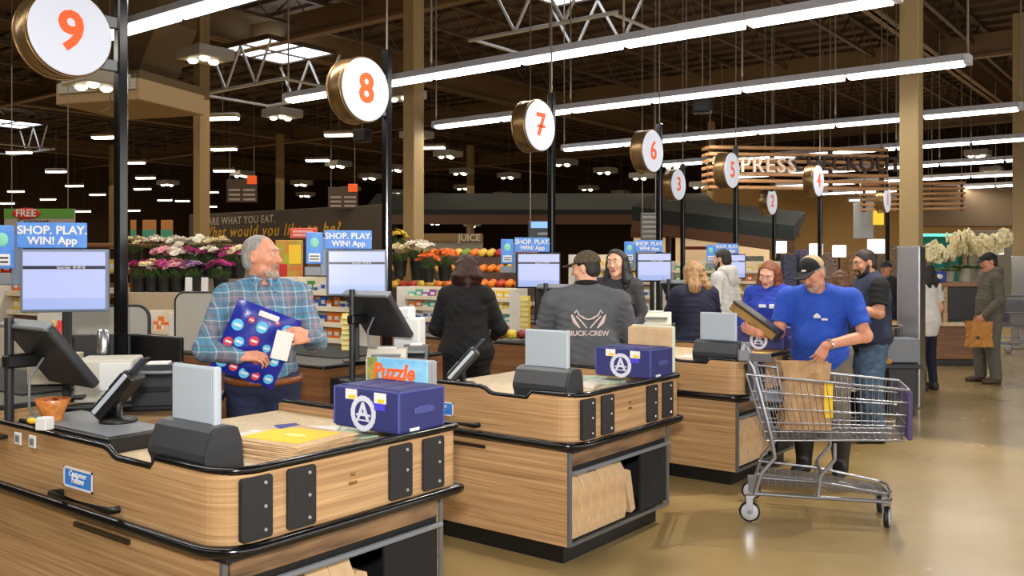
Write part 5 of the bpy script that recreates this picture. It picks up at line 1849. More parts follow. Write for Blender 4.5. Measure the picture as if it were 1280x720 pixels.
# ================================================================== the shopping cart
def cart(loc, rz, label):
    """x runs to the nose, y to the left side, origin on the floor under the rear wheels"""
    t = thing('shopping_cart', label, 'shopping cart', loc, rz, None)
    f = MB()
    for s_ in (1, -1):
        y = 0.27 * s_
        f.tube([(0.03, y, 0.17), (0.07, y * 0.98, 0.30), (0.15, y * 0.95, 0.40), (0.13, y * 0.96, 0.52), (0.02, y, 0.95), (-0.03, y, 1.03)], 0.0125, 8)
        f.tube([(0.03, y, 0.175), (0.40, y * 0.86, 0.165), (0.80, y * 0.66, 0.155)], 0.0125, 8)
        f.tube([(0.40, y * 0.86, 0.17), (0.42, y * 0.82, 0.30), (0.50, y * 0.84, 0.40), (0.50, y * 0.84, 0.50)], 0.0115, 8)
    f.tube([(0.80, 0.178, 0.155), (0.83, 0.10, 0.155), (0.83, -0.10, 0.155), (0.80, -0.178, 0.155)], 0.0125, 8)
    f.tube([(0.03, 0.27, 0.175), (0.03, -0.27, 0.175)], 0.0115, 8)
    f.tube([(0.42, 0.22, 0.30), (0.42, -0.22, 0.30)], 0.010, 8)
    f.build('frame', MT['chrome'], t)
    # basket: rims and wires
    zt0, zt1, zb0, zb1, x0t, x0b, x1 = 1.0, 0.84, 0.50, 0.535, -0.02, 0.10, 0.92
    yt0, yt1, yb0, yb1 = 0.285, 0.235, 0.24, 0.205

    def top(u_, s_):
        return Vector((x0t + (x1 - x0t) * u_, (yt0 + (yt1 - yt0) * u_) * s_, zt0 - 0.09 + (zt1 - zt0 + 0.09) * u_))

    def bot(u_, s_):
        return Vector((x0b + (x1 - 0.03 - x0b) * u_, (yb0 + (yb1 - yb0) * u_) * s_, zb0 + (zb1 - zb0) * u_))
    rim = MB()
    for s_ in (1, -1):
        rim.tube([top(0, s_), top(1, s_)], 0.0075, 7)
        rim.tube([bot(0, s_), bot(1, s_)], 0.006, 7)
        a, b = top(0, s_), bot(0, s_)
        rim.tube([a, b], 0.006, 7)
    rim.tube([top(1, 1), top(1, -1)], 0.0075, 7)
    rim.tube([bot(1, 1), bot(1, -1)], 0.006, 7)
    rim.tube([bot(0, 1), bot(0, -1)], 0.006, 7)
    rim.tube([(x0t, 0.285, 1.0), (x0t, -0.285, 1.0)], 0.007, 7)
    rim.build('basket_rim', MT['chrome'], t)
    w_ = MB()
    for s_ in (1, -1):
        for k in range(1, 24):
            u_ = k / 24
            w_.tube([top(u_, s_), bot(u_, s_)], 0.0022, 4, smooth=False)
        for k in (0.25, 0.5, 0.72, 0.86):
            w_.tube([top(0, s_).lerp(bot(0, s_), k), top(1, s_).lerp(bot(1, s_), k)], 0.0035, 5)
    for k in range(1, 12):
        v_ = k / 12
        w_.tube([top(1, 1).lerp(top(1, -1), v_), bot(1, 1).lerp(bot(1, -1), v_)], 0.0022, 4, smooth=False)
        w_.tube([bot(0, 1).lerp(bot(0, -1), v_), bot(1, 1).lerp(bot(1, -1), v_)], 0.0022, 4, smooth=False)
        w_.tube([top(0, 1).lerp(top(0, -1), v_), bot(0, 1).lerp(bot(0, -1), v_)], 0.0022, 4, smooth=False)
    for k in range(1, 22):
        w_.tube([bot(k / 22, 1), bot(k / 22, -1)], 0.0022, 4, smooth=False)
    for k in (0.33, 0.66):
        w_.tube([top(1, 1).lerp(bot(1, 1), k), top(1, -1).lerp(bot(1, -1), k)], 0.0035, 5)
    stuff(w_.build('basket_wires', MT['chrome'], t))
    # child seat behind the handle
    cs = MB()
    for k in range(13):
        y = -0.24 + 0.48 * k / 12
        cs.tube([(-0.01, y, 0.99), (0.13, y, 0.985)], 0.0025, 4, smooth=False)
        cs.tube([(0.16, y, 0.96), (0.20, y, 0.72)], 0.0025, 4, smooth=False)
    for z in (0.96, 0.88, 0.80, 0.72):
        cs.tube([(0.16 + (0.96 - z) * 0.17, 0.25, z), (0.16 + (0.96 - z) * 0.17, -0.25, z)], 0.0035, 5)
    cs.build('child_seat_wires', MT['chrome'], t)
    MB().rbox(0.0, 0.20, -0.235, 0.235, 0.735, 0.755, 0.008).rbox(0.02, 0.045, -0.235, 0.235, 0.77, 0.97, 0.008).build('child_seat_flap', MT['cartgrey'], t)
    MB().tube([(-0.045, -0.285, 1.035), (-0.045, 0.285, 1.035)], 0.017, 10).rbox(-0.07, 0.0, 0.262, 0.30, 0.99, 1.06, 0.01).rbox(-0.07, 0.0, -0.30, -0.262, 0.99, 1.06, 0.01).build('handle', MT['cartgrey'], t)
    MB().rbox(x1 - 0.012, x1 + 0.018, -0.235, 0.235, 0.54, 0.83, 0.01).build('nose_panel', mat('violet bumper', (72, 62, 104), 0.5), t)
    lw = MB()
    for k in range(13):
        y = -0.20 + 0.40 * k / 12
        lw.tube([(0.06, y * 1.2, 0.235), (0.42, y * 1.0, 0.22), (0.80, y * 0.8, 0.185)], 0.0025, 4, smooth=False)
    for k in range(18):
        x = 0.07 + 0.73 * k / 17
        lw.tube([(x, 0.24 - 0.1 * x, 0.232 - 0.055 * x), (x, -0.24 + 0.1 * x, 0.232 - 0.055 * x)], 0.0025, 4, smooth=False)
    stuff(lw.build('lower_tray_wires', MT['chrome'], t))
    lr = MB()
    for s_ in (1, -1):
        lr.tube([(0.05, 0.245 * s_, 0.27), (0.42, 0.21 * s_, 0.255), (0.80, 0.168 * s_, 0.20)], 0.008, 7)
    lr.tube([(0.80, 0.168, 0.20), (0.83, 0.1, 0.20), (0.83, -0.1, 0.20), (0.80, -0.168, 0.20)], 0.008, 7)
    lr.build('lower_tray_rim', MT['chrome'], t)
    M_wheel = mat('pale wheel rubber', (186, 190, 196), 0.5)
    for (x, y) in ((0.0, 0.27), (0.0, -0.27), (0.80, 0.175), (0.80, -0.175)):
        spin = Matrix.Translation((x, y, 0)) @ Matrix.Rotation(math.radians(78 if x > 0.5 else 0), 4, 'Z') @ Matrix.Translation((-x, -y, 0))
        c_ = MB()
        for s_ in (-0.021, 0.021):
            c_.rbox(x - 0.02, x + 0.02, y + s_ - 0.003, y + s_ + 0.003, 0.055, 0.15, 0.002, mx=spin)
        c_.rbox(x - 0.025, x + 0.03, y - 0.024, y + 0.024, 0.145, 0.165, 0.004, mx=spin)
        co = c_.build('caster', MT['chrome'], t)
        wmx = spin @ Matrix.Translation((x, y, 0.064)) @ Matrix.Rotation(PI / 2, 4, 'X')
        MB().lathe([(0.02, -0.016), (0.045, -0.017), (0.062, -0.013), (0.064, 0.0), (0.062, 0.013), (0.045, 0.017), (0.02, 0.016)], n=24, mx=wmx, mi=0).build('wheel', MT['black'], co)
        MB().lathe([(0.012, -0.021), (0.05, -0.0185), (0.052, -0.015), (0.052, 0.015), (0.05, 0.0185), (0.012, 0.021)], n=20, mx=wmx).build('hub', M_wheel, co)
        MB().lathe([(0.014, -0.026), (0.014, 0.026)], n=10, mx=wmx).build('axle_bolt', MT['grey'], co)
    return t


pa, pb = on_floor(937, 652), on_floor(1112, 662)
pr_ = on_floor(940, 624)
rzc = math.radians(22)
fx = Vector((math.cos(rzc), math.sin(rzc), 0))
fy = Vector((-fx.y, fx.x, 0))
org = Vector((pa.x, pa.y, 0)) + fy * 0.27
cart_main = cart((org.x, org.y, 0), rzc, 'grey steel shopping cart with a paper bag in its basket')
q = org + fx * 0.33 + fy * 0.02
cb = carry_bag((q.x, q.y, 0.545), rzc + 0.2, 'open kraft paper bag standing in the shopping cart', 0.30, 0.19, 0.42, MT['kraft'], handles=False, emblem_=False)
MB().rbox(0.10, 0.153, -0.105, -0.098, 0.08, 0.30, 0.002).build('yellow_print', MT['yellow'], cb)
qq = P(1268, 400, 15.5)
c2 = dup(cart_main, (qq.x, qq.y, 0), math.radians(118), 'second shopping cart parked by the far right column')

# ================================================================== goods and small things on and behind the lanes
# stack of flat paper bags and papers on lane 9, between the hood and the navy carrier
pz = 0.863
ps_ = thing('paper_bag_stack', 'stack of flat kraft bags with yellow print beside the navy carrier on lane 9', 'paper bags', L(0, -0.16, 0.52, pz), 0.12)
for k in range(9):
    mxk = Matrix.Rotation(0.05 * math.sin(k * 2.1), 4, 'Z')
    MB().rbox(-0.36 + 0.012 * k, 0.02 + 0.006 * k, -0.165, 0.165, k * 0.0075, k * 0.0075 + 0.0065, 0.002, mx=mxk).build('flat_bag', MT['kraft_light'], ps_)
tz = 9 * 0.0075
MB().prism([(-0.27, -0.12), (0.015, -0.12), (0.02, 0.12), (-0.20, 0.125), (-0.27, 0.05)], 'z', tz - 0.0005, tz + 0.0012, mx=Matrix.Rotation(0.04, 4, 'Z')).build('yellow_print', MT['yellow'], ps_)
MB().ball((-0.11, 0.0, tz + 0.0012), 0.05, (1.1, 0.5, 0.02), 14, 6).build('pale_mark', mat('pale yellow mark', (250, 226, 130), 0.7), ps_)
lf = []
M_leaf1 = mat('printed page', (206, 186, 172), 0.6, rgb2=(232, 224, 214), scale=(18, 18, 18))
M_leaf2 = mat('green printed page', (120, 172, 120), 0.6, rgb2=(226, 220, 214), scale=(26, 26, 26))
for (x, y, rz, m, sx, sy, z0, lab) in ((-0.60, 0.62, 0.25, M_leaf1, 0.30, 0.22, 0.0, 'pale printed leaflet lying left of the navy booklet on lane 9'),
                                       (-0.40, 0.86, -0.2, M_leaf2, 0.28, 0.20, 0.0, 'green and white printed leaflet behind the navy booklet on lane 9'),
                                       (-0.52, 0.80, 0.7, MT['paper'], 0.22, 0.2, 0.009, 'white leaflet under the green one on lane 9')):
    o = MB().rbox(-sx / 2, sx / 2, -sy / 2, sy / 2, 0, 0.008, 0.002).build('leaflet', m, None, L(0, x, y, pz + z0), (0, 0, rz))
    tag(o, lab, 'leaflet', 'papers on the lane 9 counter')
o = thing('booklet', 'navy booklet lying on the papers behind the yellow print', 'booklet', L(0, -0.54, 0.74, pz + 0.018), -0.35)
MB().rbox(-0.16, 0.16, -0.05, 0.05, 0, 0.008, 0.002).build('cover', mat('navy cover', (40, 58, 132), 0.4), o)
MB().rbox(-0.157, 0.157, -0.05, 0.046, 0.002, 0.006, 0.001).build('pages', MT['paper'], o)
# papers on lanes 8 and 7
for i, x, y, rz, m, lab in ((1, -0.42, 0.62, 0.3, M_leaf1, 'pale printed leaflet left of the navy carrier on lane 8'), (1, -0.40, 0.86, -0.3, M_leaf2, 'green leaflet behind the hood on lane 8'),
                            (2, -0.46, 0.3, 0.2, M_leaf1, 'pale leaflet left of the hood on lane 7')):
    o = MB().rbox(-0.15, 0.15, -0.1, 0.1, 0, 0.02, 0.002).build('leaflet', m, None, L(i, x, y, pz), (0, 0, rz))
    tag(o, lab, 'leaflet', 'papers on the lane counters')
o = MB().rbox(-0.06, 0.06, -0.08, 0.08, 0, 0.055, 0.004).build('yellow_box', MT['yellow'], None, L(2, -0.05, 0.45, pz), (0, 0, 0.2))
tag(o, 'small yellow box right of the hood on lane 7', 'box')
# stack of picture bags behind the carrier of lane 9
o = thing('picture_bag_stack', 'upright picture bags with orange lettering behind the navy carrier on lane 9', 'shopping bags', L(0, -0.11, 1.085, 0.90), 0.10)
o.scale = (0.92, 0.5, 0.93)
M_pic = mat('beach picture', (92, 170, 216), 0.45, rgb2=(168, 214, 232), scale=(5, 5, 9))
MB().rbox(-0.36, 0.0, 0.0, 0.02, 0, 0.30, 0.004).build('picture_face', M_pic, o)
MB().prism([(-0.36, 0.0), (-0.20, 0.0), (-0.24, 0.10), (-0.29, 0.2), (-0.30, 0.30), (-0.36, 0.30)], 'y', -0.003, 0.0).build('green_print', mat('green palm print', (96, 120, 56), 0.5, rgb2=(176, 160, 76), scale=(20, 20, 20)), o)
MB().prism([(-0.26, 0.06), (-0.10, 0.05), (-0.02, 0.09), (-0.12, 0.13), (-0.25, 0.16)], 'y', -0.002, 0.0).build('sand_print', mat('sand print', (226, 206, 130), 0.5), o)
text('lettering', 'Puzzle', 0.10, MT['orange'], o, (-0.20, -0.005, 0.235), shear=0.2, bold=0.003)
for k in range(4):
    MB().rbox(-0.355, 0.0 - 0.004 * (k % 2), 0.022 + k * 0.035, 0.05 + k * 0.035, 0, 0.298 - 0.006 * (k % 2), 0.006).build('folded_bag', mat('silver bag edge', (150, 152, 156), 0.4), o)
# kraft box and gear behind lane 8's carrier
o = thing('kraft_bag_pile', 'flat pile of kraft bags standing behind the navy carrier on lane 8', 'paper bags', L(1, -0.02, 1.09, 0.92), -0.08)
for k in range(3):
    MB().rbox(-0.32, -0.01, 0.0 + k * 0.012, 0.010 + k * 0.012, 0, 0.27 + 0.004 * k, 0.003).build('flat_bag', MT['kraft_light'], o)
MB().rbox(-0.32, -0.01, 0.04, 0.07, 0, 0.285, 0.006).build('pale_pad', mat('pale green pad', (206, 216, 196), 0.7), o)
# receipt printers and white gear behind the lane 8 till
p = P(512, 440, 6.15)
o = thing('white_printer', 'white upright printer box beside the lane 8 till screen', 'printer', (p.x, p.y, 0.93), 0.5)
MB().rbox(-0.09, 0.09, -0.08, 0.08, 0, 0.30, 0.01).rbox(-0.07, 0.02, -0.085, 0.085, 0.30, 0.37, 0.008).build('body', MT['white'], o)
p = P(484, 452, 5.75)
receipt_printer((p.x, p.y, 0.86), 0.7, 'pale receipt printer above the picture bags on lane 8', MT['offwhite'], 0.24, 0.20)
p = P(520, 448, 5.95)
receipt_printer((p.x, p.y, 0.86), 0.7, 'dark receipt printer right of the pale one on lane 8', MT['charcoal'], 0.16, 0.2)
p = P(820, 415, 7.9)
receipt_printer((p.x, p.y, 0.93), 0.5, 'grey printer box with purple sticker behind the lane 7 carrier', MT['offwhite'], 0.26, 0.24)
# red/yellow bag of snacks on the lane 7 belt
rnd = random.Random(3)
for k, (u, v, c_) in enumerate(((626, 420, (232, 140, 40)), (640, 416, (226, 176, 60)), (652, 420, (120, 40, 36)), (664, 419, (206, 180, 150)))):
    p = P(u, v + 6, 7.9)
    mb = MB().ball((0, 0, 0.045), 0.05, (1.1, 0.9, 0.9), 10, 7)
    o = mb.build('snack_bag', mat('snack wrap', c_, 0.35, var=0.3, scale=(30, 30, 30)), None, (p.x, p.y, 0.938), (0, 0, k))
    tag(o, ('orange', 'golden', 'dark red', 'pale tan')[k] + ' snack bag on the belt behind the wooden panel of lane 7', 'snack', 'snack bags on the lane 7 belt')

# ------------------------------------------------------------------ racks of sweets between the lanes
PAL = dict(red=(206, 52, 44), orange=(232, 122, 40), yellow=(236, 198, 70), green=(76, 150, 84), teal=(96, 180, 160), blue=(56, 92, 176), violet=(150, 84, 160), white=(228, 226, 220), brown=(120, 80, 54), pink=(222, 130, 150))
PM = {k: mat(k + ' wrapper', v, 0.35) for k, v in PAL.items()}
M_rack = mat('white wire rack', (214, 208, 196), 0.5)
M_tag = mat('cream shelf strip', (226, 212, 184), 0.6)
_prod = {}
NUMW = ('first', 'second', 'third', 'fourth', 'fifth', 'sixth', 'seventh', 'eighth', 'ninth', 'tenth', 'eleventh', 'twelfth', 'thirteenth', 'fourteenth', 'fifteenth', 'sixteenth', 'seventeenth', 'eighteenth', 'nineteenth')


def product_mesh(kind, col):
    if (kind, col) not in _prod:
        mb = MB()
        if kind == 'packet':
            mb.prism([(-0.03, 0.0), (0.03, 0.0), (0.035, 0.006), (0.034, 0.07), (0.036, 0.08), (-0.036, 0.08), (-0.034, 0.07), (-0.035, 0.006)], 'y', -0.012, 0.012)
            mb.box(-0.022, 0.022, -0.014, -0.012, 0.03, 0.055, 1)
        elif kind == 'carton':
            mb.rbox(-0.034, 0.034, -0.02, 0.02, 0, 0.055, 0.003)
            mb.box(-0.025, 0.025, -0.022, -0.02, 0.012, 0.036, 1)
        else:
            mb.lathe([(0.026, 0), (0.03, 0.004), (0.03, 0.085), (0.014, 0.105), (0.012, 0.12)], n=10)
            mb.lathe([(0.0305, 0.03), (0.0305, 0.07)], n=10, mi=1, cap=False)
        _prod[(kind, col)] = mb.mesh(kind, [PM[col], PM['white' if col != 'white' else 'blue']])
    return _prod[(kind, col)]


ORD = ('lowest', 'second lowest', 'middle', 'second highest', 'highest', 'topmost')


def rack(loc, rz, width, z0, z1, n, label, short, seed, per=9, kinds=('packet', 'carton'), pal=None, deep=0.16):
    t = thing('sweets_rack', label, 'rack', loc, rz, 'racks of sweets between the lanes')
    MB().rbox(-0.02, 0.0, 0.0, 0.3, 0, z1, 0.004).build('side_frame', M_rack, t)
    MB().rbox(width, width + 0.02, 0.0, 0.3, 0, z1, 0.004).build('side_frame', M_rack, t)
    MB().rbox(0, width, 0.29, 0.3, 0, z1, 0.003).build('back_panel', M_tag, t)
    rnd = random.Random(seed)
    M = Matrix.Translation(loc) @ Matrix.Rotation(rz, 4, 'Z')
    st = (z1 - z0) / n
    for k in range(n):
        z = z0 + k * st
        sh = MB().rbox(0, width, 0.29 - deep, 0.29, z - 0.012, z, 0.003).build('shelf', M_rack, t)
        MB().rbox(0, width, 0.29 - deep - 0.008, 0.29 - deep, z - 0.022, z + 0.022, 0.002).build('price_strip', M_tag, sh)
        col = None
        for j in range(per):
            if j % 2 == 0 or col is None:
                col = rnd.choice(pal or list(PAL))
            kd = rnd.choice(kinds)
            q = M @ Vector((width * (j + 0.5) / per, 0.29 - deep * 0.62, z))
            o = link(kd, product_mesh(kd, col), None, q, (0, 0, rz + rnd.uniform(-0.08, 0.08)))
            sc_ = min(1.35, width / per / 0.075)
            o.scale = (sc_, 1.1, min(1.7, st / 0.105))
            tag(o, '%s %s, %s from left on %s shelf of %s' % (col, kd, NUMW[j], ORD[min(k, 5)], short), 'snack', 'sweets on ' + short)
    return t


q = P(340, 328, 8.15)
rack((q.x, q.y, 0), 0.02, 1.02, 0.93, 1.47, 4, 'white rack of sweets right of the man in plaid', "the plaid man's rack", 4, 12, pal=['white', 'white', 'orange', 'blue', 'green', 'red', 'white', 'yellow'])
q = P(497, 328, 10.25)
rack((q.x, q.y, 0), 0.02, 1.55, 0.72, 1.33, 5, 'white rack of sweets behind the woman in the black coat', "the black coat woman's rack", 9, 15, pal=['white', 'teal', 'violet', 'white', 'yellow', 'red', 'white', 'green', 'orange'])
q = P(170, 328, 8.3)
rack((q.x, q.y, 0), 0.02, 0.5, 0.78, 1.16, 2, 'low rack of red snack packets between two grey partitions', 'the grey partition rack', 13, 8, pal=['red', 'orange', 'orange', 'white', 'pink', 'green'])
q = P(-12, 328, 7.4)
rack((q.x, q.y, 0), 0.02, 0.75, 1.05, 1.5, 3, 'rack of orange snacks behind the far left till', 'the far left rack', 21, 8, kinds=('packet',), pal=['orange', 'brown', 'orange', 'green', 'white', 'yellow'])
q = P(712, 328, 11.75)
rack((q.x, q.y, 0), 0.02, 1.2, 1.0, 1.7, 4, 'rack of bright goods behind the man in the grey hoodie', 'the grey hoodie rack', 31, 9, pal=['yellow', 'white', 'red', 'orange', 'green', 'yellow'])
q = P(836, 328, 16.3)
rack((q.x, q.y, 0), 0.02, 1.9, 0.9, 1.62, 4, 'rack of mixed goods behind the blonde woman', "the blonde woman's rack", 37, 10, pal=['yellow', 'orange', 'green', 'white', 'red', 'brown'])
# bottles on the left by the cashier, and dark bottles behind the woman in black
for k, (u, v, d, col) in enumerate(((66, 434, 5.0, 'yellow'), (75, 434, 5.0, 'red'))):
    q = P(u, 436, d)
    o = link('bottle', product_mesh('bottle', col), None, (q.x, q.y, 1.105))
    o.scale = (1, 1, 1.5)
    tag(o, col + ' capped bottle standing left of the sign 9 post', 'bottle', 'bottles behind the lane 9 till')
q = P(70, 445, 5.0)
o = MB().rbox(-0.12, 0.12, -0.08, 0.08, 0.0, 0.16, 0.005).build('carton', M_tag, None, (q.x, q.y, 0.945), (0, 0, 0.8))
tag(o, 'pale carton below the two bottles left of the sign 9 post', 'carton')
# yellow slotted coupon holders
for k, (u0, u1, v0, v1, d, lab) in enumerate(((427, 443, 392, 443, 6.9, 'tall yellow coupon holder left of the lane 8 till screen'), (650, 663, 370, 420, 8.6, 'tall yellow coupon holder left of the man in grey hoodie'))):
    a, b = P(u0, v1, d), P(u1, v0, d)
    wd = (Vector((b.x, b.y)) - Vector((a.x, a.y))).length
    o = thing('coupon_holder', lab, 'holder', (a.x, a.y, a.z), YAW, 'yellow coupon holders')
    hh = b.z - a.z
    MB().rbox(0, wd, 0, 0.05, 0, hh, 0.004).build('back', MT['yellow'], o)
    for j in range(8):
        MB().prism([(-0.03, 0.0), (0.0, 0.0), (0.0, hh / 8 * 0.85), (-0.012, hh / 8 * 0.85)], 'x', 0.004, wd - 0.02, mx=Matrix.Translation((0, 0, j * hh / 8))).build('pocket', mat('cream pocket', (222, 206, 132), 0.5), o)
    MB().rbox(0, 0.03, 0, 0.04, -(a.z - 0.93), 0, 0.003).build('foot', MT['black'], o)

# ------------------------------------------------------------------ flower display at the left
M_stem = mat('dark leaf', (38, 58, 30), 0.6, rgb2=(80, 104, 52), scale=(12, 12, 12))
FL = dict(white=mat('white petals', (240, 232, 214), 0.7, var=0.04), pink=mat('pale pink petals', (226, 158, 170), 0.7, var=0.1), magenta=mat('magenta petals', (186, 58, 128), 0.7, var=0.15), lilac=mat('lilac petals', (150, 112, 150), 0.7, var=0.15), cream=mat('cream petals', (236, 222, 178), 0.7, var=0.06),
          yellow=mat('yellow petals', (226, 196, 70), 0.7, var=0.1), orange=mat('orange petals', (224, 110, 40), 0.7, var=0.15))
M_bucket = mat('black flower bucket', (24, 26, 24), 0.5)
M_bglass = mat('pale bucket', (150, 158, 150), 0.3)
_fl = {}


def blossom_mesh(col, seed, sp=0.16, nb=12, r=0.07):
    k = (col, seed, sp, nb, r)
    if k in _fl:
        return _fl[k]
    rnd = random.Random(seed)
    mb = MB()
    for b in range(nb):
        a = b * 2.4
        rr = sp * math.sqrt((b + 0.5) / nb)
        c = Vector((rr * math.cos(a), rr * math.sin(a), 0.34 + 0.06 * (1 - (rr / sp) ** 2) + rnd.uniform(-0.03, 0.03)))
        tilt = Matrix.Translation(c) @ Matrix.Rotation(rnd.uniform(-0.5, 0.5) + rr * 3 * math.sin(a) * -1, 4, 'X') @ Matrix.Rotation(rr * 3 * math.cos(a), 4, 'Y')
        for ring, (n, ro, h0, h1) in enumerate(((7, r, 0.0, 0.012), (6, r * 0.72, 0.006, 0.026), (4, r * 0.42, 0.014, 0.036))):
            for i in range(n):
                th = 2 * PI * i / n + ring * 0.5
                th2 = th + 2 * PI / n * 1.15
                tm_ = (th + th2) / 2
                mb.add([(0.004 * math.cos(tm_), 0.004 * math.sin(tm_), h0), (ro * 0.75 * math.cos(th), ro * 0.75 * math.sin(th), h0 + 0.006), (ro * math.cos(tm_), ro * math.sin(tm_), h1), (ro * 0.75 * math.cos(th2), ro * 0.75 * math.sin(th2), h0 + 0.006)], [(0, 1, 2, 3)], 0, False, tilt)
    _fl[k] = mb.mesh('blossoms', FL[col])
    return _fl[k]


lv = MB()
rnd = random.Random(5)
for k in range(46):
    a = rnd.uniform(0, 2 * PI)
    e = rnd.uniform(0.2, 1.2)
    r0, r1 = 0.03, rnd.uniform(0.10, 0.17)
    z0, z1 = 0.16, 0.20 + 0.15 * math.sin(e)
    c, s = math.cos(a), math.sin(a)
    w_ = 0.022
    lv.add([(r0 * c, r0 * s, z0), ((r0 + r1) / 2 * c - w_ * s, (r0 + r1) / 2 * s + w_ * c, (z0 + z1) / 2 + 0.02), (r1 * c, r1 * s, z1), ((r0 + r1) / 2 * c + w_ * s, (r0 + r1) / 2 * s - w_ * c, (z0 + z1) / 2 + 0.02)], [(0, 1, 2, 3)])
leaf_me = lv.mesh('leaves', M_stem)
bucket_me = MB().lathe([(0.07, 0), (0.095, 0.2), (0.10, 0.21), (0.09, 0.205), (0.06, 0.02)], n=16).mesh('bucket', M_bucket)
bucket_me2 = MB().lathe([(0.07, 0), (0.08, 0.2), (0.085, 0.21), (0.075, 0.205), (0.06, 0.02)], n=16).mesh('vase', M_bglass)


def bouquet(u, v, d, col, label, seed, base=None, sc=1.0, vase=False, grp='bouquets on the flower stand'):
    q = P(u, v, d)      # where the blossom ball is seen
    if base is not None:
        q.z = base + 0.36 * sc
    t = thing('flower_bouquet', label, 'flowers', (q.x, q.y, q.z - 0.36 * sc), seed * 0.7, grp)
    t.scale = (sc, sc, sc)
    link('vase' if vase else 'bucket', bucket_me2 if vase else bucket_me, t)
    stuff(link('leaves', leaf_me, t))
    link('blossoms', blossom_mesh(col, seed % 4), t)
    return t


fd = 9.6
bq = [(222, 304, 0.25, 'white', 'white bouquet at the top left of the flower stand'), (247, 300, 0.3, 'white', 'white bouquet at the top centre of the flower stand'), (270, 306, 0.3, 'cream', 'cream bouquet at the top right of the flower stand'), (196, 316, 0.2, 'white', 'white bouquet in the top tier nearest the sign 9 post'),
      (206, 322, 0.0, 'pink', 'pale pink bouquet in the second tier, left end'), (222, 314, 0.0, 'white', 'round white bouquet in the second tier just below the top white ones'), (243, 322, 0.0, 'magenta', 'magenta bouquet in the middle of the flower stand'), (262, 326, 0.0, 'white', 'white bouquet right of the magenta one'),
      (286, 320, 0.0, 'magenta', 'magenta bouquet behind the shoulder of the man in plaid'), (298, 328, 0.0, 'cream', 'cream bouquet closest to the head of the man in plaid'),
      (174, 338, -0.25, 'magenta', 'magenta bouquet right next to the sign 9 post'), (190, 330, -0.2, 'cream', 'cream bouquet in the lower tier, left end'), (206, 340, -0.3, 'magenta', 'magenta bouquet in the lower tier above the partition'), (222, 338, -0.3, 'pink', 'pink bouquet in the lower tier'),
      (242, 344, -0.3, 'lilac', 'lilac bouquet with green leaves in the lower tier'), (276, 340, -0.3, 'magenta', 'magenta bouquet low beside the man in plaid'), (168, 320, 0.1, 'cream', 'cream bouquet high against the sign 9 post')]
for k, (u, v, dd, col, lab) in enumerate(bq):
    tier = 0 if dd < -0.1 else 1 if dd < 0.05 else 2
    bouquet(u, v, (9.32, 9.62, 9.92)[tier], col, lab, k + 1, base=(1.28, 1.42, 1.54)[tier], sc=0.8)
a = P(160, 366, 9.2)
st = thing('flower_stand', 'tan flower stand with stepped tiers behind the lanes', 'stand', (a.x, a.y, 0), YAW)
M_stand = mat('tan stand', (176, 156, 128), 0.6)
MB().rbox(0, 1.3, 0, 0.28, 0, 1.30, 0.01).build('front_tier', M_stand, st)
MB().rbox(0, 1.3, 0.28, 0.57, 0, 1.43, 0.01).build('middle_tier', M_stand, st)
MB().rbox(0, 1.3, 0.57, 0.9, 0, 1.55, 0.01).build('back_tier', M_stand, st)
for k, (u, m) in enumerate(((236, MT['white']), (256, MT['white']), (246, MT['black']))):
    a_ = P(u, 362, 9.23)
    o = MB().rbox(-0.035, 0.035, -0.01, 0.01, 0, 0.15, 0.004).build('price_card', m, None, (a_.x, a_.y, 1.30), (0, 0, YAW))
    tag(o, ('left of the two white price cards on the flower stand', 'right of the two white price cards on the flower stand', 'dark card between the two white price cards')[k], 'card', 'cards on the flower stand')
# second flower group and the fruit wall behind the woman in black
for k, (u, v, d, col, lab, sc) in enumerate(((497, 294, 12.5, 'yellow', 'yellow bouquet right of the number 8 post', 0.9), (523, 308, 12.3, 'white', 'big round white bouquet above the sweets rack', 1.25), (500, 312, 12.2, 'cream', 'cream bouquet below the yellow one', 1.0),
                                             (556, 318, 12.4, 'orange', 'orange bouquet left of the woman in the black coat', 1.0), (536, 322, 12.0, 'orange', 'low orange bouquet below the big white one', 0.9), (480, 320, 12.3, 'pink', 'pink bouquet close to the number 8 post', 0.9))):
    bouquet(u, v, d, col, lab, k + 30, sc=sc, grp='bouquets by the fruit wall')
a = P(470, 372, 12.6)
fw = thing('fruit_wall', 'stepped display of orange and red fruit behind the woman in the black coat', 'display', (a.x, a.y, 0), YAW + 0.05)
M_dw = mat('dark stand wood', (72, 52, 38), 0.7)
tiers = [(0.0, 1.05), (0.35, 1.33), (0.62, 1.55), (0.86, 1.78)]
for k, (y, z) in enumerate(tiers):
    MB().rbox(0, 2.3, y, y + 0.34, 0, z - 0.1, 0.01).build('tier', M_dw, fw)
FM = [mat(n, c, 0.45, var=0.1) for n, c in (('orange fruit', (232, 126, 34)), ('red fruit', (190, 52, 32)), ('yellow fruit', (232, 190, 70)), ('green fruit', (130, 156, 60)))]
FN = ('orange', 'red', 'yellow', 'green')
fme = [MB().ball((0, 0, 0.055), 0.062, (1, 1, 0.88), 12, 8).lathe([(0.005, 0.105), (0.003, 0.12)], n=6).mesh('fruit', m) for m in FM]
M_ = Matrix.Translation((a.x, a.y, 0)) @ Matrix.Rotation(YAW + 0.05, 4, 'Z')
rnd = random.Random(11)
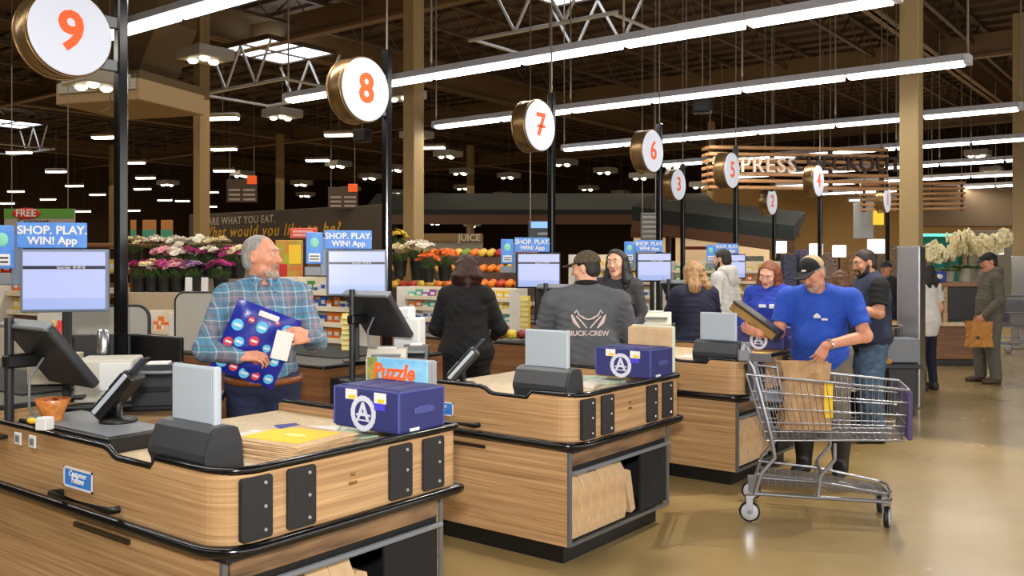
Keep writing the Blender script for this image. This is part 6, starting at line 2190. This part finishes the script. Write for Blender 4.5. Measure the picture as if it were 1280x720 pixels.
for k, (y, z) in enumerate(tiers):
    if k == 0:
        continue
    for j in range(18):
        x = 0.09 + j * 0.125
        c_ = rnd.choice((0, 0, 0, 1, 2)) if k < 3 else rnd.choice((0, 1, 2, 3))
        for r_ in (0, 1):
            q = M_ @ Vector((x + 0.04 * r_, y + 0.10 + 0.16 * r_, z - 0.1 + 0.02 * r_))
            o = link('fruit', fme[c_], None, q)
            tag(o, '%s round fruit, %s from the left in the %s row of the %s tier' % (FN[c_], NUMW[j], ('front', 'back')[r_], ('', 'lower', 'middle', 'upper')[k]), 'fruit', 'fruit piled on the fruit wall')
for j in range(18):
    q = M_ @ Vector((1.0 + j * 0.07, 0.10 + 0.05 * (j % 2), 0.95))
    o = link('bottle', product_mesh('bottle', 'brown'), None, q)
    o.scale = (1.0, 1.0, 1.5)
    tag(o, 'dark brown bottle, %s from the left in the row below the fruit' % NUMW[j], 'bottle', 'dark bottles below the fruit')

# ------------------------------------------------------------------ signs and backdrops further in
def board(name, u0, v0, u1, v1, d, m, label, cat, th=0.04, rz=None, parts=(), kind=None, hang=True):
    a, b = P(u0, v1, d), P(u1, v0, d)
    wd = (Vector((b.x, b.y)) - Vector((a.x, a.y))).length
    hh = b.z - a.z
    t = thing(name, label, cat, tuple(a), YAW if rz is None else rz)
    MB().rbox(0, wd, 0, th, 0, hh, 0.01).build('board', m, t)
    if hang:
        for x in (0.1 * wd, 0.9 * wd):
            MB().tube([(x, th / 2, hh), (x, th / 2, ZC - 0.01 - a.z)], 0.008, 4).build('hanger_wire', M_rod, t)
    return t, wd, hh


t, wd, hh = board('department_banner', 5, 261, 93, 300, 14.0, mat('grey banner', (170, 162, 156), 0.6), 'green and grey FREE banner above the left till display', 'banner')
MB().rbox(0, wd, -0.006, 0.0, hh * 0.69, hh, 0.003).build('green_band', MT['green'], t)
ro = MB().ball((wd * 0.32, -0.01, hh * 0.85), 0.085, (2.6, 0.12, 1.0), 20, 10).build('red_oval', MT['red'], t)
text('lettering', 'FREE', 0.15, MT['white'], ro, (wd * 0.32, -0.024, hh * 0.85), bold=0.003)
text('lettering', 'Cuisinart', 0.13, MT['black'], t, (wd * 0.42, -0.004, hh * 0.585))
# long dark wall with the two lines of lettering
ywall = 16.5
a, b = on_y(236, 268, ywall), on_y(478, 256, ywall)
zt = 3.08
wl = thing('slogan_wall', 'long dark wall panel with white and yellow slogan lettering', 'sign', (a.x, ywall, 0), 0)
MB().rbox(0, b.x - a.x, 0, 0.3, 1.0, zt, 0.02).build('panel', mat('dark brown panel', (66, 56, 50), 0.7), wl)
MB().rbox(0, b.x - a.x, 0.05, 0.3, 0, 1.0, 0.02).build('base', M_dw, wl)
c0, c1 = on_y(266, 270, ywall), on_y(338, 270, ywall)
text('lettering', 'ARE WHAT YOU EAT.', 0.30, mat('pale lettering', (170, 158, 148), 0.6), wl, ((c0.x + c1.x) / 2 - a.x, -0.01, 2.83), spacing=1.12, bold=0.006)
c0, c1 = on_y(278, 285, ywall), on_y(393, 285, ywall)
text('lettering', 'What would you like to be?', 0.46, mat('yellow lettering', (196, 152, 40), 0.6), wl, ((c0.x + c1.x) / 2 - a.x, -0.01, 2.50), shear=0.25, bold=0.008, spacing=1.18)
M_sgn = mat('dark aisle sign', (64, 50, 42), 0.6)
M_sgl = mat('aisle sign lines', (150, 134, 128), 0.6)
for (u0, v0, u1, v1, lab) in ((283, 224, 321, 253, 'dark aisle sign with orange tab right of the left tan column'), (410, 234, 447, 261, 'dark aisle sign with orange tab left of the number 8 post')):
    t, wd, hh = board('aisle_sign', u0, v0, u1, v1, 24.0, M_sgn, lab, 'sign')
    MB().rbox(wd * 0.68, wd, -0.02, 0.0, hh * 0.78, hh * 1.15, 0.01).build('orange_tab', MT['orange'], t)
    for k in range(3):
        for x0, x1 in ((0.08, 0.45), (0.55, 0.95)):
            MB().rbox(wd * x0, wd * x1, -0.015, 0.0, hh * (0.08 + 0.2 * k), hh * (0.18 + 0.2 * k), 0.003).build('text_line', M_sgl, t)
# tall aisle end boards, orange over teal
for k, (u0, u1) in enumerate(((163, 170), (178, 195), (201, 216))):
    t, wd, hh = board('aisle_end_board', u0, 275, u1, 302, 30.0, mat('orange board', (176, 120, 66), 0.6), ('first', 'second', 'third')[k] + ' orange and teal aisle end board from the sign 9 post', 'board', hang=False)
    MB().rbox(0, wd, -0.02, 0.0, hh * 0.2, hh * 0.55, 0.01).build('teal_band', mat('teal band', (70, 150, 136), 0.6), t)
    MB().rbox(0, wd, 0.0, 0.3, -(P(0, 302, 30.0).z), 0.0, 0.01).build('base', M_dw, t)
# poster of produce behind the man in plaid and small red sign above it
t, wd, hh = board('produce_poster', 344, 300, 378, 360, 8.6, mat('produce print', (216, 84, 46), 0.6, rgb2=(150, 184, 60), scale=(6, 6, 9)), 'produce poster of red and green fruit behind the man in plaid', 'poster', hang=False)
MB().rbox(wd * 0.35, wd * 0.65, 0.04, 0.07, -(P(0, 360, 8.6).z), 0.1, 0.01).build('pole', MT['black'], t)
MB().rbox(wd * 0.15, wd * 0.45, -0.004, 0.0, hh * 0.1, hh * 0.5, 0.003).build('red_print', MT['red'], t)
MB().rbox(wd * 0.5, wd * 0.95, -0.004, 0.0, hh * 0.5, hh * 0.9, 0.003).build('yellow_print', MT['yellow'], t)
t, wd, hh = board('small_red_sign', 362, 285, 396, 298, 9.5, mat('coral sign', (226, 92, 74), 0.5), 'small coral red sign above the produce poster', 'sign', hang=False)
for k in range(2):
    MB().rbox(wd * 0.12, wd * 0.85, -0.006, 0.0, hh * (0.2 + 0.35 * k), hh * (0.42 + 0.35 * k), 0.003).build('text_line', mat('pale red lines', (240, 180, 170), 0.6), t)
MB().rbox(wd * 0.45, wd * 0.55, 0.04, 0.06, -(P(0, 298, 9.5).z), 0.1, 0.004).build('pole', MT['black'], t)
# brown display with goods right of the poster
t, wd, hh = board('wood_display', 384, 300, 420, 372, 9.8, mat('warm display wood', (150, 104, 62), 0.7, rgb2=(90, 60, 40), scale=(6, 6, 6)), 'brown display stand behind the blue app sign of lane 8', 'display', th=0.4, hang=False)
MB().rbox(0, wd, 0, 0.4, -(P(0, 372, 9.8).z), 0, 0.01).build('base', M_dw, t)
# small hung screen, juice counter, wood fascias
t, wd, hh = board('hung_screen', 660, 276, 690, 299, 13.0, MT['black'], 'small hung screen with blue picture above the lane 7 app sign', 'screen')
MB().rbox(wd * 0.12, wd * 0.95, -0.006, 0, hh * 0.6, hh * 0.95, 0.003).build('screen', mat('blue lit screen', (104, 150, 226), 0.3, emit=0.6), t)
MB().rbox(wd * 0.4, wd * 0.9, -0.006, 0, hh * 0.22, hh * 0.36, 0.003).build('text_line', MT['grey'], t)
t, wd, hh = board('juice_counter_sign', 512, 292, 603, 302, 20.0, mat('tan fascia', (128, 100, 60), 0.6), 'tan JUICE fascia above a grey counter front', 'sign', th=0.5, hang=False)
text('lettering', 'JUICE', 0.20, mat('pale sign letters', (196, 188, 170), 0.6), t, (wd * 0.82, -0.01, hh * 0.45), bold=0.006)
MB().rbox(0, wd, 0.06, 0.5, -(P(0, 302, 20).z), 0.0, 0.01).build('counter_front', mat('grey counter front', (140, 134, 122), 0.6), t)


# long dark canopies over the far counters
def canopy(u0, v0, u1, v1, d0, d1, drop, label, m, depth=2.6):
    a, b = P(u0, v0, d0), P(u1, v1, d1)
    v = b - a
    ln_ = math.hypot(v.x, v.y)
    t = thing('counter_canopy', label, 'canopy', tuple(a), math.atan2(v.y, v.x), 'dark canopies over the far counters')
    sl = v.z / ln_
    mx = Matrix(((1, 0, 0, 0), (0, 1, 0, 0), (sl, 0, 1, 0), (0, 0, 0, 1)))
    MB().prism([(0.0, -drop), (0.12, -drop), (depth, depth * 0.22), (depth, depth * 0.22 + 0.1), (0.0, 0.0)], 'x', 0, ln_, mx=mx).build('roof', m, t)
    MB().prism([(-0.02, -drop - 0.28), (0.1, -drop - 0.28), (0.1, -drop), (-0.02, -drop)], 'x', 0, ln_, mx=mx).build('fascia', mat('brown fascia', (84, 52, 30), 0.6), t)
    for x in (0.6, ln_ - 0.6):
        MB().rbox(x - 0.06, x + 0.06, depth - 0.3, depth - 0.18, -a.z, sl * x + depth * 0.15, 0.01).build('post', M_dw, t)
    return t


M_can = mat('dark teal canopy', (24, 31, 29), 0.8)
canopy(455, 262, 905, 262, 27, 27, 0.15, 'dark green canopy over the far counter behind the grey hoodie', M_can)
canopy(790, 258, 992, 282, 23, 21, 0.35, 'dark sloping canopy below the number 5 sign', M_can, 1.2)
# bulkhead walls and self-glowing counter walls on the right
def block(kind_name, u0, v0, u1, v1, d, m, th=0.5, to_floor=False, structure=True, label=None, cat=None):
    a, b = P(u0, v1, d), P(u1, v0, d)
    wd = (Vector((b.x, b.y)) - Vector((a.x, a.y))).length
    z0 = 0 if to_floor else a.z
    o = MB().rbox(0, wd, 0, th, z0, b.z, 0.01).build(kind_name, m, None, (a.x, a.y, 0), (0, 0, YAW))
    if structure:
        return struct(o)
    return tag(o, label, cat)


block('wall_back', 880, 232, 1300, 360, 31, M_tanwall, to_floor=True)
block('wall_back', 1140, 232, 1300, 283, 24.0, mat('brown bulkhead', (96, 76, 52), 0.8))
block('wall_panel', 1076, 252, 1092, 298, 22.0, mat('grey panel', (160, 164, 166), 0.6))
M_cream = mat('cream emissive wall', (238, 208, 164), 0.7, emit=0.35)  # emission stands in for lamplight falling on the wall
for u0, u1 in ((793, 836), (846, 915), (921, 962)):
    block('wall_panel', u0, 297, u1, 345, 25.0, M_cream, 0.2, True)
block('wall_panel', 790, 284, 1000, 297, 24.9, mat('brown fascia band', (96, 60, 34), 0.7), 0.3)
block('red_counter_bar', 856, 308, 896, 312, 24.6, mat('dark red bar', (130, 42, 34), 0.5), 0.2, structure=False, label='thin dark red bar on the cream wall of the far counter', cat='bar')
block('teal_lit_sign', 1148, 292, 1204, 345, 20.0, mat('teal sign', (16, 92, 84), 0.4, emit=0.15), 0.15, to_floor=True, structure=False, label='teal sign panel with bright top edge beside the tan column', cat='sign')
block('teal_light_strip', 1148, 292, 1204, 295.5, 19.88, mat('teal light', (110, 236, 206), 0.4, emit=0.9), 0.1, structure=False, label='bright mint light strip along the top of the teal sign', cat='light')
block('yellow_lit_sign', 1092, 262, 1105, 281, 21.95, mat('yellow lit sign', (246, 206, 62), 0.5, emit=0.5), 0.15, structure=False, label='small yellow lit sign left of the tan column', cat='sign')
block('wall_panel', 1213, 288, 1300, 350, 23.5, mat('grey wall panel', (122, 116, 102), 0.7), 0.3, True)
# square lit lane lamps on thin poles
for k, (u, v, s_) in enumerate(((975, 309, 0.10), (1020, 312, 0.10), (1049, 314, 0.10), (1095, 308, 0.12), (1158, 318, 0.10), (1244, 310, 0.11))):
    d = 17.0
    q = P(u, v, d)
    t = thing('lane_lamp', ('square white lit lamp below the number 2 sign', 'square white lit lamp right above the cap of the bagging man', 'square white lit lamp left of the bearded man', 'square white lit lamp between bearded man and tan column', 'square white lit lamp among the orchids', 'square white lit lamp right of the orchids')[k], 'lamp', (q.x, q.y, 0), YAW, 'square lit lane lamps')
    MB().rbox(-s_, s_, -s_, s_, q.z - s_ * 1.1, q.z + s_ * 1.1, 0.015).build('lit_shade', mat('lit lamp shade', (255, 250, 240), 0.5, emit=1.3), t)
    MB().tube([(0, 0, 0), (0, 0, q.z - s_ * 1.1)], 0.02, 6).build('pole', MT['black'], t)
# screens and goods in the far self service area
for k, (u0, v0, u1, v1, c_) in enumerate(((1000, 312, 1018, 322, (84, 78, 100)), (1026, 316, 1046, 326, (104, 86, 80)), (980, 318, 996, 326, (60, 62, 84)), (1062, 316, 1084, 330, (120, 92, 60)), (1104, 306, 1122, 330, (92, 74, 56)), (925, 320, 955, 330, (80, 84, 74)))):
    block('goods_display', u0, v0, u1, v1 + 20, 19.0, mat('far goods', c_, 0.6, var=0.6, scale=(22, 22, 22)), 0.4, True, False, ('violet goods display below the number 4 sign', 'pink goods display above the bagging man', 'blue goods display left of the cap', 'golden goods display behind the bearded man', 'tan goods display left of the steel column', 'dull green goods display above the auburn haired woman')[k], 'display')
# ------------------------------------------------------------------ the wooden slat signs
def slat_sign(u0, v0, u1, v1, d, n, label, ang=0.0, lettering=True):
    a, b = P(u0, v1, d), P(u1, v0, d)
    wd = (Vector((b.x, b.y)) - Vector((a.x, a.y))).length
    hh = b.z - a.z
    t = thing('slat_sign', label, 'sign', tuple(a), YAW + ang, 'wooden slat signs')
    for k in range(n):
        z = hh * k / (n - 1)
        MB().rbox(0, wd, -0.05, 0.05, z - hh / n * 0.28, z + hh / n * 0.28, 0.006).build('slat', MT['slat'], t)
        MB().rbox(-0.02, 0.04, 0.05, 0.3, z - hh / n * 0.28, z + hh / n * 0.28, 0.006).build('slat', MT['slat'], t)
    for x in (0.05, wd * 0.36, wd * 0.69, wd - 0.05):
        MB().rbox(x - 0.03, x + 0.03, 0.05, 0.11, -0.05, hh + 0.05, 0.004).build('upright', M_dw, t)
        MB().tube([(x, 0.08, hh), (x, 0.08, ZC - 0.01 - a.z)], 0.01, 5).build('hanger_rod', M_rod, t)
    return t, wd, hh


t, wd, hh = slat_sign(886, 184, 1122, 234, 14.6, 7, 'wooden slat sign with EXPRESS CHECKOUT lettering hung before the tan column', 0.12)
text('lettering', 'EXPRESS', 0.33, mat('pale sign lettering', (226, 206, 186), 0.5, emit=0.12), t, (wd * 0.245, -0.065, hh * 0.54), spacing=1.15, ext=0.02, bold=0.004)
text('lettering', 'CHECKOUT', 0.33, mat('dark sign lettering', (60, 36, 26), 0.5), t, (wd * 0.76, -0.065, hh * 0.60), spacing=1.05, ext=0.02, bold=0.006)
slat_sign(1078, 231, 1197, 262, 21.0, 6, 'second wooden slat sign crossing behind the tan column', -0.2)
# ------------------------------------------------------------------ right side service counter with orchids
a = P(1165, 455, 14.2)
t = thing('service_counter', 'tall wooden service counter with black panel left of the man in grey', 'counter', (a.x, a.y, 0), YAW)
M_sw = MT['wood_brown']
MB().rbox(0, 0.72, 0, 0.5, 0.10, 0.62, 0.01).build('cabinet', M_sw, t)
MB().rbox(0.02, 0.7, 0.02, 0.5, 0.0, 0.10, 0.01).build('toe_kick', MT['black'], t)
MB().rbox(0, 0.07, 0.05, 0.5, 0.62, 1.28, 0.01).build('post', MT['wood'], t)
MB().rbox(0.20, 0.27, 0.05, 0.5, 0.62, 1.28, 0.01).build('post', MT['wood'], t)
MB().rbox(0, 0.75, 0.02, 0.5, 1.22, 1.29, 0.01).build('top', M_sw, t)
MB().rbox(0.27, 0.75, 0.05, 0.5, 0.70, 1.22, 0.01).build('black_panel', MT['black'], t)
MB().rbox(0.1, 0.85, -0.15, 0.3, 0.62, 0.68, 0.01).build('shelf', MT['beige'], t)
MB().rbox(0.07, 0.2, 0.03, 0.06, 1.0, 1.15, 0.005).build('pale_card', MT['lightgrey'], t)
ob = []
M_pot = mat('pale orchid pot', (170, 164, 150), 0.5)
orch = MB()
rnd = random.Random(2)
for k in range(5):
    ax, ay = rnd.uniform(-0.05, 0.05), rnd.uniform(-0.05, 0.05)
    dx = rnd.uniform(-0.3, 0.3)
    pts = [(ax, ay, 0.15), (ax + dx * 0.3, ay, 0.4), (ax + dx, ay + 0.05, 0.5)]
    orch.tube(pts, 0.006, 5, mi=1)
    for j in range(8):
        f = 0.35 + 0.65 * j / 7
        c = Vector(pts[1]).lerp(Vector(pts[2]), (f - 0.3) / 0.7) + Vector((rnd.uniform(-0.06, 0.06), rnd.uniform(-0.06, 0.06), rnd.uniform(-0.12, 0.06)))
        for i in range(5):
            th = 2 * PI * i / 5
            orch.ball(c + Vector((0.035 * math.cos(th), -0.01, 0.035 * math.sin(th))), 0.03, (1, 0.3, 1), 6, 4, mi=0)
for k in range(5):
    th = k * 1.25
    orch.ball((0.1 * math.cos(th), 0.1 * math.sin(th), 0.17), 0.09, (1.0, 0.5, 0.25), 8, 5, mi=1)
orch_me = orch.mesh('blossoms', [FL['cream'], M_stem])
pot_me = MB().lathe([(0.06, 0), (0.08, 0.14), (0.085, 0.15), (0.07, 0.145), (0.05, 0.02)], n=16).mesh('pot', M_pot)
for k, (u, v, sc, lab) in enumerate(((1163, 352, 1.0, 'white orchid in a pale pot beside the tan column'), (1186, 352, 1.15, 'white orchid in a pale pot above the black panel'), (1206, 352, 1.45, 'tall white orchid in a pale pot left of the man in grey'), (1228, 352, 1.45, 'tall white orchid behind the head of the man in grey'))):
    q = P(u, v, 14.6)
    o = thing('potted_orchid', lab, 'orchid', (q.x, q.y, 1.29), k, 'white orchids on the service counter')
    link('pot', pot_me, o)
    link('blossoms', orch_me, o)
    o.scale = (sc, sc, sc)
q = P(1172, 352, 14.35)
o = MB().rbox(-0.12, 0.12, -0.05, 0.05, 0, 0.17, 0.02).build('blue_pack', mat('royal blue pack', (30, 52, 150), 0.5), None, (q.x, q.y, 1.29), (0, 0, YAW))
tag(o, 'royal blue pack with white mark in front of the orchids', 'pack')
MB().ball((0, -0.055, 0.09), 0.045, (1.4, 0.2, 0.9), 10, 6).build('white_mark', MT['white'], o)
# grey guard box below the bearded man, beside the column
q = P(1112, 480, 9.6)
t = thing('bag_stand', 'grey steel bag stand with a brown parcel beside the steel column', 'stand', (q.x, q.y, 0), YAW)
MB().rbox(-0.05, 0.32, 0, 0.3, 0.55, 0.80, 0.01).build('steel_box', MT['grey'], t)
MB().rbox(-0.2, 0.3, -0.1, 0.3, 0.50, 0.54, 0.006).build('shelf', MT['charcoal'], t)
MB().rbox(0.0, 0.28, 0.02, 0.28, 0, 0.50, 0.01).build('base', MT['charcoal'], t)
o = MB().rbox(-0.09, 0.09, -0.06, 0.06, 0, 0.05, 0.015).build('brown_parcel', MT['kraft_orange'], None, (q.x - 0.07, q.y - 0.04, 0.54), (0, 0, YAW))
tag(o, 'small brown parcel on the bag stand by the column', 'parcel')
t, wd, hh = board('menu_board', 801, 266, 822, 312, 15.0, mat('grey menu board', (96, 94, 88), 0.6), 'tall grey striped menu board left of the number 6 post', 'board')
for k in range(7):
    MB().rbox(wd * 0.08, wd * 0.92, -0.006, 0.0, hh * (0.06 + 0.13 * k), hh * (0.13 + 0.13 * k), 0.002).build('text_line', mat('menu line', (140, 136, 126), 0.6), t)
# low grocery shelves further back on the left
for k, (u, d, wd, lab) in enumerate(((-60, 13.0, 1.4, 'brown grocery shelf behind the far left till display'), (98, 13.4, 0.75, 'brown grocery shelf just left of the sign 9 post'), (176, 14.0, 1.3, 'brown grocery shelf behind the flower stand'))):
    q = P(u, 328, d)
    t = thing('grocery_shelf', lab, 'shelf', (q.x, q.y, 0), YAW, 'low grocery shelves on the left')
    MB().rbox(0, wd, 0.3, 0.34, 0, 1.8, 0.01).build('back_panel', M_dw, t)
    MB().rbox(-0.03, 0, 0, 0.4, 0, 1.85, 0.01).build('side_panel', M_dw, t)
    MB().rbox(wd, wd + 0.03, 0, 0.4, 0, 1.85, 0.01).build('side_panel', M_dw, t)
    MB().rbox(-0.06, wd + 0.06, -0.04, 0.44, 1.82, 1.88, 0.01).build('top_board', MT['wood_brown'], t)
    for z in (0.3, 0.7, 1.1, 1.45):
        MB().rbox(0, wd, 0.02, 0.3, z - 0.02, z, 0.004).build('shelf_board', MT['wood_brown'], t)
    for z in (1.1, 1.45):
        n_ = int(wd / 0.12)
        for j in range(n_):
            o = link('carton', product_mesh('carton', ('brown', 'orange', 'white', 'yellow', 'red')[(j * 3 + int(z * 10)) % 5]), None, t.matrix_basis @ Vector((0, 0, 0)))
            M2 = Matrix.Translation((q.x, q.y, 0)) @ Matrix.Rotation(YAW, 4, 'Z')
            o.location = M2 @ Vector(((j + 0.5) * wd / n_, 0.16, z))
            o.rotation_euler = (0, 0, YAW)
            o.scale = (1.4, 1.6, 3.6)
            tag(o, '%s carton, %s from left on %s board of %s' % (('brown', 'orange', 'white', 'yellow', 'red')[(j * 3 + int(z * 10)) % 5], NUMW[j], 'lower' if z < 1.2 else 'upper', ('the far left grocery shelf', 'the sign 9 post shelf', 'the flower stand shelf')[k]), 'carton', 'cartons on the grocery shelves')
# ceiling speakers/black boxes
for (u, v, d, lab) in ((453, 170, 14, 'small black speaker box hung right of the number 8 drum'), (878, 132, 12, 'small black speaker box hung above the long tube rows')):
    q = P(u, v, d)
    t = thing('hung_speaker', lab, 'speaker', tuple(q), 0.3, 'hung black speakers')
    MB().rbox(-0.12, 0.12, -0.1, 0.1, -0.1, 0.1, 0.02).build('cabinet', MT['black'], t)
    MB().rbox(-0.1, 0.1, -0.112, -0.1, -0.08, 0.08, 0.004).build('grille', MT['charcoal'], t)
    MB().tube([(0, 0, 0.1), (0, 0, ZC - 0.01 - q.z)], 0.01, 5).build('hanger_rod', M_rod, t)
